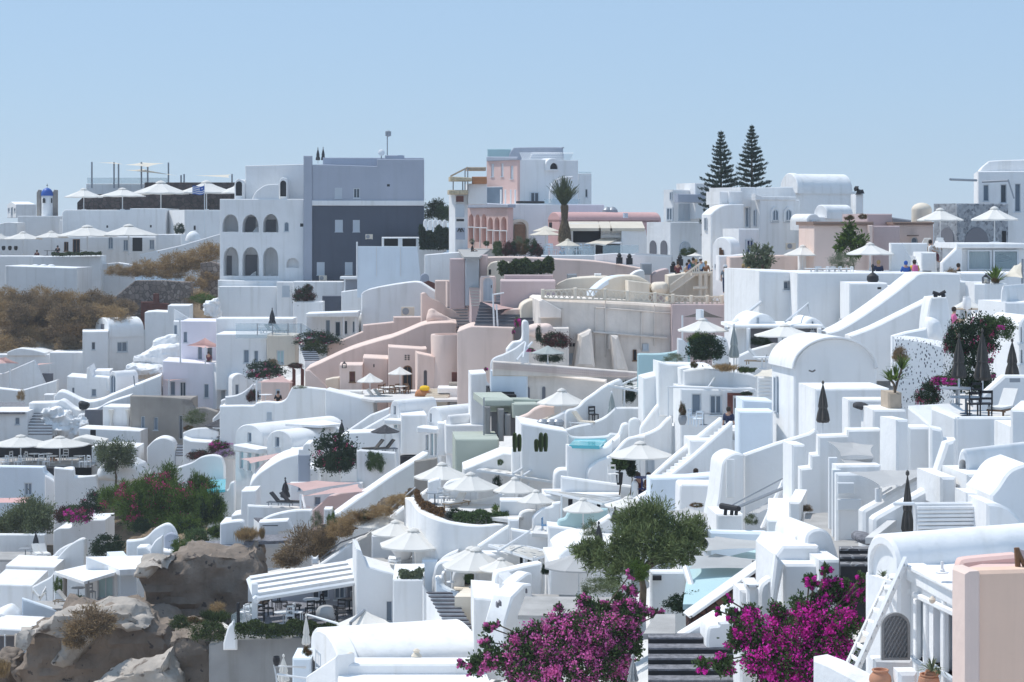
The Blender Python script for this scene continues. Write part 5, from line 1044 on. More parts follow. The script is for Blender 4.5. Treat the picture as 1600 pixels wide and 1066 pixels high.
H('low pink block between the two pink doors',733,147.5,3,('t',[(735,422),(876,428)],640),4,[(793,459,800,476,'v')],m='pbeige',name='pink_block',cat='building')
t=H('little pink house with a dark red framed window',605,145,3,('r',606,733,463,620),3,[(660,499,693,558,'r')],m='pbeige',name='pink_house'); LAMP('little black wall lantern on the pink house front',632,480,144.7,.5)
Wl('pink stair parapet left of the little pink house',415,146,6,('t',[(415,494),(440,492),(538,585)],650),.5,'pbeige'); H('tan arched oven niche beside the little pink house',530,147,3,('t',[(528,545),(570,535),(605,532)],620),1,m='cream',name='oven_niche',cat='oven')
FL([(480,600),(1330,600),(1330,655),(800,660),(480,610)],620,141,'terrace','terrace')
for x,yt,hw,ye,yb,D,l in((775,507,76,552,652,139,'white parasol left on the pink terrace'),(942,472,68,510,625,142,'white parasol right on the pink terrace by the arched door')): U(l,x,yt,hw,ye,yb,D,'cloth','parasols on the pink terrace',vent=False)
for x,y,l in((880,628,'long pale table on the pink terrace'),(940,622,'round pale table by the arched door on the pink terrace'),(830,640,'low table beside the striped loungers on the pink terrace')): TB(l,x,y,141,.8,'cushion')
for i,x in enumerate((835,870,905,915,970,980)): CH('wooden chair round the pink terrace tables',x,640-i%2*8,140.5+i%2,i*77,'wood','wooden chairs on the pink terrace',1.3)
t=H('white cushioned bench on the pink terrace',665,140,0,('r',666,732,608,640),.8,m='cushion',name='bench',cat='bench',dn=.1); LG('grey striped lounger facing left on the pink terrace',800,655,138.5,70,'cushion','pale_wood'); LG('second grey striped lounger on the pink terrace',840,655,138.5,70,'greycl','pale_wood')
ROCK('tan bean bag on the pink terrace',[(1015,640),(1030,610),(1060,600),(1100,612),(1105,640),(1060,650)],138,1.2,'orange',rough=.05,vox=.12,name='bean_bag',cat='bean bag'); ROCK('bright yellow cushion heaped on the bean bag',[(1045,605),(1055,583),(1095,583),(1105,600),(1080,612)],138,.9,'yellow',rough=.04,vox=.1,name='yellow_cushion',cat='cushion')
ST('small pale steps by the yellow cushion',(1075,650,137),(1110,595,139.5),0,1.6,5,'cream','cream'); H('low cream wall right of the yellow cushion',1150,138,0,('r',1150,1340,590,680),2,name='low_wall',cat='wall'); Wl('brown flat stone ledge under the turret',1215,139.5,0,('r',1212,1335,562,590),1,'taupe',name='stone_ledge')
# left house with glass balustrade
t=H('white house with a cream curved end and glass railed roof terrace',-60,165,0,('r',-80,204,292,470),5,[(72,378,104,453,'g'),(130,383,155,449,'g')],name='white_house'); addp(t,'wall',203,164.5,0,('s',[(203,298),(260,300),(320,299),(362,302)],470),4,[(256,382,298,460,'t')],m='cream',label='cream curved end'); 
addp(t,'glass_railing',150,164.6,0,('s',[(30,232),(150,232),(330,234),(395,234),(440,260),(480,295)],297),.05,m='clear',bev=0); b=MB(); 
for x in(150,235,320,392): b.tube([P(x,297,164.5),P(x,232,164.5)],.04,5)
b.obj('railing_posts','gmetal',t); addp(t,'upper_wall',-20,170,0,('r',-80,350,205,330),3)
UC('dark closed parasol on the glass railed roof terrace',232,150,19,245,290,166.5,'dcloth')
for x in(225,275): LG('grey lounger on the glass railed roof terrace',x,285,166,60,'greycl','gmetal','loungers on the glass railed terrace')
TB('small white table on the glass railed roof terrace',170,285,166,.5)
t=H('white poolside house with slab canopy on square posts',420,172,0,('r',420,712,190,330),5,[(528,213,554,296,'g'),(580,222,611,305,'d'),(633,218,649,292,'d'),(678,222,689,282,'g')],name='white_house'); addp(t,'canopy',420,169,0,('t',[(418,178),(706,168)],190),3.2)
for x in(624,690): addp(t,'post',x,169.3,0,('r',x,x+9,185,302),.25)
SH('long bougainvillea hedge with pinkish blossom above the stairs',480,325,125,42,163,'bougd',name='bougainvillea'); SH('green foot of the bougainvillea hedge',470,375,70,55,161.5,'hedge'); ST('narrow white stairs between hedge and cream house',(415,445,158),(380,350,163),0,1.2,9,'tread')
SH('pinkish bougainvillea behind the small vaulted shed',190,505,100,55,156,'bougd',name='bougainvillea'); SH('dark round shrub top over the bougainvillea',235,462,40,30,158,'drydk'); SH('maroon plants before the dark red gate pair',360,470,45,18,153,'maroon')
SAIL('pink sail hung between a white post and the pink wall',[(145,560,142),(292,521,146),(350,562,144)],[(0,672)],'pcloth',sag=.03,group='pink sails')
H('pink inner wall under the pink sail',170,148,0,('r',170,330,555,690),2,[(253,597,275,625,'s',.1)],m='pbeige',name='pink_wall',cat='wall'); Wl('white curved wall left of the pink sail',0,147,3,('s',[(-30,640),(20,634),(60,620),(100,592),(125,570),(132,600),(135,670)],720),.6); TB('white table under the pink sail',195,668,143.5,.7); PE('person seated in dark clothes under the pink sail',265,610,144,'sit','c_black','c_maroon')
for x in(345,392): Wl('dark red wooden gate leaf at the end of the pink wall',x,148.5,25,('t',[(x,475),(x+18,490)],560),.1,'redwood',name='gate',cat='gate',group='dark red gate leaves')
SH('thin shrub with bare stems left of the pink sail',125,640,32,40,143,'maroon')
H('white parapet wall with a sweeping curve under the pink sail',0,139,3,('s',[(-60,692),(60,690),(125,690),(145,676),(200,668),(265,672),(305,655),(330,610),(345,588),(380,585),(440,590),(530,600)],830),1.,[(203,726,230,768,'s',.06)],name='sweeping_wall',cat='wall'); H('long white terrace wall sloping down in the centre',525,137,-4,('t',[(525,600),(660,632),(792,664),(795,715)],840),2,name='long_wall',cat='wall'); SH('trailing plants over the sweeping white wall',385,588,48,12,138,'sage')
FL([(305,790),(520,770),(620,790),(500,800)],780,130,'W','terrace'); Wl('white stair parapet rising to the white vaults',610,129,8,('t',[(608,862),(640,836),(780,740),(885,700)],900),.4); Wl('second white stair parapet just in front',625,126.5,8,('t',[(640,870),(720,830),(890,735)],900),.4)
# vault pair
t=H('white vaulted house left of the pair with a small gable window',182,129,-40,('a',25,184,800,880,1130),('x',640),[(93,838,116,892,'g'),(50,926,72,1038,'t'),(94,932,116,1050,'t'),(137,940,160,1060,'t')],name='vaulted_house'); addp(t,'canopy',160,128.5,-40,('t',[(15,905),(155,932)],918 if False else 936),1.2,off=1.)
t=H('white vaulted house right of the pair with a small gable window',345,126,-40,('a',200,348,832,905,1130),('x',640),[(246,862,271,918,'g'),(203,985,245,1070,'t')],name='vaulted_house'); 
H('white block steps on the right vault roof',330,125,0,('t',[(332,930),(400,930),(402,912),(418,898),(445,900)],1000),3,name='white_block',cat='building'); SAIL('small pink sail before the vaulted houses',[(52,985,124),(280,950,125),(312,970,124),(108,1010,121)],[],'pcloth',sag=.05,group='pink sails')
UC('dark closed parasol at the end of the vault roofs',618,775,19,855,880,126,'dcloth')
t=H('white vault with door canopy, rearmost of the right group',898,124,-40,('a',884,940,658,720,860),('x',1150),[(905,690,918,738,'g'),(908,780,925,812,'t')],name='vaulted_house'); addp(t,'canopy',930,123.5,-20,('t',[(850,765),(955,770)],783),1.,off=.8); addp(t,'wall',1000,122,6,('r',950,1090,742,960),4)
t=H('white vault with tall doors in the middle of the right group',1165,119,-42,('a',1088,1172,698,780,1000),('x',1440),[(1106,732,1117,780,'g'),(1082,850,1100,935,'t'),(1108,835,1125,965,'t'),(1132,835,1145,965,'t')],name='vaulted_house'); addp(t,'canopy',1150,118.6,-20,('t',[(1033,806),(1150,818)],830),1.2,off=.9); addp(t,'pillar',1150,118,0,('r',1148,1195,785,970),1)
t=H('smaller white vault in front of the right group',1212,116,-45,('a',1193,1228,742,800,960),('x',1440),name='vaulted_house'); addp(t,'vault_side',1228,116,45,('r',1226,1330,800,960),1.5) if False else addp(t,'wall',1200,115.5,4,('r',1196,1420,798,960),3)
H('white terrace wall behind the flat dark parasol',612,124,0,('t',[(612,858),(650,840),(780,836),(892,838)],990),2,name='terrace_wall',cat='wall'); U('flat dark parasol before the white vault group',858,793,80,832,940,120,'dcloth','flat dark parasols',vent=False)
for x,m in((800,'tcloth'),(860,'tcloth')): LG('dark grey lounger on the terrace before the white vaults',x,945,119,-65,m,'gmetal','dark loungers before the white vaults')
tag(MB().lathe(P(1000,978,118),[(PX(58,118),-.6),(PX(58,118),.12),(PX(50,118),.14),(PX(48,118),0),(.02,0)],24,sy=.7).obj('hot_tub','black',None,P(1000,978,118)),'round dark hot tub sunk in the white terrace','hot tub')
SH('big dark bush with a few magenta flowers in the centre left',582,975,122,118,116,'bougd',name='bougainvillea_bush'); SH('second dense clump of the big dark bush',600,1010,90,80,115,'dark'); SH('climbing plant with small leaves on the white wall',800,1010,80,68,114.5,'green',ryd=.3,name='climber'); Wl('white wall under the climbing plant',700,114.8,0,('t',[(700,940),(720,935),(915,950),(925,1066)],1150),.4)
# ===== I: centre ==========================================================================
fr(720,400,400/1421)
H('mauve terrace block in front of the hedge planter',218,139,0,('r',219,525,138,330),5,m='mauve',name='mauve_block',cat='building'); H('mauve planter ledge carrying a row of shrubs',240,143,0,('r',240,512,105,160),2,m='mauve',name='planter',cat='planter'); HEDGE('row of grey green shrubs on the mauve planter',[(215,110,144.5),(510,100,144.5)],1.,.7,'hedge',7000,.12)
H('tiny beige vaulted hut behind the mauve block',145,149,0,('s',[(145,65),(165,40),(210,30),(268,35)],130),2,[(155,75,168,105,'v')],m='cream',name='vaulted_hut',cat='hut')
H('grey double door in the beige wall at the path',25,150.6,0,('a',25,102,5,25,130),.4,m='gdoor',name='double_door',cat='door'); H('brown wall block left of the grey door',-60,151,0,('r',-62,25,15,150),2,m='mauve',name='brown_wall',cat='wall'); H('brown wall block right of the grey door',102,151,0,('r',102,148,-5,130),2,m='mauve',name='brown_wall',cat='wall')
H('beige arched doorway with a pale blue door',105,142,0,('t',[(105,125),(112,112),(190,112),(195,125)],270),.7,[(124,120,178,252,'P',.2)],m='pbeige',name='doorway',cat='gateway')
ST('dark stone stairs down from the grey door',(60,290,146),(40,125,153),-10,3.2,10,'paving','mauve'); ST('dark slatted stairs beside the pink rail',(75,395,134),(110,255,141),0,4,8,'tread','inner')
Wl('tall pink parapet left of the dark slatted stairs',-100,144,14,('t',[(-100,90),(-20,150),(103,228)],420),.6,'pbeige') if False else None
b=P(185,400,134); tag(MB().tube([b,P(178,210,134)],.06,6).tube([P(205,395,134),P(198,270,134)],.06,6).tube([P(178,215,134),P(240,205,134)],.05,6).obj('stair_rail','metal',None,b),'white tubular rail beside the dark slatted stairs','railing')
SAIL('faded pink sail above the dark slatted stairs',[(115,255,138),(205,268,140),(305,292,138),(195,302,134)],[],'pcloth',sag=.03,group='pink sails'); Wl('pink wall dipping under the faded sail',195,137,4,('s',[(195,350),(230,320),(270,298),(330,292)],430),1,'pbeige')
H('large pale pink rounded wall below the stairs',-30,133,0,('s',[(-20,420),(45,395),(90,392),(280,398),(295,400)],730),6,m='pbeige',name='pink_bastion',cat='wall')
H('little beige vault with a blue window',333,136,4,('s',[(333,300),(345,270),(380,248),(420,240),(450,242)],400),3,[(405,306,421,358,'h')],m='cream',name='vaulted_hut',cat='hut')
SH('pink flowers in a pot on the white stair wall',315,375,22,35,131,'boug',name='potted_flowers'); SH('magenta tuft at the foot of the stair wall',292,425,12,14,131,'boug',name='potted_flowers')
t=H('broad beige barrel roof behind the lattice railing',505,141,-8,('s',[(503,210),(530,160),(570,135),(620,124),(800,126),(805,220)],240),5,m='cream',name='barrel_roof',cat='building'); addp(t,'skylight',590,144,0,('r',590,645,100,128),.6,m='gmetal'); addp(t,'vent_box',740,144,0,('r',742,780,98,130),.6)
t=H('curved beige ramp roof with a white edge',735,138,0,('s',[(733,200),(800,145),(860,116),(935,110),(1000,118),(1060,155)],240),4,m='cream',name='ramp_roof',cat='building'); CW(None,[(735,196,137.6),(800,142,137.9),(860,113,138.2),(925,109,138.5)],.35,1.2,'blue','ramp',th=t)
t=H('dark speckled curl roof and black box beside the lane',945,146,0,('s',[(945,105),(975,85),(1010,78),(1020,90)],130),2,m='W',name='curl_roof',cat='roof'); addp(t,'black_box',1003,147,0,('r',1003,1060,42,105),1.5,m='gmetal'); H('rounded dark capped white mass by the lane steps',1060,147,0,('s',[(1060,110),(1090,85),(1150,72),(1152,110)],180),2,m='mauve',name='rounded_mass',cat='wall')
H('beige box with slanted top behind the railing',930,136.5,6,('t',[(930,135),(1050,150)],230),3,m='cream',name='beige_box',cat='building'); ROCK('rounded beige plaster rock beside the wooden stairs',[(1055,215),(1062,160),(1100,148),(1150,150),(1150,215)],136,2,'cream',rough=.2,vox=.2,name='plaster_rock')
t=H('tall rough beige retaining wall of the centre terrace',440,131,4,('t',[(432,248),(450,238),(800,252),(1175,272)],680),8,m='beige',name='retaining_wall',cat='wall',bev=.15); 
for x,y0,y1 in((560,290,440),(745,290,600),(800,240,560),(1000,310,520),(1072,270,500)): addp(t,'drainpipe',x,130.9-.0+ (0),4,('r',x,x+7,y0,y1),.15,m='pbeige',off=.12 )if False else addp(t,'drainpipe',440,131,4,('p',[(x,y1),(x+6,y1),(x+6,y0),(x,y0)]),.2,m='beige',off=.16)
addp(t,'ledge',440,131,4,('p',[(735,430),(735,418),(900,430),(1150,450),(1150,462),(900,442)]),.4,m='beige',off=.3); addp(t,'ledge',440,131,4,('p',[(745,290),(745,282),(1175,314),(1175,322)]),.3,m='beige',off=.15); addp(t,'buttress',440,131,4,('p',[(632,616),(660,440),(725,410),(745,600),(745,620)]),2.5,m='beige',off=2.,bev=.2); addp(t,'buttress',440,131,4,('p',[(855,640),(840,445),(875,445),(930,630),(930,650)]),2.5,m='beige',off=2.,bev=.2); addp(t,'meter_box',440,131,4,('r',820,875,440,520),.5,m='beige',off=.5); addp(t,'slant_roof',440,131,4,('p',[(435,250),(455,240),(560,300),(558,345),(440,345)]),1.5,m='beige',off=1.2)
W2(t,440,131,4,[(603,484,615,503,'v'),(620,484,634,503,'v'),(955,520,975,580,'k'),(1008,488,1042,525,'s'),(600,540,632,600,'s')])
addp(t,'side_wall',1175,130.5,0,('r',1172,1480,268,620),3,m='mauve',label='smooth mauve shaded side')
t=T('balustrade','beige lattice railing with square posts along the centre terrace','railing',P(800,250,131)); b=MB(); pts=[(455,188,236),(635,180,242),(800,185,246),(925,195,252),(1078,205,260),(1178,215,266),(1280,222,270),(1370,222,270),(1450,222,270)]
for x,y0,y1 in pts: addp(t,'post',x,130.8,0,('r',x-10,x+10,y0-4,y1+2),.35,m='cream')
for i in range(len(pts)-1):
    (xa,ya,za_),(xb,yb_,zb_)=pts[i],pts[i+1]; n=max(3,int((xb-xa)/28))
    for y,w in((ya,yb_),(za_-6,zb_-6)): b.tube([P(xa,y+4,131),P(xb,w+4,131)],.06,5)
    for j in range(n):
        x0=xa+(xb-xa)*j/n; x1=xa+(xb-xa)*(j+1)/n; f0=j/n; f1=(j+1)/n; t0=ya+(yb_-ya)*f0+4; t1=ya+(yb_-ya)*f1+4; c0=za_-6+(zb_-za_)*f0; c1=za_-6+(zb_-za_)*f1
        b.tube([P(x0,c0,131),P(x1,t1,131)],.05,4); b.tube([P(x0,t0,131),P(x1,c1,131)],.05,4)
b.obj('lattice','cream',t)
t=T('wooden_stairs','pale wooden stairs with slatted railings down from the lane','stairs',P(1250,240,135)); b=MB()
for i in range(14): x=1165+i*12; y=205-i*9; b.tube([P(x,y,136),P(x,y-45,136)],.06,4)
b.tube([P(1165,162,136),P(1330,40,136)],.08,5).tube([P(1165,205,136),P(1330,85,136)],.08,5)
for x in(1330,1360,1395,1430): b.tube([P(x,225,136),P(x,85,136)],.13,5)
b.tube([P(1290,95,136),P(1450,95,136)],.12,5).tube([P(1290,180,136),P(1370,180,136)],.15,5); b.obj('railing','cream',t); addp(t,'landing',1330,136,0,('r',1285,1450,97,112),2,m='cream'); 
H('cream plaster slope under the wooden stairs',1180,138,0,('t',[(1150,110),(1240,95),(1450,90),(1660,105)],260),3,m='cream',name='plaster_slope',cat='wall')
# lower lattice wall
SAIL('dark grey sail under the mauve side wall',[(1230,340,127),(1345,300,128),(1460,345,127)],[(0,440)],'tcloth',sag=.02)
H('long pierced brown wall across the centre',175,113,-7,('t',[(175,583),(500,606),(985,645)],640),.35,m='beige',name='pierced_wall',cat='wall',dn=0) 
b=MB(); f=Fc(175,112.9,-7)
for i in range(66):
    for j in range(3): x=182+i*12; y=592+(x-175)*.077+j*13; b.fbox(f,f.us(x),f.us(x+6),-.03,.02,f.pt(x,y+7)[1],f.pt(x,y)[1])
o=b.obj('piercings','mauve',None,b.low()); pw=[q for q in SC.objects if q.name=='pierced_wall'][0]; o.parent=pw; o.location=o.location-pw.location; o['kind']='stuff'
t=H('long white and beige wall under the pierced wall',165,113.4,-7,('t',[(163,636),(500,660),(800,696)],800),1.5,m='beige',name='beige_wall',cat='wall'); addp(t,'wall',165,113.2,-7,('t',[(163,632),(370,648)],800),.3,off=.1,m='blue',label='pale blue left stretch'); W2(t,165,113.4,-7,[(360,725,383,800,'I'),(452,725,470,800,'I')])
b=MB(); f=Fc(175,113,-7)
for i in range(46):
    for j in range(2): x=185+i*17; y=597+ (x-175)*.077+j*17; b.fbox(f,f.us(x),f.us(x+8),-.03,.02,f.pt(x,y+8)[1],f.pt(x,y)[1])
b.obj('piercings','brownw',None) if False else None
Wl('white curved parapet left of the pierced wall',165,114,-3,('s',[(160,640),(166,585),(190,562),(235,545),(300,512),(350,476),(356,500),(330,560)],660),.5) ; Wl('white stepped stair wall climbing left of the beige bastion',255,121,4,('s',[(255,520),(290,480),(340,462),(345,370),(372,362),(380,400)],600),1.)
b=P(310,580,112.5); tag(MB().tube([b,P(395,480,115)],.07,6).tube([P(345,565,112.5),P(360,480,114)],.05,5).obj('hand_rail','metal',None,b),'white diagonal pipe rail beside the curved parapet','railing')
H('tall white stair block with dark treads left of the pierced wall',55,116,4,('t',[(55,655),(140,650),(145,700),(215,780)],860),3,name='stair_block',cat='stairs'); ST('small black stone steps beside the blue white wall',(180,780,112),(140,720,115),0,1.3,4,'black','black'); SH('small red flowers in the corner of the stair block',140,630,14,12,114,'boug',name='potted_flowers')
ROCK('white rounded plaster mass beside the dark red bougainvillea',[(350,440),(365,395),(420,380),(500,385),(515,440),(430,470)],127,2,'pbeige',rough=.2,vox=.2,name='plaster_mass'); SH('dark red bougainvillea against the beige wall',520,475,78,50,124,'maroon',name='bougainvillea'); SH('dark green foot of the red bougainvillea',490,565,70,40,121,'dark'); SH('thin climbing creeper left of the red bougainvillea',432,440,16,60,123,'dark',name='creeper'); SH('pink flowers behind the small grey parasol',385,525,30,14,120,'boug',name='potted_flowers'); H('shadowed beige wall behind the small grey parasol',365,128.5,0,('r',360,600,400,620),2,m='beige',name='beige_wall',cat='wall')
U('small grey green parasol beneath the red bougainvillea',483,497,92,537,610,116.5,'greycl',None,vent=False)
# green concrete frame, parasol, curved parapets
t=H('pale green concrete frame structure with bare posts',125,108,0,('t',[(128,786),(500,800),(500,835)],836),.2,m='green',name='concrete_frame',cat='structure',dn=0)
addp(t,'roof_slab',130,107,8,('r',130,292,800,838),5,m='green'); addp(t,'roof_slab',292,106.6,8,('r',290,432,822,900),4,m='green'); 
for x,y0,y1 in((133,838,1010),(208,850,1030),(245,880,1000)): addp(t,'post',x,106.6,6,('r',x,x+32,y0,y1),.8,m='concrete')
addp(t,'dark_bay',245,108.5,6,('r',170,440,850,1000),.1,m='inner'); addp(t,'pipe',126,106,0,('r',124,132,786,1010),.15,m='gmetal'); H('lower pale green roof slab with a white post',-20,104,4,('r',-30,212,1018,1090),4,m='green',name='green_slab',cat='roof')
U('big white parasol over the curved white parapets in the centre',560,738,138,812,925,103,group='parasols in the centre')
b=P(440,915,102); tag(MB().tube([b,P(700,815,103.5)],.06,6).obj('hand_rail','cream',None,b),'slanting pale hand rail behind the grey canisters','railing')
Wl('beige curved parapet with a rounded crest',365,104,0,('s',[(320,900),(370,880),(410,850),(460,832),(520,835)],930),1,'pbeige'); Wl('white curved parapet rising to the lattice pergola',470,101.5,8,('s',[(470,918),(530,890),(580,862),(650,838),(690,800),(740,765),(800,722),(880,685),(900,700)],990),.5); H('white tombstone shaped slab by the curved parapet',580,101,4,('a',580,658,850,880,960),.35,name='rounded_slab',cat='wall'); 
Wl('long white terrace wall before the tombstone slab',430,100,2,('s',[(430,940),(560,965),(640,945),(720,928),(800,895),(850,850),(870,842),(1055,843)],1010),.45)
for x in(455,500,540): POT('grey canister lying on the terrace wall end',x,945,100.6,.35,.3,'gmetal',[(.8,0),(1,.3),(1,.7),(.6,1)],'canister','canister','grey canisters on the terrace wall')
CH('small black chair before the white curved parapet',737,920,101.6,30,'black','black chairs in the centre',1.2); LG('cream cushioned lounger beside the black chair',680,945,100.6,60,'cream','W')
t=H('white pool terrace block with cactus ledge',340,98,4,('t',[(335,930),(470,955),(590,975),(612,1000)],1180),4,name='pool_block',cat='building'); FL([(600,1050),(770,1055),(830,1000),(640,1010)],1030,95,'water','pool_water',kind='structure'); Wl('white pool rim curving round the small blue pool',610,96,0,('s',[(590,985),(640,1005),(800,1000),(830,985),(880,990)],1015),.3); Wl('white front wall under the small blue pool',600,93.4,6,('s',[(590,1050),(700,1058),(800,1062),(845,1020)],1200),.6)
CACTUS('tall pair of cacti on the ledge left of the pool block',312,1075,96,.95,2); CACTUS('three armed cactus on the ledge before the pool block',445,1075,95.5,.85,3)
def PERG(label,pts,D0,D1,n=10,post=(),m='cream'):
    """white pergola with woven shade slats; pts: back-left, back-right, front-right, front-left"""
    q=[P(*pts[0],D1),P(*pts[1],D1),P(*pts[2],D0),P(*pts[3],D0)]; t=T('pergola',label,'pergola',Vector((q[3].x,q[3].y,q[3].z-2.3)),'white slatted pergolas'); fm=MB(); sl=MB()
    for a,b in((0,1),(1,2),(2,3),(3,0)): fm.tube([q[a],q[b]],.07,4)
    for i in range(1,n):
        f=i/n; a=q[0].lerp(q[1],f); b=q[3].lerp(q[2],f); fm.tube([a,b],.03,4)
        for j in range(7):
            if (i+2*j)%4!=0 or rnd.random()<.25:
                g=j/7; c=a.lerp(b,g)+Vector((0,0,.04)); d=a.lerp(b,g+.15)+Vector((0,0,.04)); e=(q[1]-q[0])/n*1.0; sl.add([c-e*1.02,c,d,d-e*1.02],[(0,1,2,3)])
    fm.obj('frame','metal',t)
    s=sl.obj('shade_slats','cloth',t)
    for x,y,yb in post: addp(t,'post',x,D0+.1,0,('r',x,x+10,y,yb),.15,m='metal')
    return t
PERG('white slatted pergola behind the curved parapets, furthest of all',[(1000,700),(1225,705),(1215,790),(820,722)],101,107,12,[(903,745,845)]); b=P(880,720,102); tag(MB().tube([b,P(1040,650,107)],.06,5).tube([P(1010,765,101),P(1160,685,106)],.06,5).obj('guy_bars','metal',None,b),'two slanting white bars holding the furthest pergola','bar')
t=H('dark recess and white wall under the furthest pergola',850,105,0,('r',850,1230,745,860),3,[(1018,790,1042,845,'v'),(1105,790,1140,812,'v')],name='white_house'); SH('tall climbing shrub under the furthest pergola',920,765,55,75,103.5,'dark',name='climber')
UC('closed white parasol before the furthest pergola',838,757,22,885,960,100.5,'greycl')
Wl('white curved parapet beside the rounded white slab',600,97,10,('s',[(800,1085),(830,1050),(880,990),(900,940),(925,928),(940,935)],1150),.5); H('white round topped slab with a hole in the centre terraces',930,97,0,('a',932,1000,900,930,1030),.4,name='rounded_slab',cat='wall'); Wl('tall white curved parapet rising to the white house',1000,96,8,('s',[(1000,990),(1005,950),(1040,900),(1070,860),(1100,825),(1140,810),(1215,812)],1060),.5); Wl('lower white curved parapet with a peaked end',870,93.5,8,('s',[(868,1085),(930,1030),(970,1005),(1040,985),(1100,955),(1140,915),(1172,893),(1176,960)],1160),.5); H('white terrace front below the white house',1170,94,4,('t',[(1168,945),(1350,960)],1120),2,name='terrace_wall',cat='wall')
# ===== J: right middle ======================================================================
fr(1020,420,320/1312)
t=H('great white wall block with a small square window',683,110,8,('t',[(683,14),(1058,26)],420),8,[(838,78,911,136,'g',.35)],m='W2',name='great_wall',cat='building'); addp(t,'corner_pier',1058,109,20,('r',1056,1260,28,400),4); addp(t,'plaque',1058,109,20,('r',1108,1146,36,82),.05,m='tealwall',off=.04,bev=0)
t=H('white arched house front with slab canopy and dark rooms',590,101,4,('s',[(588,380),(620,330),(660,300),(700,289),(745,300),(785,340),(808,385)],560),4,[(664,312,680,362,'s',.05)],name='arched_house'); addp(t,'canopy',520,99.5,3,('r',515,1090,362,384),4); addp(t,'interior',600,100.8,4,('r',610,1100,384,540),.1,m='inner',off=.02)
t2=addp(t,'arch',945,101,4,('s',[(942,385),(970,345),(1010,315),(1045,318),(1085,350),(1112,390)],560),3)
for x in(605,808,835,1060): addp(t,'column',x,99.3,3,('r',x,x+22,380,540),.4)
W2(t,945,101,4,[(1012,335,1028,395,'g')])
SH('dark planting in the shade of the arched house',690,465,75,42,99.4,'dark'); Wl('white sloping terrace wall before the arched house',555,97.5,0,('t',[(545,560),(640,515),(780,478),(830,480)],660),.4); Wl('white wall with rounded end below the great wall',390,99,0,('s',[(385,440),(420,430),(470,450),(490,520)],600),.4)
t=U('big square white cantilever parasol with a boxy white mast',322,318,168,392,560,103,'cloth','parasols in the right middle'); addp(t,'mast',305,103,0,('r',308,332,262,330),.6,m='metal')
U('wide low white parasol before the arched house',845,356,198,424,560,96.5,'cloth','parasols in the right middle'); UC('grey green closed parasol beside the big shrub',520,358,30,570,650,93,'greycl')
b=P(850,340,99); tag(MB().tube([b,P(995,222,105),P(1018,385,101)],.06,6).obj('guy_bars','metal',None,b),'bent white bar rising over the low parasol','bar'); b=P(470,385,101); tag(MB().tube([b,P(690,215,110)],.1,6).obj('guy_bars','metal',None,b),'long white bar slanting up beside the cantilever parasol','bar')
AC('white air conditioner at the foot of the great wall',1230,372,104,0,1.3,'W')
Wl('pale teal curved wall of the upper pool',-100,103,-4,('s',[(-100,560),(-90,545),(0,545),(80,540),(150,525),(235,470),(240,520)],620),.5,'tealwall'); Wl('white sharp wall fin behind the big shrub',160,101,0,('s',[(158,445),(190,452),(225,485)],560),.4)
H('white planter block in front of the teal wall',40,96,4,('t',[(38,598),(100,612),(370,618)],680),2,name='planter',cat='planter'); H('white curved planter with grasses above the white house',205,93.5,2,('s',[(198,655),(330,640),(480,655),(600,672),(665,690)],790),3,name='planter',cat='planter'); Wl('white wall left of the curved planter',-120,97,4,('t',[(-60,700),(40,675),(180,690)],860),2)
SH('big round dark green shrub in the right middle',345,520,125,105,93,'dark'); SH('spiky upper tuft of the big round shrub',310,470,80,60,93.6,'tamar'); SH('low green plants left of the big shrub',130,575,70,35,94.5,'sage'); SH('dry brown grasses on the curved planter',460,635,85,35,91.6,'grass',name='grass_tuft'); SH('green grasses at the right end of the curved planter',590,650,80,28,91.5,'ggrass',name='grass_tuft'); SH('small upright plant at the left end of the curved planter',265,620,25,28,92,'rust')
TB('white table on the terrace by the low parasol',700,640,90,.6); CH('white chair by the low parasol',745,640,90,90); LG('white towel covered lounger by the low parasol',690,615,91,70)
t=H('white house with two double windows and a pergola bar',180,91.5,2,('t',[(178,768),(670,780)],1080),3,[(248,800,312,932,'g',.25),(364,808,446,935,'g',.25),(518,826,566,965,'d',.2)],name='white_house'); addp(t,'door_surround',480,91.3,2,('r',480,515,795,960),.2,m='redwood',off=.1); addp(t,'door_head',480,91.3,2,('r',480,640,795,812),.2,m='redwood',off=.15); addp(t,'pergola_bar',95,89.8,2,('p',[(95,764),(95,752),(660,768),(660,780)]),.15,m='metal'); addp(t,'pergola_post',96,89.8,2,('r',95,104,752,950),.12,m='metal')
SH('dark creeper on the door head of the white house',600,800,38,16,90.5,'dark',name='creeper'); b=P(350,765,90); tag(MB().tube([b,P(395,697,92)],.04,5).obj('guy_bars','metal',None,b),'short white bar above the white house','bar')
POT('grey pot on the terrace of the white house',190,1000,89.5,.45,.2,'gmetal',None,'plant_pot','pot'); SH('yellowish column shaped shrub in the grey pot',190,915,25,58,89.5,'rust',name='potted_shrub'); TB('round grey metal table before the white house',325,1000,89.3,.5,'gmetal'); CH('grey metal chair left of the round table',258,1000,89.3,60,'blue','grey chairs before the white house',1.1); CH('grey metal chair right of the round table',290,1010,88.8,200,'blue','grey chairs before the white house',1.1)
PE('person in navy walking past the door of the white house',487,885,88.5,'walk','c_navy','c_navy','hair',150)
t=H('white louvered screen beside the arched gable house',672,87.5,0,('r',672,770,692,850),.2,name='louver_screen',cat='screen')
for i in range(6): addp(t,'slat',674,87.3,0,('r',674,768,700+i*23,714+i*23),.1,m='metal',bev=.02,off=.05)
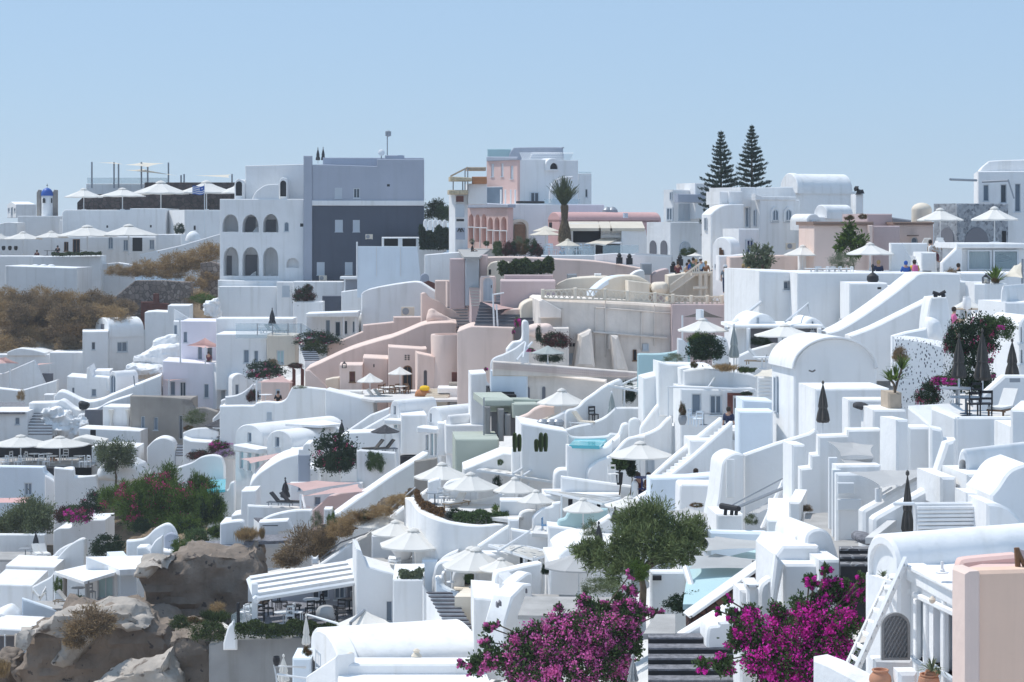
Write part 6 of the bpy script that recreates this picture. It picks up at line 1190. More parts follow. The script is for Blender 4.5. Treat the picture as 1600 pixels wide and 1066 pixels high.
H('pale blue white wall right of the long white stairs',575,84,2,('t',[(575,840),(770,850)],1200),2,m='blue',name='pale_wall',cat='wall'); SAIL('beige sail edge by the louvered screen',[(640,690,86),(700,650,88),(770,640,88),(770,695,86)],[],'canvas',sag=.03)
t=H('big white gable house with a broad round arched vault',905,80,10,('a',905,1436,446,640,1220),3.,name='gable_house'); f=Fc(905,80,-80); 
addp(t,'roof_rim',905,80,10,('p',[(1170-rr*math.cos(q),642-hh*math.sin(q)) for rr,hh,sg in((264,194,1),(276,207,-1)) for q in list(np.linspace(0,math.pi,25))[::sg]]),3.3,m='W',off=.25); W2(t,905,80,-80,[(789,690,805,918,'g')])
tag(MB().box((-.15,-.02,-.03),(0,.02,.03),Matrix.Rotation(R(20),4,'Y')).box((0,-.02,-.03),(.14,.02,.03),Matrix.Rotation(R(-30),4,'Y')).obj('wall_bird','taupe',None,Vector((0,0,0))),'small dark bird shaped lamp on the big gable','wall ornament').location=P(1022,660,79.6)
UC('dark grey closed parasol before the big gable house',1090,728,36,985,1066,73)
# ===== K: right ============================================================================
fr(1280,420,320/1312)
Wl('long white ramp parapet sweeping up to the terrace wall',80,99,4,('s',[(60,410),(140,385),(250,320),(380,230),(520,125),(600,60),(655,28),(790,28),(905,30)],450),2.5); Wl('second white ramp parapet in front of the first',215,95,4,('s',[(200,430),(330,382),(450,325),(600,250),(720,190)],520),1.2); 
Wl('rounded white kerb between the two ramp parapets',445,97,4,('s',[(443,325),(470,305),(560,285),(600,290)],360),.6); H('white sloping mass behind the ramp parapets',600,100,4,('t',[(640,130),(790,92),(905,80),(990,84)],320),3,name='sloping_mass',cat='wall')
t=H('tall tapering white chimney stack with rounded foot',690,87,0,('s',[(682,460),(690,330),(712,200),(735,184),(805,180),(822,195),(840,300),(852,460)],480),1.6,name='chimney_stack',cat='chimney'); b=MB()
for x in(745,795): b.lathe(P(x,182,86.5),[(.08,0),(.1,.05),(.07,.15),(.03,.18)],10)
b.tube([P(728,152,86.5),P(770,165,86.5),P(808,145,86.5)],.08,6); b.obj('pot_ornament','black',t)
ROCK('rounded white plaster foot of the chimney stack',[(700,460),(705,330),(740,315),(790,350),(800,470)],86,1.4,'W',rough=.06,vox=.12,name='plaster_buttress',cat='wall')
U('white parasol in the gap behind the chimney stack',950,188,95,245,330,94,'cloth','parasols in the right middle'); TB('pale wooden table under the parasol in the gap',940,330,93,.9,'pale_wood'); PE('person in a pink and white dress under the parasol in the gap',865,250,92,'sit','c_pink','c_white','hair',90,'guests on the right terrace'); POT('small white lamp under the parasol in the gap',945,275,92.5,.7,.2,'W',None,'garden_lamp','lamp')
H('pale wooden counter under the parasol in the gap',880,92,0,('r',880,1000,325,420),1,m='pale_wood',name='counter',cat='counter'); H('white rounded wall right of the wooden counter',985,90.5,0,('s',[(960,360),(1000,320),(1060,290),(1160,280),(1170,300)],520),1.5,name='rounded_wall',cat='wall')
t=H('small white vault with rounded crown at the right edge',1190,86,-30,('a',1160,1200,108,200,330),('x',1500),name='vaulted_house'); addp(t,'wall',1195,85.5,10,('r',1195,1400,215,420),3); H('white house side with slim dark windows at the right edge',1285,74,8,('a',1283,1420,300,380,760),3,[(1283,375,1296,470,'g'),(1285,520,1300,605,'g'),(1262,540,1276,610,'g')] if False else [(1287,375,1298,470,'g'),(1287,520,1302,605,'g')],name='white_house')
t=H('white wall pierced with a speckle of small holes',800,77,-32,('t',[(478,438),(560,446),(700,470),(800,500)],960),1.2,m='speckled',name='pierced_wall',cat='wall'); addp(t,'coping',800,77,-32,('t',[(474,426),(560,434),(700,458),(805,488)],502 if False else 505),1.6,off=.15) if False else None
Wl('white terrace parapet behind the pierced wall',480,82,0,('t',[(470,432),(560,405),(690,380),(700,440)],520),.5)
SH('sparse tall bougainvillea with pink blossom and dark leaves',1000,480,165,150,70.5,'bougd',name='bougainvillea'); SH('upper right spray of the sparse bougainvillea',1130,390,120,95,71,'green',name='bougainvillea'); SH('dense dark lower part of the sparse bougainvillea',960,700,140,150,69.5,'dark',name='bougainvillea'); SH('left trailing spray of the bougainvillea on the pierced wall',840,480,55,110,71,'bougd',name='bougainvillea'); SH('low bougainvillea with red flowers at the pierced wall foot',690,820,95,90,68.5,'bougd',name='bougainvillea'); SH('magenta flower cluster over the low bougainvillea',800,725,75,40,68.3,'boug',name='bougainvillea')
for x,y,r in((1098,592,24),(1112,690,16),(1165,380,25),(755,705,20),(680,885,22),(760,770,18)): SH('bright pink blossom cluster in the sparse bougainvillea',x,y,r,r,68.2,'boug',name='blossom_cluster',group='blossom clusters of the sparse bougainvillea')
SH('bare dark twigs reaching over the pierced wall',520,560,60,60,70,'drydk',name='bare_twigs')
for x,yt,hw,ye,yb,D,l in((895,428,42,700,880,64,'dark grey closed parasol left of three on the right terrace'),(1045,392,46,715,850,65,'tallest dark grey closed parasol in the middle of three'),(1236,460,38,690,760,68,'dark grey closed parasol right of three behind the white ramp')): UC(l,x,yt,hw,ye,yb,D)
Wl('white sloping parapet with a grey name plate at the right',1015,65.5,5,('t',[(1012,840),(1100,765),(1190,685),(1420,685)],1010),.5); t=H('grey name plate on the white sloping parapet',1225,65.2,5,('r',1222,1288,702,728),.05,m='gmetal',name='name_plate',cat='sign',dn=0,bev=.01)
LG('wooden lounger with white cushions at the right edge',1185,935,61.5,-35,'cushion','wood').scale=(.8,.8,.8); 
for x,y,s in((1060,945,1.25),(990,940,1.15),(1000,870,1.1)): CH('dark rattan chair on the right corner terrace',x,y,61 if y>900 else 63,180,'black','dark rattan chairs on the right terrace',s)
TB('glass topped dark table among the rattan chairs',940,930,62,.7,'gblue'); TB('dark table below the closed parasols',880,870,64,.75,'gmetal')
H('white corner parapet with a flat panel on the right terrace',875,59.5,2,('r',873,1262,952,1250),.35,name='corner_parapet',cat='wall'); Wl('white left flank of the corner parapet',875,59.5,-60,('t',[(710,884),(790,915),(876,952)],1250),.35); FL([(720,905),(1300,905),(1300,960),(880,965)],930,62.5,'terrace','terrace')
t=H('wide white step parapet left of the corner terrace',705,62,-62,('t',[(560,878),(640,940),(708,1000)],1250),2,name='stepped_wall',cat='wall'); H('white step block right of the corner terrace',1230,56,0,('r',1228,1420,1012,1300),2,name='white_block',cat='building')
t=H('tan square pot holding a tall yucca',446,68,4,('t',[(444,792),(530,795)],905),1.1,m='sand',name='square_pot',cat='pot',dn=0); SPIKY('tall branching yucca in the tan square pot',490,720,68,.75,40,'brleaf','yucca',.03); SPIKY('left head of the branching yucca',455,720,67.8,.6,30,'brleaf','yucca',.028); SPIKY('upper right head of the branching yucca',530,650,68,.7,34,'brleaf','yucca',.03); b=P(485,795,67.9); tag(MB().tube([b,P(480,740,67.9),P(455,710,67.9)],.04,6).tube([b,P(500,730,67.9),P(528,640,67.9)],.035,6).obj('yucca','bark',None,b),'bare brown stems of the tall yucca','plant stems')
H('white low roof block before the big gable house',0,75,4,('r',-25,450,770,900),3,name='roof_block',cat='building'); H('white bench block with a dark cushion on it',190,70.5,2,('r',188,445,840,930),1.2,name='bench_block',cat='bench'); ROCK('dark grey crumpled cushion on the white bench',[(225,900),(235,868),(270,860),(315,872),(345,905),(300,915)],69,.8,'dcloth',rough=.06,vox=.08,name='dark_cushion',cat='cushion'); H('white block beside the yucca pot',345,67.5,2,('r',345,560,905,1100),2,name='white_block',cat='building')
# ===== L: bottom left ====================================================================
fr(0,740,400/1308)
SAIL('dark maroon sail edge below the pale blue house',[(-40,125,142),(160,120,142),(150,152,139),(-40,150,139)],[],'dpink',sag=.02)
Wl('wavy white wall stepping down beside the pale blue house',228,142,0,('s',[(228,10),(262,30),(305,60),(325,85),(335,110),(365,125),(382,160)],260),.5); Wl('white curved wall under the black chairs',275,141,0,('t',[(275,-30),(375,-20),(378,20),(490,10),(500,60)],200),.6)
TREE('wide grey green olive tree at the left edge',180,330,132,[(60,240,0,75),(140,200,0,80),(220,215,0,70),(-10,250,0,60),(120,260,0,70),(230,270,0,50),(180,250,-1,70),(40,280,0,45)],12000,.12,'olive',.22,trunk_r=.14)
H('long white terrace wall under the wide olive tree',-20,130,0,('r',-60,230,312,460),.6,name='terrace_wall',cat='wall'); FL([(-20,440),(240,440),(240,400),(-20,400)],430,127,'paving','terrace'); UC('dark closed parasol under the wide olive tree',183,300,18,388,430,127.5,'dcloth')
TB('grey table under the wide olive tree',130,425,127,.6,'gmetal')
for x in(190,225): LG('pale lounger under the wide olive tree',x,422,126.5,30,'cushion','metal','loungers under the wide olive tree')
Wl('white curved terrace rim below the pale loungers',80,125,2,('s',[(80,440),(110,428),(200,432),(262,425),(300,390),(360,360),(430,348)],490),.5); H('white stepped block with rounded shoulder',275,130,0,('s',[(272,295),(300,280),(360,275),(368,245),(395,240),(540,235)],440),3,name='stepped_block',cat='building'); Wl('white sweeping buttress beside the dark round bush',350,124,0,('s',[(262,460),(300,420),(360,362),(428,340),(432,460)],500),.8)
H('white block house with a flat parapet at the lower left',30,121,2,('t',[(28,470),(120,475),(282,478)],640),4,name='white_block',cat='building'); t=H('white flat roofed house at the bottom left edge',-20,114,3,('t',[(-60,565),(165,572)],790),5,name='white_house'); Wl('white sweeping side wall with a hammock chair before it',165,113,0,('s',[(163,580),(210,555),(255,530),(275,505)],700),.4)
b=P(210,660,111); t=T('hammock_chair','white hanging hammock chair by the sweeping wall','hammock',b); MB().tube([P(165,660,111),P(172,590,111),P(205,640,110.5),P(232,580,111),P(240,660,111)],.05,5).obj('frame','metal',t); MB().tube([P(175,600,111),P(205,640,110.5),P(230,600,111)],.12,6).obj('sling','cloth',t)
H('pale blue low wall with a rough top in front of the terrace',110,106,10,('t',[(112,640),(292,700)],790),.5,m='blue',name='blue_wall',cat='wall'); FL([(170,690),(500,690),(500,655),(170,650)],660,108,'paving','terrace')
t=H('white bungalow with flat roof, glass door and slatted awning',440,106,14,('t',[(440,428),(610,492)],700),.4,[(498,528,585,645,'t',.3)],name='bungalow',dn=.5); BX('',440,612,700,490,720,105.5,18,m='blue',th=t,lf=6); 
FL([(448,425),(612,492),(700,488),(885,440),(760,418)],455,107,'W','roof',th=t,thick=.3); q=[P(455,462,109),P(612,497,106),P(430,552,100.5),P(278,502,104)]; MB().add([tuple(v) for v in q]+[tuple(v-Vector((0,0,.15))) for v in q],[(0,1,2,3),(7,6,5,4),(0,4,5,1),(1,5,6,2),(2,6,7,3),(3,7,4,0)]).obj('awning','W',t)
for x,y0,y1,d in((318,525,655,104),(433,552,650,101)): addp(t,'post',x,d,0,('r',x,x+18,y0,y1),.4,m='taupe')
H('white wall behind the bungalow terrace',275,109,0,('r',275,500,505,690),.5,name='terrace_wall',cat='wall'); SH('yellow green banana plant at the bungalow',300,575,28,50,107.5,'bright',name='banana_plant'); TB('round garden table on the bungalow terrace',400,635,104,.5,'gmetal'); CH('wire garden chair on the bungalow terrace',465,640,103.5,40,'gmetal',None,1.2); LG('pale lounger on the bungalow terrace',345,668,103,80); SH('small dark green bush on the bungalow terrace edge',402,655,36,38,102.5,'green'); SH('small dry bush right of the bungalow terrace',572,668,45,35,101.5,'drydk',name='dry_shrub')
Wl('low wavy white wall with a door arch by the green bushes',645,112,2,('s',[(645,345),(690,342),(740,330),(790,285),(850,258),(885,280),(908,330)],430),.6); H('white blocks on the bungalow roof with a sloping fin',700,110.5,0,('t',[(698,378),(745,376),(765,392),(880,400)],450),1.2,name='white_block',cat='building'); Wl('white sloping fin above the bungalow roof',770,110,0,('s',[(765,385),(790,345),(815,326),(832,322),(832,380)],400),.3); H('white arched door slab at the end of the wavy wall',838,111.5,0,('a',838,905,305,330,400),.4,m='lgrey',name='arched_slab',cat='door')
t=H('white low house with a slab awning at the bottom left corner',-20,104,2,('s',[(-60,740),(0,718),(40,750),(55,775)],980),3,name='white_house'); addp(t,'awning',-20,101,2,('t',[(-60,790),(160,800)],832 if False else 830),3.5); addp(t,'interior',-20,102.5,0,('r',-60,75,832,960),.1,m='inner'); addp(t,'post',22,100.5,0,('r',20,28,825,930),.15,m='metal')
# greenery
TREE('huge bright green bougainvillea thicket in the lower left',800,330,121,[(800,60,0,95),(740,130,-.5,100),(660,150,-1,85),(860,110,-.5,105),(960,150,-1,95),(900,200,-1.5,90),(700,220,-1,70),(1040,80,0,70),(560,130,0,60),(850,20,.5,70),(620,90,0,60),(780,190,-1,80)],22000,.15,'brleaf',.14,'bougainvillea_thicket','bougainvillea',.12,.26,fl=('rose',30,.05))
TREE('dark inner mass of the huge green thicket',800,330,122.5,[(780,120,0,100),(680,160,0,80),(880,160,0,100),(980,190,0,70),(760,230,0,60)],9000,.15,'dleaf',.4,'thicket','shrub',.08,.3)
SH('spiky bright shrub at the right side of the thicket',1080,190,75,110,118,'tamar'); SH('tall spiky green shrub behind the teal pool',1010,90,70,90,121,'tamar'); SH('lower spiky spray right under the thicket',940,270,120,60,117,'tamar'); SH('magenta bougainvillea left of the green thicket',400,215,75,55,128,'boug',name='bougainvillea'); SH('dark red bougainvillea behind the magenta one',470,165,75,65,126,'bougd',name='bougainvillea'); SH('dull maroon shrub beside the olive tree',340,215,50,50,129,'maroon')
SH('dark glossy round bush above the bungalow roof',548,375,105,68,114,'dark',ryd=.6); SH('deep green shrub at the bend of the wavy wall',720,270,45,50,118,'dark'); SH('leafy green shrub before the white arched slab',1000,330,75,50,110,'green'); SH('bright shrub tumbling over the rock edge',930,380,60,50,106,'bright'); SH('fresh green shrub on the rock rim',1130,305,70,40,109,'tamar'); SH('golden grass tuft on the rock rim',1260,315,55,42,106,'grass',name='grass_tuft')
FL([(900,410),(1330,400),(1330,345),(960,345)],370,106,'gravel','garden_bed')
H('white stepped wall and blocks left of the golden grass',1128,112,0,('t',[(1128,250),(1180,250),(1182,215),(1230,205),(1232,90),(1310,85)],420),2,name='stepped_block',cat='building'); FL([(1055,90),(1150,82),(1150,28),(1075,34)],60,122,'water','pool_water'); Wl('white pool rim right of the dark thicket',1060,121,0,('s',[(1060,90),(1100,98),(1160,85),(1175,50),(1200,40)],230),.5)
ROCK('huge overhanging brown rock mass of the cliff',[(660,600),(665,505),(720,460),(830,445),(880,448),(915,405),(1000,398),(1200,388),(1330,384),(1340,760),(1200,840),(830,830),(700,790),(690,690)],98,4,'rock',0,.6,seed=1,vox=.3)
ROCK('pale weathered lower rock with a dry bush on top',[(45,890),(90,840),(170,785),(300,705),(520,688),(640,690),(720,735),(745,790),(860,810),(860,1150),(60,1150),(75,960)],93,5,'rock',0,.6,seed=7,vox=.3); ROCK('grey rock knob under the low shrubs',[(815,880),(830,830),(880,795),(960,795),(1060,840),(1105,900),(1140,1000),(1170,1150),(840,1150)],90,4,'rock',0,.5,seed=4,vox=.28); ROCK('pale rubble rock at the bottom of the cliff',[(440,1080),(520,1040),(640,990),(780,960),(860,980),(900,1200),(420,1200)],88,3,'rockpale',0,.5,seed=11,vox=.25); ROCK('crest of the upper cliff rock coloured pale for sunlight',[(662,545),(670,500),(720,462),(860,450),(880,470),(800,510),(760,545),(700,560)],96.3,3,'rockpale',0,.4,seed=13,vox=.25); ROCK('ridge of the lower cliff rock coloured pale for sunlight',[(50,890),(170,788),(300,706),(640,692),(735,770),(740,815),(560,840),(480,880),(400,940),(330,1000),(220,985),(320,900),(250,850),(150,850)],92.3,3,'rockpale',0,.45,seed=15,vox=.25)  # crest and ridge pieces carry the sunlit tops in their paler colour
SH('big dry grey brown bush on the lower rock',455,775,158,95,91,'drydk',name='dry_shrub'); SH('smaller dry bush at the foot of the big rock bush',380,860,70,55,90,'drydk',name='dry_shrub'); SH('round dark green shrub on the grey rock knob',1065,810,95,62,88,'hedge'); SH('olive green shrub left on the rock knob',925,765,55,45,89.5,'hedge'); SH('yellow flowering tuft on the rock knob',1000,755,45,25,88.7,'rust'); SH('green agave like clump on the rock knob',1100,735,75,45,89,'ggrass',name='grass_tuft'); SH('dry straw tuft behind the rock knob',1110,690,50,35,92,'dry'); SH('dry grass at the bottom left corner',10,1000,45,60,91,'grass',name='grass_tuft'); ROCK('brown rock corner at the bottom left edge',[(-60,940),(10,930),(70,960),(80,1150),(-60,1150)],95,3,'rock',0,.5,seed=19)
# ===== M: lower centre ===================================================================
fr(340,700,400/1165)
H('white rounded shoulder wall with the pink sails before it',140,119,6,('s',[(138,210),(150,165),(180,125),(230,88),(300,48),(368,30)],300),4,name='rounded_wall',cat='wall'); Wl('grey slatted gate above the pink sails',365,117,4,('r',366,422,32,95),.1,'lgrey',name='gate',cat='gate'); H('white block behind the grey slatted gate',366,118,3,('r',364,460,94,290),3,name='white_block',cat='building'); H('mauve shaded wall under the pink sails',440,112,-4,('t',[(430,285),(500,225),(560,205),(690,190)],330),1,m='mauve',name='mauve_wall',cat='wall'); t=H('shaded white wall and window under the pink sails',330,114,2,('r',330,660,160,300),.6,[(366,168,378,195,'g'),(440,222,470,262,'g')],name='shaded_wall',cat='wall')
SAIL('large pink sail, rear one of the low centre pair',[(305,161,110),(450,148,113),(640,158,111),(390,197,107)],[(0,265)],'pcloth',sag=.02,group='pink sails'); SAIL('large pink sail, front one of the low centre pair',[(378,221,107),(520,185,109),(640,163,110),(682,197,106)],[(0,300)],'pcloth',sag=.02,group='pink sails'); tag(MB().tube([P(398,275,107),P(385,215,108)],.07,6).obj('white_mast','metal',None,P(398,275,107)),'leaning white post between the two large pink sails','mast')
UC('dark closed parasol left of the large pink sails',308,140,19,226,262,110,'dcloth'); 
for x in(285,330): LG('dark lounger beneath the large pink sails',x,262,109,75,'dcloth','gmetal','loungers beneath the large pink sails')
Wl('white low wall below the pink sails',130,109,3,('t',[(135,262),(270,268),(420,272)],420),.5); Wl('white curved wall rim in front of the pink sail terrace',190,106,3,('s',[(188,340),(215,320),(260,302),(340,285),(430,282)],420),.5); H('white post block at the end of the curved rim',483,105,0,('r',483,518,278,420),1,name='post_block',cat='wall'); H('white rounded wall base before the curved rim',188,104,2,('t',[(188,338),(320,330),(345,380),(200,392)],430),1,name='curved_wall',cat='wall'); ST('short dark stairs beside the curved rim',(205,350,104),(165,318,107),0,.8,4); Wl('white stepped wall with small round arch at the pool corner',20,106.5,0,('s',[(10,345),(60,335),(110,335),(125,370)],400),.8)
FL([(120,430),(330,420),(340,395),(150,395)],410,102,'sage' if False else 'gravel','garden_bed'); SH('golden tall grasses on the cliff edge',140,395,58,38,101,'grass',name='grass_tuft'); SH('small golden grass beside the tall ones',202,390,14,38,101,'grass',name='grass_tuft')
Wl('long white ramp wall rising to the right with a lit coping',540,105,24,('t',[(540,305),(640,232),(800,120),(960,22)],340),.9); 
DRAPE('dry brown grassy slope below the long ramp',[(440,370),(540,335),(700,280),(880,180),(900,215),(760,320),(560,420)],100.5,1.5,'soil',.25,name='slope',seed=3)
for x,y,rx,ry,k,l in((410,450,110,90,'drydk','large brown dry bush at the cliff top'),(320,510,75,55,'drydk','dark dry bush hanging over the cliff'),(560,370,75,60,'dry','straw coloured dry bush on the slope'),(490,420,60,55,'drydk','dark twiggy bush in the middle of the slope'),(640,325,75,45,'dry','dry bush below the ramp wall'),(740,290,70,38,'dry','long dry grass bush near the ramp top'),(820,240,60,35,'dry','dry grass at the upper end of the slope'),(670,310,50,28,'rust','rusty seed heads on the slope')): SH(l,x,y,rx,ry,100.3-x*.004,k,name='dry_shrub')
SH('bright green slender shrub on the slope',520,345,28,60,99,'bright'); SH('pale grey green shrub beside the slender one',452,335,32,50,101.5,'sage')
Wl('white parapet with zigzag rising left of the parasols',445,97,10,('t',[(445,545),(600,440),(648,430),(652,460)],600),.4); Wl('upper white parapet edging the dry slope',600,98.5,14,('t',[(470,510),(690,390),(860,262),(965,185)],600),.5); b=P(470,495,98); tag(MB().tube([P(460,510,98),P(560,430,98.5),P(690,385,99),P(760,300,99.5),P(900,180,101)],.04,5).obj('hand_rail','gmetal',None,b),'thin metal rail following the parapet by the dry slope','railing')
H('small white cat shaped ornament block on the parapet',428,96.5,0,('p',[(428,532),(426,492),(434,500),(446,500),(456,490),(458,530)]),.3,name='ornament',cat='ornament')
H('white house wall right of the concrete frame',895,104,3,('t',[(895,60),(1000,45),(1003,120)],240),.3,m='taupe',name='taupe_wall',cat='wall')
for x,yt,hw,ye,yb,D,l in((738,294,128,345,470,98,'white parasol leftmost on the slope side terrace'),(808,330,112,385,500,95,'white parasol second on the slope side terrace'),(890,366,158,438,580,91,'big white parasol in front of the tub terrace'),(1155,450,145,512,620,88,'white parasol right above the small stairs')): U(l,x,yt,hw,ye,yb,D,group='parasols of the round terrace')
H('shaded white back wall of the parasol terrace',700,96,0,('t',[(700,400),(860,395),(1085,430)],600),.6,name='back_wall',cat='wall'); FL([(650,560),(900,590),(1080,560),(980,500),(700,500)],540,92,'paving','terrace'); H('white low block with tub rim behind the big parasol',775,93,0,('r',775,915,505,600),1,name='low_block',cat='wall')
tag(MB().lathe(P(845,505,93),[(.3,0),(.62,.5),(.66,.55),(.58,.5),(.25,.1)],20).obj('bath_tub','W',None,P(845,505,93)),'white round bath tub under the parasols','tub'); Wl('pale teal screen behind the white tub',960,93.5,0,('t',[(965,440),(1085,435)],520),.1,'tealwall'); Wl('white rounded divider wall left of the small stairs',985,89,0,('s',[(975,600),(1000,530),(1040,490),(1095,465)],640),.4); H('blue white cube divider on the tub terrace',930,89.5,0,('r',930,1000,512,610),1,m='blue',name='divider_block',cat='wall'); CH('white chair on the tub terrace',835,565,90,60,'metal','white chairs on the tub terrace',1.); TB('small white table on the tub terrace',808,565,90,.4); H('white round back seat on the tub terrace',862,89.8,0,('a',862,908,535,560,590),.5,name='round_chair',cat='seat')
# restaurant terrace with louvred pergola
t=T('louvred_pergola','white pergola with broad sloping louvre slats over a dining terrace','pergola',P(160,810,91)); A=[P(145,582,92.5),P(590,512,95),P(640,598,90),P(178,672,87.5)]
for i in range(4):
    q=[A[0].lerp(A[3],i/4),A[1].lerp(A[2],i/4),A[1].lerp(A[2],(i+.55)/4),A[0].lerp(A[3],(i+.55)/4)]
    MB().add([tuple(v) for v in q]+[tuple(v-Vector((0,0,.3))) for v in q],[(0,1,2,3),(7,6,5,4),(0,4,5,1),(1,5,6,2),(2,6,7,3),(3,7,4,0)]).obj('louvre','W',t)
MB().tube([A[0]-Vector((0,0,.2)),A[3]-Vector((0,0,.2))],.16,6).obj('beam','metal',t); MB().tube([A[3]-Vector((0,0,.15)),A[2]-Vector((0,0,.15))],.12,6).obj('beam','metal',t); q=[P(585,510,95),P(628,496,95.5),P(676,590,90),P(640,598,90)]; MB().add([tuple(v) for v in q]+[tuple(v-Vector((0,0,.2))) for v in q],[(0,1,2,3),(7,6,5,4),(0,4,5,1),(1,5,6,2),(2,6,7,3),(3,7,4,0)]).obj('end_panel','W',t)
for x,yb,D in((168,830,88),(150,700,92)): f=Fc(x,D,0); MB().fbox(f,-.12,.12,0,.24,P(x,yb,D).z,P(x,600,D).z-.2).obj('post','metal',t)
H('shaded rear wall of the dining terrace with windows',245,95,2,('t',[(240,680),(300,645),(590,610),(760,600)],880),.5,[(432,640,462,688,'w'),(470,628,505,685,'w'),(530,625,580,690,'g'),],m='lgrey',name='rear_wall',cat='wall'); H('dining room panel coloured dark for the shade under the louvred pergola',585,93.5,2,('t',[(585,606),(760,590)],880),.3,[(605,650,640,780,'g',.05),(655,640,700,790,'t',.05)],m='inner',name='dining_shade_panel',cat='room'); H('inner side wall of the dining room coloured black for shade',690,91,-70,('r',655,745,630,860),.3,m='void',name='inner_wall',cat='wall'); FL([(60,815),(760,860),(760,740),(250,690)],800,89.5,'gravel','terrace')  # panel and side wall coloured dark in place of shade under the pergola
for i,x in enumerate((195,230,300,350,420,460,520,560,270,390,490)): CH('dark chair on the dining terrace under the louvred pergola',x,795-(i%3)*30,89+i%3*1.5,i*50,'black','dark chairs of the dining terrace',1.15)
for i,x in enumerate((330,365,140,120)): CH('white chair on the dining terrace under the louvred pergola',x,800-(i%2)*15,88.6,i*80,'W','white chairs of the dining terrace',1.2)
for i,x in enumerate((300,340,430,545,160,600)): TB('square dark dining table under the louvred pergola' if i%2 else 'white dining table under the louvred pergola',x,800-(i%3)*30,89.2+i%3*1.4,.6,'black' if i%2 else 'metal','dining tables dark' if i%2 else 'dining tables white')
ROCK('grey covered bar counter on the dining terrace',[(445,790),(450,735),(515,732),(530,790)],88.6,1,'gcloth',rough=.02,vox=.1,name='covered_counter',cat='counter'); H('white side railing wall of the dining terrace',95,89.5,-50,('t',[(60,760),(160,700)],830),.1,m='clear',name='glass_rail',cat='railing'); b=P(95,810,88); tag(MB().tube([b,P(93,705,88)],.08,6).obj('lamp_post','black',None,b),'short black lamp post at the dining terrace corner','lamp post')
HEDGE('long clipped hedge along the front of the dining terrace',[(88,862,87),(545,855,87)],.6,.4,'hedge',9000,.055); H('grey raw concrete wall under the clipped hedge',-20,87.5,0,('t',[(-40,895),(75,868),(440,858),(560,850)],1200),1,m='concrete',name='concrete_wall',cat='wall'); Wl('crumpled white sheet on the concrete wall corner',35,87,0,('s',[(25,890),(45,820),(60,800),(75,790),(88,880)],900),.3,dn=0)
b=P(550,850,86); tag(MB().tube([P(410,760,88),P(550,800,85.5),P(548,870,85.5)],.06,6).obj('railing','metal',None,b),'white metal rail at the right end of the hedge','railing'); t=U('white octagonal cantilever parasol below the louvred pergola',668,738,126,800,860,85,'cloth',None,vent=False); MB().tube([P(605,865,84),P(605,795,84),P(668,738,85)],.07,8).obj('side_mast','gmetal',t)
for x in(600,650,700): TB('black low table under the cantilever parasol',x,845,86,.6,'black','black low tables')
UC('closed white parasol before the clipped hedge',403,762,17,895,930,83,'cloth')
t=H('white house with a slanted front edge right of the dining terrace',680,88.5,8,('t',[(632,460),(655,470),(680,538),(760,562),(832,580),(832,600)],860),3,[(768,698,795,790,'g'),],name='white_house'); H('white cube house beside the narrow dark stairs',797,84,2,('r',797,938,600,960),4,name='white_cube',cat='house'); H('white sloping stair flank right of the cube house',935,82.5,6,('t',[(935,625),(1062,830)],960),.4,name='stair_flank',cat='wall'); HEDGE('row of small succulents on the cube house roof',[(830,604,84.5),(930,608,84.5)],.5,.35,'sage',900,.08); ST('narrow stairs with dark risers down to the vault roof',(1050,830,79),(950,655,81.7),0,1.,10,'tread','W')
Wl('pale blue white wall right of the narrow stairs',985,84,-14,('s',[(992,590),(1000,600),(1020,630),(1080,660),(1170,690)],900),.5,'blue'); H('low cream ledge above the small stairs',1075,85.5,0,('r',1075,1170,640,680),1,m='cream',name='stone_ledge',cat='wall'); H('white round post block at the top of the narrow stairs',990,84.6,0,('s',[(988,600),(992,590),(1015,588),(1020,572),(1035,575),(1040,640)],700),.6,name='post_block',cat='wall')
SH('potted dark shrub in the niche by the small stairs',1140,605,22,32,87,'dark',name='potted_shrub'); H('dark niche opening above the small stairs',1075,88,0,('r',1080,1180,520,645),.2,m='inner',name='niche',cat='niche'); 
# foreground vault
t=H('long white foreground vault with a round gable end',545,75,-72,('a',425,548,884,985,1180),('x',1200),name='foreground_vault'); addp(t,'gable_rim',545,75,-72,('a',428,552,876,978,1060),.8,off=.15); W2(t,545,74.8,-72,[(458,925,482,1015,'s')]); addp(t,'flat_roof',560,72,0,('p',[(556,1180),(556,985),(1200,985),(1200,1180)]),1.2,dn=1) ; addp(t,'roof_ledge',480,72.5,-55,('t',[(400,1040),(540,945)],1190),.8)
FL([(540,1120),(1260,1120),(1200,968),(556,985)],985,73.6,'W','roof',th=t,thick=.3)
for x,y in((605,965),(905,950)): tag(MB().lathe(P(x,y+8,73.3),[(.18,0),(.2,.1),(.1,.22),(.14,.3),(.05,.36)],10).obj('roof_vent','cream',None,P(x,y+8,73.3)),'small pale vent pot on the foreground vault roof','roof vent','vent pots on the foreground vault roof')
H('pale blue box with a pool edge left of the foreground vault',340,78,0,('r',340,425,958,1200),2,m='blue',name='blue_block',cat='building'); SH('striped reddish bundle behind the foreground gable',408,930,22,30,77.5,'rust',name='dry_bundle'); b=P(265,1066,76); tag(MB().tube([P(275,1100,76),P(258,992,76),P(400,998,77)],.06,6).tube([P(270,1030,76),P(420,1050,76)],.05,6).obj('white_rail','metal',None,b),'white pipe rail at the bottom centre left','railing'); UC('folded cream parasol at the bottom beside the white pipe rail',300,948,24,1062,1090,77,'cloth'); POT('small dark bird like lamp on the white pipe rail',268,990,76,.35,.14,'black',None,'rail_lamp','lamp')
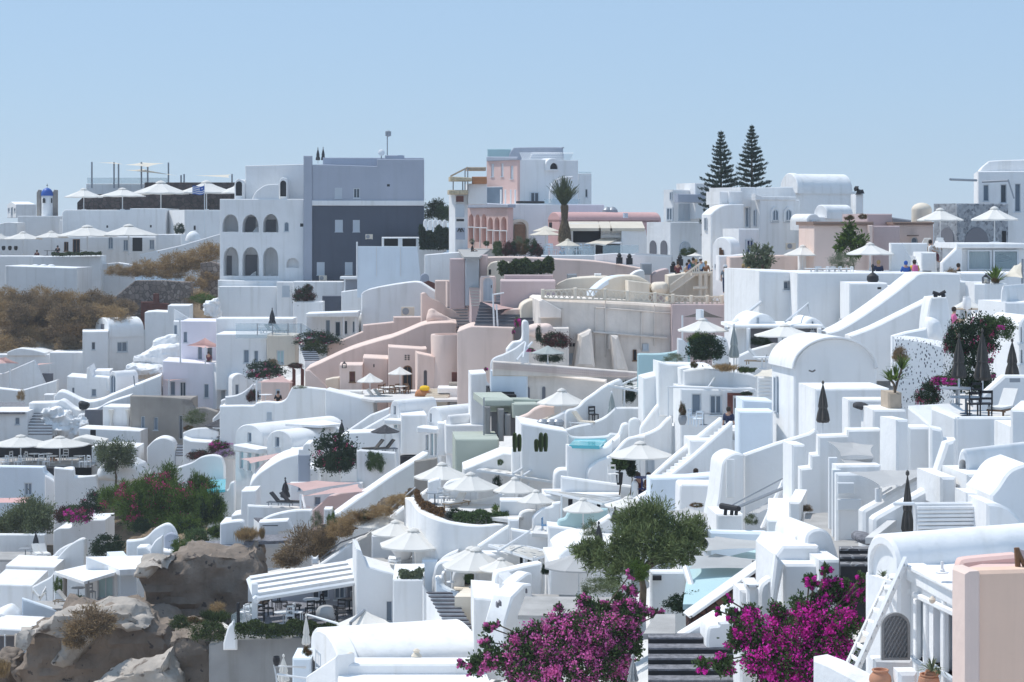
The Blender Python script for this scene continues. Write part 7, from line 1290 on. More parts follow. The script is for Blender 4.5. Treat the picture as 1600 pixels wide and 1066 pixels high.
# ===== N: centre terraces =================================================================
fr(640,680,400/1421)
CW('white round planter terrace wall curving out over the parasols',[(-30,345,97),(5,362,94),(50,420,91.5),(140,465,90),(250,492,89.5),(400,505,89),(560,490,89.5)],5.5,.5,name='round_terrace_wall'); HEDGE('rust coloured clipped hedge on the left of the round terrace',[(38,378,94.2),(78,425,92),(190,468,90.6)],.55,.4,'rust',5000,.05); HEDGE('green clipped hedge along the round terrace front',[(245,485,90.5),(400,492,90),(545,480,90.5)],.5,.4,'green',4500,.05); SH('dark round shrub between the rust and green hedges',250,440,45,38,91,'dark'); SH('fresh green broad leaved shrub at the hedge end',500,430,58,58,91,'bright')
FL([(60,400),(560,470),(760,420),(540,370),(120,350)],400,93,'terrace','terrace'); Wl('low white wall behind the round terrace hedge',260,94,0,('s',[(170,400),(280,375),(400,360),(490,335),(560,305),(600,290)],470),.5); H('white arched seat backs on the round terrace',180,96,0,('s',[(100,260),(165,245),(172,310),(185,290),(220,258),(300,245),(380,250)],420),.6,name='seat_wall',cat='wall'); TB('grey table on the round terrace',140,380,94,.6,'gmetal'); 
for x in(185,215): CH('white armchair on the round terrace',x,385,93.6,30,'W','white armchairs on the round terrace',1.2)
LG('cushioned lounger on the round terrace',262,395,93.4,-40)
for x,yt,hw,ye,yb,D,l in((180,153,158,228,350,99,'white parasol at the left end of the round terrace'),(338,208,158,287,430,94,'big white parasol over the round terrace lounger'),(583,234,120,304,460,92.5,'white parasol in the middle above the green hedge'),(703,305,112,363,530,89.5,'small white parasol above the stepped parapets'),(963,350,116,412,525,85.5,'small white parasol before the pale green wall'),(1214,340,138,388,500,83,'wide white parasol near the dark closed one'),(368,625,192,722,850,84.5,'large white parasol lower left of the slatted pergola'),(507,682,128,740,850,83,'white parasol half behind the large lower left one'),(1280,36,182,110,265,89,'large white parasol by the potted lemon tree')): U(l,x,yt,hw,ye,yb,D,group='parasols of the centre terraces')
U('big beige grey parasol left of the olive tree',940,648,205,722,910,77,'gcloth','parasols of the centre terraces',vent=False)
PERG('white slatted pergola above the round terrace',[(420,185),(800,225),(800,262),(375,196)],97,101,14,[(655,262,340)]); t=H('white wall with dark openings under the upper slatted pergola',370,100.5,3,('t',[(300,190),(520,100),(835,128)],360),3,[(632,245,660,285,'v'),(680,250,700,285,'v')],name='white_wall',cat='house'); SH('small bushy plant on the white wall',503,155,18,22,99.8,'green'); b=P(590,240,97); tag(MB().tube([P(575,215,97),P(730,122,100.5)],.07,6).tube([P(630,225,97),P(775,135,100.5)],.07,6).obj('guy_bars','metal',None,b),'pair of white bars holding the upper slatted pergola','bar'); SH('tall creeper beside the upper slatted pergola',485,280,25,60,97,'dark',name='creeper'); H('long white ledge box under the cacti',575,98.5,4,('t',[(570,75),(830,122)],145),.8,name='ledge_box',cat='planter')
PERG('long white slatted pergola in the middle of the terraces',[(750,312),(840,318),(1170,352),(1075,382)],86.5,90,14,[(838,330,470)]); t=H('white wall with dark windows under the long slatted pergola',750,89.5,2,('r',745,1175,330,480),2,[(880,355,905,420,'v'),(940,365,960,410,'g'),(1040,375,1060,400,'v')],name='white_wall',cat='house')
H('tall white curved retaining wall above the long pergola',805,93.5,4,('s',[(803,320),(805,240),(815,205),(850,190),(935,192),(960,178),(1010,130),(1090,65),(1170,3)],420),1,name='curved_wall',cat='wall'); Wl('long straight white parapet below the curved retaining wall',840,90.5,-3,('t',[(838,230),(1060,262),(1295,292)],400),.5); Wl('white curved parapet behind the potted lemon tree',985,93,6,('s',[(985,215),(1000,180),(1050,140),(1110,118),(1140,95),(1200,30),(1240,12),(1310,5)],320),.5)
H('white house front behind the potted lemon tree',1120,93.5,0,('r',1110,1440,100,330),3,[(1295,112,1360,230,'s',.2)],name='white_house'); TREE('potted lemon tree standard in a dark pot',1165,270,89.5,[(1165,155,0,38),(1150,165,0,25),(1185,165,0,25)],2200,.09,'leaf',.4,'lemon_tree','potted tree',.04); POT('dark square pot of the lemon tree',1165,275,89.5,.55,.17,'black',[(.7,0),(1,1),(.8,1)],'tree_pot','pot'); TREE('climbing dark leaved tree beside the lemon tree',1225,270,89.8,[(1230,130,0,28),(1225,180,0,25),(1235,210,0,20)],1400,.09,'dleaf',.4,'climber','plant',.03)
for i,(x,p) in enumerate(((1270,'c_maroon'),(1328,'c_brown'))): PE(('sunbather' if 0 else 'person')+(' in maroon seated under the lemon tree parasol' if i==0 else ' with brown shirt seated right of the parasol pole'),x,212,88.5,'sit',p,'c_navy','hair',40)
TB('dark blue table under the lemon tree parasol',1290,300,88,.5,'navy'); CH('white chair left of the lemon tree pot',1130,262,89,20,'W',None,1.2)
H('round backed white chair slab under the parasol',1235,88,0,('a',1232,1270,255,280,310),.3,name='round_slab',cat='seat')
Wl('white stepped curved divider above the small parasol',685,88.5,6,('s',[(683,470),(690,450),(720,420),(740,405),(790,395),(800,378),(840,372)],560),.4); Wl('white divider with rounded end behind the cushion',605,90,6,('s',[(605,460),(620,430),(660,415),(700,420)],520),.4); t=H('white wall block behind the stepped dividers',560,90.5,0,('r',500,850,362,520),1,name='white_block',cat='building'); H('pale green curved tub wall before the long pergola',825,86,3,('s',[(823,500),(830,475),(865,462),(885,430),(930,418),(1100,410)],545),.5,m='tealwall',name='green_wall',cat='wall'); H('white tub block below the pale green wall',770,85.5,2,('t',[(770,505),(900,520),(1010,540)],620),1.5,name='tub_block',cat='wall'); FL([(680,545),(900,560),(900,500),(700,500)],520,87.5,'terrace','terrace'); ROCK('folded towel heap on the centre terrace',[(700,540),(710,520),(740,518),(745,540)],87,.4,'cushion',rough=.04,vox=.08,name='towel_heap',cat='towels'); CH('blue folding chair on the centre terrace',755,540,87,80,'bluedoor',None,1.)
SH('pale grey olive sapling before the pale green wall',1010,540,60,70,82,'olive'); Wl('white post wall left of the lower slatted pergola',550,88,2,('r',548,608,468,640),.8); Wl('white stepped parapet rising to the post wall',385,86,8,('s',[(382,615),(450,570),(520,522),(552,505),(556,520)],680),.4); H('white wall behind the lower slatted pergola',560,86.5,-4,('t',[(560,522),(700,545),(842,568),(900,560)],700),.5,name='white_wall',cat='wall'); PERG('lower white slatted pergola above the zigzag wall',[(470,612),(640,615),(805,660),(690,690)][0:0] or [(440,612),(640,618),(800,655),(690,692)],81.5,85,13,[(632,680,740)]); b=P(490,640,82); tag(MB().tube([P(490,645,82),P(665,535,86)],.06,6).tube([P(690,685,81.5),P(840,600,85)],.06,6).tube([P(800,670,81.5),P(905,565,85)],.06,6).obj('guy_bars','metal',None,b),'three white bars above the lower slatted pergola','bar'); t=H('white wall with dark door under the lower slatted pergola',560,84.5,0,('r',380,790,660,800),1,[(655,680,690,720,'v'),(695,690,722,715,'v'),(612,675,628,720,'v')],name='white_house')
H('pale blue end block right of the lower slatted pergola',845,85,4,('r',845,960,545,640),2,m='blue',name='blue_block',cat='building'); Wl('long white diagonal wall running up to the wide parasol',985,82.5,12,('t',[(985,560),(1040,500),(1210,390),(1340,310)],680),.6); 
UC('dark closed parasol tall before the round vault',1050,490,27,630,690,78,'dcloth'); UC('dark closed parasol half hidden behind the olive crown',1140,410,22,480,560,81,'dcloth'); H('white rounded vault end left of the olive tree',840,79.5,4,('s',[(828,668),(860,640),(910,615),(970,604),(1230,610)],800),4,name='rounded_vault',cat='house'); H('white shaded house wall behind the grey parasol',780,78.5,3,('r',778,1020,712,930),4,name='white_house'); 
H('shaded niche wall with potted plant by the large parasol',240,86,2,('s',[(230,850),(240,780),(270,720),(290,705),(480,700)],870),1.2,[(305,772,358,850,'v',.5)],name='niche_wall',cat='wall'); SH('potted plant in the dark niche',330,800,26,32,83.5,'green',name='potted_shrub'); Wl('rounded white wall left of the niche',130,86.5,2,('s',[(128,800),(150,720),(200,700),(280,698)],850),.5); ST('pale stone seat steps below the niche',(250,890,80.5),(300,850,83),0,2.2,3,'cream','cream'); TB('small table beside the niche',230,815,84,.4)
H('white curved low divider left of the zigzag wall',430,82,0,('s',[(428,850),(450,820),(480,800),(490,780)],900),.4,name='curved_divider',cat='wall')
t=H('thick white zigzag parapet with round piercings',480,79.5,14,('s',[(476,820),(482,780),(500,760),(560,748),(640,728),(735,710)],900),.7,name='zigzag_wall',cat='wall'); addp(t,'parapet',500,78.5,-42,('t',[(490,770),(560,832),(575,840)],920),.7); addp(t,'parapet',575,75.5,38,('s',[(570,835),(610,800),(650,770),(670,766),(683,775),(684,840)],920),.7)
for x,y in((490,830),(505,822),(615,880),(632,868),(648,858)): addp(t,'piercing',x,75.1,8,('a',x-6,x+6,y-12,y-4,y+14),.3,m='inner',bev=0,off=.2 if x>600 else 4.)
H('white box house in front of the zigzag parapet',358,76,3,('t',[(358,905),(560,918)],1130),4,name='white_box',cat='house'); Wl('white diagonal wall running down from the zigzag parapet',560,74,58,('t',[(530,1040),(570,900),(640,830),(680,825)],1130),.9); FL([(690,920),(1000,930),(1010,890),(640,880)],900,76,'paving','terrace'); FL([(600,1000),(1250,1010),(1250,900),(640,895)],960,71.5,'paving','path'); SH('small dark plant in the passage behind the zigzag wall',755,750,28,38,79,'dark')
Wl('pale blue white wall falling from the niche to the stairs',140,82,-12,('s',[(138,800),(150,800),(165,825),(240,870),(355,905)],1110),.4,'blue') if False else None
# ===== O: right centre ====================================================================
fr(960,660,400/1421)
t=H('long white outside staircase with smooth parapets',205,84,26,('t',[(203,310),(330,195),(600,-25)],420),.35,name='outside_stairs',cat='stairs'); addp(t,'parapet',300,82.5,26,('t',[(298,306),(430,200),(660,-5)],420),.35); 
f=Fc(240,83.6,26); b=MB()
for i in range(18): x=235+i*22; u=f.us(x); b.fbox(f,u,u+.9,-.9,.2,f.pt(x,420)[1],f.pt(x,318-i*17.5)[1])
b.obj('steps','W',t)
H('white wall with two windows under the outside stairs',425,84,3,('r',420,690,100,320),2,[(568,168,606,282,'g',.2),(430,250,475,296,'v',.3)],name='white_house'); PE('person bending in the shade under the outside stairs',452,262,82.5,'sit','c_maroon','c_black'); H('long pale blue white front wall below the outside stairs',200,78.5,4,('t',[(200,312),(420,306),(590,290)],520),1.2,m='blue',name='front_wall',cat='wall'); H('white rounded box niche behind the grey canopy',365,75,2,('s',[(362,470),(364,370),(372,350),(400,345),(590,348)],540),1.5,name='niche_box',cat='wall'); SH('dry reddish plant above the grey canopy',455,462,42,15,74,'rust')
H('pale blue tall wall left of the gable house',690,81,0,('r',690,880,-60,220),1.5,m='blue',name='pale_wall',cat='wall')
Wl('broad white slanting wall rising to the right',720,72.5,-6,('t',[(715,180),(900,115),(1080,62),(1112,40),(1135,60)],600),.5); t=H('tapering white rounded tower with a shuttered door',575,71,10,('s',[(560,520),(580,420),(595,290),(605,220),(640,185),(680,172),(722,180)],620),1.6,name='rounded_tower',cat='tower'); addp(t,'shutter',620,70.8,10,('r',622,668,205,418),.08,m='W',bev=.02,off=.03)
t=T('beam_mount','dark heavy beam on short legs with a long slanting pole','beam',P(640,512,67.5)); MB().tube([P(595,465,67.5),P(690,480,66.5)],[.11,.09],10).obj('barrel','black',t); 
for x in(615,650,675): MB().tube([P(x,515,67.2),P(x+4,475,67.2)],.06,6).obj('leg','black',t)
MB().tube([P(688,470,66.8),P(985,345,67.5)],.06,6).obj('pole','gmetal',t); MB().tube([P(650,462,67),P(985,285,69)],.025,5).obj('wire','gmetal',t)
H('white pedestal block under the dark heavy beam',568,67.5,4,('r',568,715,512,640),2,name='pedestal',cat='pedestal'); SH('olive sprig in the gap right of the pedestal',758,545,42,38,70,'olive'); Wl('white leaning strut in front of the slanting wall',820,68.5,0,('p',[(815,590),(840,590),(1000,240),(985,215)]),.4); SAIL('grey sail between strut and beam',[(740,505,70),(860,440,71),(850,480,70),(800,505,69.5)],[],'gcloth',sag=.02)
t=H('white stepped wall beside the stone path',1030,64,-3,('t',[(1030,258),(1088,252),(1090,182),(1130,178),(1132,78),(1290,72),(1292,42),(1480,40)],680),.8,name='stepped_wall',cat='wall'); H('white pillar cap with slanting top by the stepped wall',990,65.5,8,('t',[(988,125),(1060,125),(1085,255)],520),1.2,name='white_pillar',cat='pillar'); H('tall narrow white wall left of the stone path',967,60,-12,('r',967,1035,442,760),3,name='narrow_wall',cat='wall'); H('broad white wall slab facing the teal pool',845,62,-8,('r',845,968,540,840),5,name='white_slab',cat='wall'); FL([(1040,640),(1240,680),(1210,500),(1060,505)],560,59,'paving','path'); FL([(1180,760),(1440,760),(1421,640),(1200,660)],700,54,'paving','path'); SH('small round dark shrub on the stone path',1070,482,30,24,61,'drydk')
H('white wall corner left of the shade sails',1205,56.5,6,('r',1235,1480,240,760),.6,m='W',name='shade_wall',cat='wall')
for i,p in enumerate(([(1182,105,62),(1320,110,64),(1440,125,62),(1440,190,60),(1260,188,60)],[(1255,205,60),(1440,200,61),(1440,258,59),(1300,268,58.5)],[(1245,272,58),(1440,258,60),(1440,335,56),(1330,335,56)])): SAIL(('topmost','middle','lowest')[i]+' grey shade sail between the white posts on the right',p,[],'gcloth',sag=.04,group='grey shade sails on the right')
for x,y0,y1,D,l in((1212,195,590,58,'tall white steel post left of the grey shade sails'),(1232,262,680,56.5,'shorter white steel post just right of the tall one')): b=P(x,y1,D); tag(MB().box((-.12,-.12,0),(.12,.12,P(x,y0,D).z-b.z)).obj('steel_post','metal',None,Vector()),l,'post').location=b
# shade cloths and teal pool
Wl('white front wall behind the lower grey shade cloths',525,66,2,('t',[(525,605),(845,612)],900),.5,'blue'); SAIL('upper grey shade cloth over the teal pool',[(500,640,64),(560,632,64.5),(840,660,63),(835,700,62),(500,715,61)],[],'gcloth',sag=.03); SAIL('lower grey shade cloth over the teal pool',[(440,740,61),(560,728,62),(840,765,60.5),(835,815,59),(400,815,58.5)],[],'gcloth',sag=.03); SAIL('grey canopy above the olive tree',[(290,490,72),(400,470,74),(555,510,72),(520,545,70),(380,585,69)],[],'gcloth',sag=.05)
FL([(380,1010),(600,1010),(900,740),(850,690),(410,800)],890,58,'tealwall','pool_water'); Wl('pale teal wall behind the pool',400,61.5,0,('r',395,870,812,1000),.3,'tealwall'); b=P(465,1030,57); tag(MB().tube([b,P(395,808,58.5)],.1,8).obj('leaning_pole','metal',None,b),'white leaning pole at the teal pool','pole'); SH('dark trimmed bush below the leaning pole',405,1005,118,68,56.5,'dark'); H('grey white wall behind the trimmed bush',200,60,0,('t',[(200,830),(400,830)],1150),.5,name='white_wall',cat='wall'); H('small dark wall lamp box under the olive branches',212,59.8,0,('r',213,262,853,878),.15,m='black',name='wall_lamp',cat='lamp',dn=0,bev=.01); H('dark recessed spot lamp beside the stone wall',770,59,0,('r',768,810,772,795),.2,m='black',name='wall_lamp',cat='lamp',dn=0,bev=.02)
TREE('large feathery olive tree in front of the terraces',150,1010,66,[(100,560,0,110),(220,540,0,120),(330,600,0,110),(420,620,0,90),(470,640,.5,70),(60,640,-.5,100),(180,660,-.8,110),(300,690,-.8,100),(400,730,-.5,75),(20,720,-.5,80),(-60,760,-.5,70),(-130,740,0,75),(-190,720,0,55),(70,760,-1,80),(460,560,.5,50),(290,770,-.5,55),(-150,680,0,50),(-80,690,0,60),(0,840,-1,70),(120,830,-1,60)],23000,.105,'ogreen',.15,trunk_r=.14,spread=.26)
Wl('dark red stone wall rising diagonally beside the teal pool',440,53.5,10,('t',[(420,1085),(640,930),(800,820),(905,738)],1200),.5,'stonered'); Wl('white coping on the dark red stone wall',440,53.3,10,('p',[(415,1080),(900,735),(912,728),(915,742),(425,1092)]),.7)
# ===== R: foreground right =================================================================
fr(1040,800,360/1443)
t=H('white foreground block house with vaulted step and slanted flank',745,50.5,5,('t',[(690,275),(735,215),(960,215),(970,320)],760),2.5,name='foreground_house'); addp(t,'front',735,49.8,5,('t',[(742,328),(968,328)],900),1.); addp(t,'slanted_flank',690,49.5,0,('p',[(600,1000),(690,270),(745,330),(690,600),(680,1000)]),.5); addp(t,'vault',900,51,14,('s',[(875,220),(885,150),(920,115),(980,108),(1030,140),(1065,220),(1092,310)],600),2.2); addp(t,'roof_box',815,51.5,5,('r',815,908,155,230),1.); addp(t,'side_roof',960,49.5,6,('t',[(965,302),(1100,302),(1180,370)],900),2.5)
H('white chimney plinth in the red bougainvillea',465,47.5,4,('r',467,585,492,640),1.,name='chimney_plinth',cat='chimney'); t=H('flat capped white chimney pot on the plinth',510,47.2,0,('r',512,578,472,500),.7,name='chimney_pot',cat='chimney'); addp(t,'cap',505,47.,0,('r',504,585,456,474),1.); Wl('white curved shoulder behind the chimney plinth',590,48.5,0,('s',[(585,520),(600,460),(640,425),(660,420)],640),.6)
H('white diagonal foreground wall beside the lower stairs',55,51,8,('t',[(55,800),(240,685),(430,572),(455,580)],1300),.5,name='diagonal_wall',cat='wall'); H('white round headed niche pillar in the bougainvillea',262,50,4,('s',[(258,800),(268,730),(290,715),(330,710),(340,690),(450,685)],1300),1.2,[(335,850,360,960,'i')],name='niche_pillar',cat='wall'); ST('grey stone stairs at the bottom beside the diagonal wall',(-110,1090,48.4),(-110,760,51),0,2.6,5,'gravel','black'); FL([(-140,762),(60,762),(60,640),(-60,640)],730,51.5,'paving','path')  # black step bodies put the shade on the risers into colour
ST('dark stone stairs under the pebble path',(1095,360,47.5),(1085,215,48.7),0,3.2,3,'steps','black'); ROCK('low rough stone block at the white ramp foot',[(1195,210),(1200,155),(1240,150),(1310,170),(1310,225)],50,1.2,'gravel',rough=.1,vox=.1,name='stone_block',cat='stone')
TREE('big deep magenta bougainvillea in the right foreground',900,1120,46,[(760,800,0,150),(620,760,0,130),(500,720,0,110),(880,650,.3,130),(1000,720,0,140),(1100,700,0,110),(950,860,0,150),(760,930,-.3,150),(600,900,-.3,140),(450,800,0,90),(1080,860,0,120),(1180,700,.2,70),(700,640,.3,80),(540,640,.2,70),(980,560,.4,80),(1120,560,.4,80),(1020,480,.5,70),(430,650,.2,50),(360,960,-.3,80),(850,1020,-.3,130),(680,1040,-.4,120),(1040,1000,0,120),(230,960,-.3,60),(900,435,.4,45),(930,440,.4,38),(1005,365,.4,42),(1228,410,.2,40),(1230,460,.2,42),(1230,520,.2,45),(1120,460,.4,55),(1060,440,.4,45),(330,620,.2,30),(390,550,.2,30)],36000,.045,'leaf',.5,'bougainvillea','bougainvillea',.06,.22,fl=('magenta',350,.03))
fr(700,840,.25)
TREE('big pink magenta bougainvillea in the centre foreground',760,1000,58,[(520,780,0,140),(660,700,0,150),(800,640,0,150),(950,600,0,150),(1080,560,.3,120),(1150,470,.3,90),(400,740,0,110),(300,760,0,90),(860,500,.4,110),(700,560,.4,110),(560,620,.3,110),(450,640,.2,80),(1000,740,0,150),(840,800,-.3,150),(1120,700,0,90),(620,850,-.4,130),(460,850,-.3,110),(1150,620,.2,70),(960,460,.5,80),(240,650,.3,50),(200,790,0,80),(1080,840,0,100),(1080,390,.5,70),(1140,330,.5,50),(860,400,.5,60),(1220,480,.4,50),(140,830,0,40),(1140,230,.5,36),(1290,465,.4,34),(1330,475,.4,26),(80,790,0,30),(250,560,.3,35),(300,540,.3,30),(690,440,.3,35)],38000,.055,'leaf',.5,'bougainvillea','bougainvillea',.08,.22,fl=('pinkfl',400,.036))
SH('green leafy sprig above the centre foreground bougainvillea',1190,215,75,75,59.5,'bright'); SH('grey green undergrowth below the olive tree',950,310,120,60,64,'olive'); UC('grey folded parasol at the bottom of the stairs',1155,755,32,900,960,50,'gcloth')
# ===== S: right =============================================================================
fr(1280,680,.2)
H('tall white pillar wall behind the grey shade sails',608,57,14,('t',[(606,-120),(700,-120),(708,110),(708,300)],420),1.2,name='pillar_wall',cat='wall'); H('white wall section right of the pillar wall',705,61,3,('r',700,880,-60,420),1,m='W',name='pale_wall',cat='wall'); H('white wall with a narrow lit edge behind the ramp',870,56,-8,('t',[(868,-60),(960,-40),(975,38),(1068,38),(1070,330)],430),.8,name='white_wall',cat='wall'); H('deep shaded white wall behind the right vault',1060,60.6,2,('r',1055,1500,-60,300),1.,m='W',name='pale_wall',cat='wall'); H('bright white block at the right edge above the vault',1500,54.5,-20,('r',1495,1700,-200,140),3,name='white_block',cat='building')
Wl('white ramp wall of the right stairs, rear one',345,52.5,10,('t',[(345,600),(365,580),(640,428),(930,272),(1000,60),(1066,40)],1000),.45); Wl('white ramp wall of the right stairs, front one',430,50.5,10,('t',[(428,665),(450,640),(600,555),(800,445),(955,352)],1000),.45); FL([(360,800),(430,800),(960,380),(960,330)],600,52,'terrace','path')
t=H('white wall with two horizontal rails behind the steel posts',140,55.5,4,('r',135,480,300,880),.3,name='railed_wall',cat='wall'); 
for y in(378,506): addp(t,'rail',145,55.2,4,('t',[(145,y-4),(275 if y<400 else 330,y-4)],y+6),.15,m='metal',bev=.02)
b=P(462,520,52.5); tag(MB().tube([b,P(462,415,52.5)],.09,6).tube([P(470,470,52.5),P(565,412,53.5)],.03,5).obj('steel_post','metal',None,b),'short white steel post behind the ramp','post')
SAIL('largest grey shade sail in front of the right ramps',[(215,285,54.5),(500,272,56),(800,265,54),(850,300,53),(640,400,51.5),(500,412,51.5)],[],'gcloth',sag=.05,group='grey shade sails on the right')
UC('dark grey closed parasol between the ramp and the louvred fence',690,296,44,755,880,48)
t=H('white louvred panel fence at the right',742,46,4,('r',742,1310,528,830),.1,name='louvred_fence',cat='fence'); 
for i in range(8): addp(t,'slat',750,45.92,4,('r',768,1290,556+i*31,580+i*31),.06,m='W',bev=.015,off=.05)
addp(t,'top_rail',585,45.9,4,('r',585,745,528,552),.12,m='metal',bev=.02)
t=H('white vaulted house with an arched niche at the right edge',1155,50,-50,('a',1075,1160,112,260,560),('x',1750),[(1092,190,1150,440,'I',.3)],name='vaulted_house'); addp(t,'front_wall',1160,49,6,('r',1158,1700,310,560),2); addp(t,'block',955,49.5,6,('t',[(950,330),(1070,330),(1075,400)],560),2); H('white sweeping curved buttress at the right edge',1350,46.5,4,('s',[(1340,470),(1400,400),(1460,310),(1520,260),(1620,225)],900),2,name='sweeping_buttress',cat='wall'); H('white sloping wall behind the louvred fence',1160,47.5,4,('t',[(1150,450),(1350,468),(1420,535),(1700,560)],900),1,name='sloping_wall',cat='wall'); H('white rounded shoulder right of the louvred fence',1315,45,4,('s',[(1310,535),(1400,540),(1500,585),(1600,690)],900),1.5,name='rounded_shoulder',cat='wall')
# ===== T: bottom right ========================================================================
fr(1280,840,320/1509)
t=H('white vaulted house with a recessed round gable in the right foreground',575,40.5,-66,('a',345,585,3,190,420),('x',2100),[(368,45,560,300,'N',.09)],name='vaulted_foreground_house'); addp(t,'cornice',600,40.3,-75,('t',[(340,250),(560,340),(700,405)],300 if False else 290),.35,off=.12) if False else None
f=addp(t,'facade',1040,37.5,-84,('p',[(340,1200),(340,262),(640,195),(1045,425),(1045,1500)]),2.5,[(697,455,763,895,'s',.25),(840,525,892,940,'b',.3),(920,562,996,1005,'s',.25),(560,400,628,640,'s',.25),(385,310,418,560,'g',.25)],bev=.04); addp(t,'cornice',1040,37.5,-84,('p',[(636,235),(636,190),(1050,412),(1050,445)]),.4,off=.16,bev=.03); addp(t,'hood_mould',1040,37.5,-84,('p',[(686,440),(686,402),(1018,555),(1018,600)]),.2,off=.1,bev=.02); addp(t,'hood_mould',1040,37.5,-84,('p',[(345,290),(345,255),(640,380),(640,415)]),.2,off=.1,bev=.02)
for a in(690,765,895,1000): addp(t,'pilaster',1040,37.5,-84,('p',[(a,1100),(a,450),(a+20,460),(a+20,1120)]),.12,off=.06,bev=.02)
BX('white front flank of the vaulted foreground house',560,640,1045,200,420,40.8,8,th=t,part='roof_terrace',lf=1.) if False else FL([(640,200),(1045,420),(1500,330),(1450,205)],300,39,'W','roof',th=t,thick=.3)
POT('little white rotating roof cowl on the flat roof',905,262,38.2,.22,.1,'W',[(1.2,0),(1.3,.1),(.5,.12),(.5,.3),(.3,.4),(.25,1)],'roof_cowl','cowl')
t=BX('plain dusty pink house with an open roof parapet at the right edge',968,1086,1800,250,1400,35.5,9,m='pfront',name='pink_house',lf=.45); addp(t,'inner_parapet',1030,37.2,3,('s',[(1030,230),(1045,185),(1075,165),(1200,150),(1460,128)],330),.4,m='pink'); addp(t,'side_wall',968,35.9,-72,('t',[(968,205),(1086,252)],1400),.3,m='pbeige',label='pink side coloured paler for the sunlight on it'); FL([(1030,235),(1086,248),(1700,240),(1460,130)],236,36.6,'pink','roof',th=t,thick=.2);  # side wall takes a paler colour than the front, standing in for sunlight
b=P(1465,230,36); tag(MB().tube([b,P(1455,75,36)],.05,6).tube([P(1520,225,36),P(1460,95,36)],.04,6).obj('folding_chair','wood',None,b),'dark wooden chair frame cut by the right picture edge','chair'); o=SAIL('reddish cloth hanging on the wooden chair frame',[(1455,75,36),(1560,100,36),(1560,220,36),(1470,160,36)],[],'mauve',sag=.02,cat='cloth')
t=T('ladder_stairs','steep white timber ladder stairs leaning on the vaulted house','ladder stairs',P(240,1030,39)); A0,A1=P(178,985,39.5),P(560,175,41.2); B0,B1=P(245,1040,38.6),P(636,170,40.2)
def beam(a,b,w,h,n,m,th):
    d=(b-a).normalized(); s=Vector((.95,-.3,0)).normalized()*w; up=d.cross(s).normalized()*h; v=[]
    for p in(a,b): v+=[p-s-up,p+s-up,p+s+up,p-s+up]
    MB().add([tuple(q) for q in v],[(0,3,2,1),(4,5,6,7),(0,1,5,4),(1,2,6,5),(2,3,7,6),(3,0,4,7)]).obj(n,m,th)
beam(A0+Vector((.02,.08,0)),A1+Vector((.02,.08,0)),.02,.06,'rail','W',t); beam(B0,B1,.035,.14,'rail','W',t)
for i in range(10):
    f=(i+.4)/9.6; a=A0.lerp(A1,f); b=B0.lerp(B1,f); d=Vector((0.02,.15,0)); v=[a-d,b-d,b+d,a+d]; MB().add([tuple(q) for q in v]+[tuple(q-Vector((0,0,.05))) for q in v],[(0,1,2,3),(7,6,5,4),(0,4,5,1),(1,5,6,2),(2,6,7,3),(3,7,4,0)]).obj('tread','W',t)
t=H('grey wooden lattice gate with an arched top',458,38,2,('a',455,665,552,650,900),.05,m='gmetal',name='lattice_gate',cat='gate',bev=.01,dn=0,part='back') ; f=Fc(458,37.95,2); l=outline(f,('a',455,665,552,650,900)); MB().ring(f,l,.05,-.06,.02).obj('frame','concrete',t); b=MB(); us=[q[0] for q in l]; zs=[q[1] for q in l]; u0,u1,z0,z1=min(us)+.05,max(us)-.05,min(zs)+.05,max(zs)
def inside(u,z): 
    c=(u0+u1)/2; r=(u1-u0)/2; zz=z1-(z1-z0)*.27; return z<zz or ((u-c)/r)**2+((z-zz)/(z1-zz-.04))**2<1
for s in(1,-1):
    for i in range(-14,26):
        pts=[]; 
        for k in range(40): 
            z=z0+(z1-z0)*k/39; u=u0+i*.075+(z-z0)*.55 if s>0 else u1-i*.075-(z-z0)*.55
            if u0<u<u1 and inside(u,z): pts.append(f.w(u,-.03-.015*s,z))
        if len(pts)>2: b.tube([pts[0],pts[-1]],.011,4)
b.obj('lattice','concrete',t)
H('white low wall carrying the lattice gate',400,38.3,2,('s',[(400,905),(420,895),(520,897),(690,900)],1300),.4,name='low_wall',cat='wall'); Wl('white parapet with a worn top edge at the bottom right',90,38,-55,('t',[(-60,880),(60,925),(330,1066),(420,1120)],1400),.5); H('white low wall left of the terracotta pots',580,36.8,2,('r',585,725,995,1300),.5,name='low_wall',cat='wall')
POT('wide terracotta jar at the bottom right',450,1168,37.3,.5,.21,'terracotta',[(.5,0),(.85,.3),(1.,.6),(.95,.75),(.7,.88),(.66,.92),(.78,.96),(.74,1),(.6,1),(.55,.9)]); POT('terracotta bowl pot holding an agave',808,1150,36.4,.36,.2,'terracotta'); POT('small terracotta pot nested in the bowl',830,1035,36.4,.14,.135,'terracotta'); SPIKY('spiky grey green agave in the terracotta pots',830,990,36.3,.36,34,'sage','agave',.018,.95,'plant',.4); t=SPIKY('drooping leaves beside the agave pot',885,1010,36.2,.25,10,'olive','plant_leaves',.015,.9,'plant',1.4)
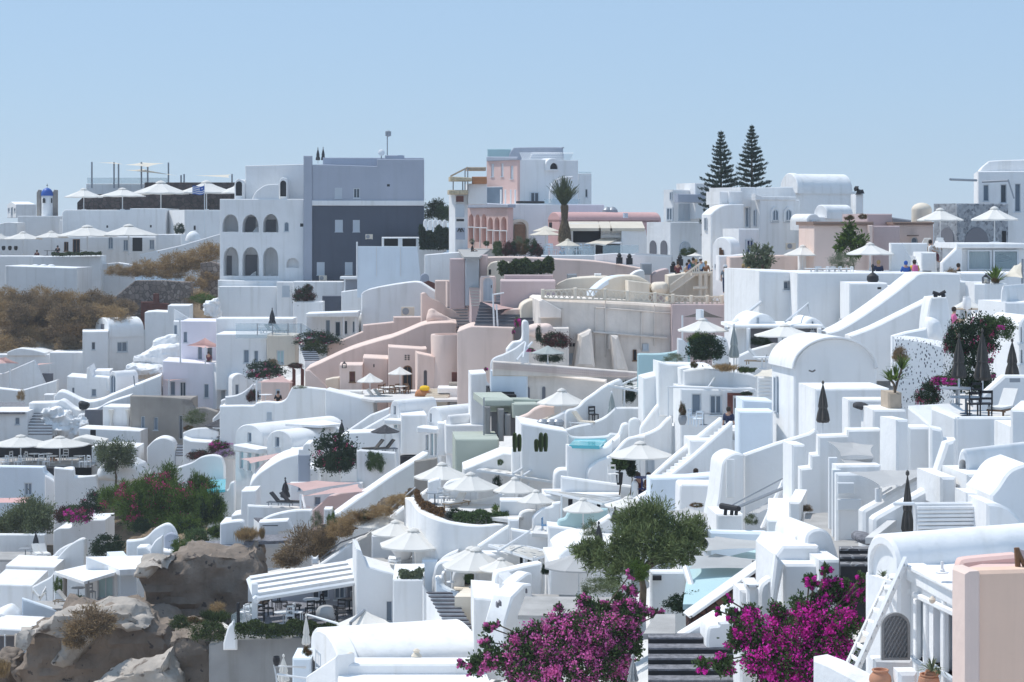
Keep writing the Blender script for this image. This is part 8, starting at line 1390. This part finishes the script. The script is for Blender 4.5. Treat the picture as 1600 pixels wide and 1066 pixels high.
t=T('wall_lantern','white wall lantern above the window of the foreground house','lantern',P(832,460,37.2)); MB().lathe(P(832,478,37.3),[(.02,-.02),(.05,0),(.065,.06),(.03,.1),(.01,.12)],12).obj('shade','cream',t); MB().tube([P(850,470,37.3),P(850,440,37.5)],.02,5).obj('bracket','gmetal',t); SPIKY('small pale potted tuft on the cornice beside the ladder',470,290,39.3,.22,20,'sage','cornice_plant',.02,.9,'plant',.3)
# ===== plants built of several clumps become one thing =======================
def MG(main,*subs):
    L=[o for o in SC.objects if o.parent is None and 'label' in o]; m=[o for o in L if o['label'].startswith(main)][0]
    mw=lambda o: Matrix.LocRotScale(o.location,o.rotation_euler,o.scale)
    for o in L:
        if o is not m and any(o['label'].startswith(s) for s in subs):
            if o.type=='MESH': o.parent=m; o.matrix_local=mw(m).inverted()@mw(o); o.name='stems'; del o['label'],o['category']; continue
            for c in list(o.children): x=mw(m).inverted()@mw(o)@mw(c); c.parent=m; c.matrix_local=x
            bpy.data.objects.remove(o)
MG('sparse tall bougainvillea','upper right spray of the sparse','dense dark lower part of the sparse','left trailing spray of the bougainvillea','bright pink blossom cluster in the sparse')
MG('low bougainvillea with red flowers','magenta flower cluster over the low')
MG('huge bright green bougainvillea','dark inner mass of the huge','spiky bright shrub at the right side of the thicket','lower spiky spray right under')
MG('big dark bush with a few','second dense clump'); MG('big deep magenta','xx'); MG('big pink magenta','green leafy sprig above')
MG('tall lanky leafy','dry reddish seed head'); MG('big round dark green shrub in the right','spiky upper tuft'); MG('dark red bougainvillea against','dark green foot of the red'); MG('long bougainvillea hedge','green foot of the bougainvillea hedge'); MG('tall branching yucca','left head of the branching','upper right head of the branching','bare brown stems of the tall yucca'); MG('dark red leggy bougainvillea','small dry red sprig'); MG('large feathery olive','grey green undergrowth') if 0 else None
# ---- air ----
def haze(d):
    m=bpy.data.materials.new('haze'); m.use_nodes=True; t=m.node_tree; t.nodes.remove(t.nodes['Principled BSDF']); v=t.nodes.new('ShaderNodeVolumePrincipled'); v.inputs['Color'].default_value=(.86,.93,1,1); v.inputs['Density'].default_value=d; v.inputs['Anisotropy'].default_value=.2
    t.links.new(v.outputs[0],t.nodes['Material Output'].inputs['Volume']); M['haze']=m; o=MB().box((-260,-60,-64),(260,460,50)).obj('haze','haze'); tag(o,'thin pale blue haze in the air over the village','haze',None,'stuff')
haze(.00035)
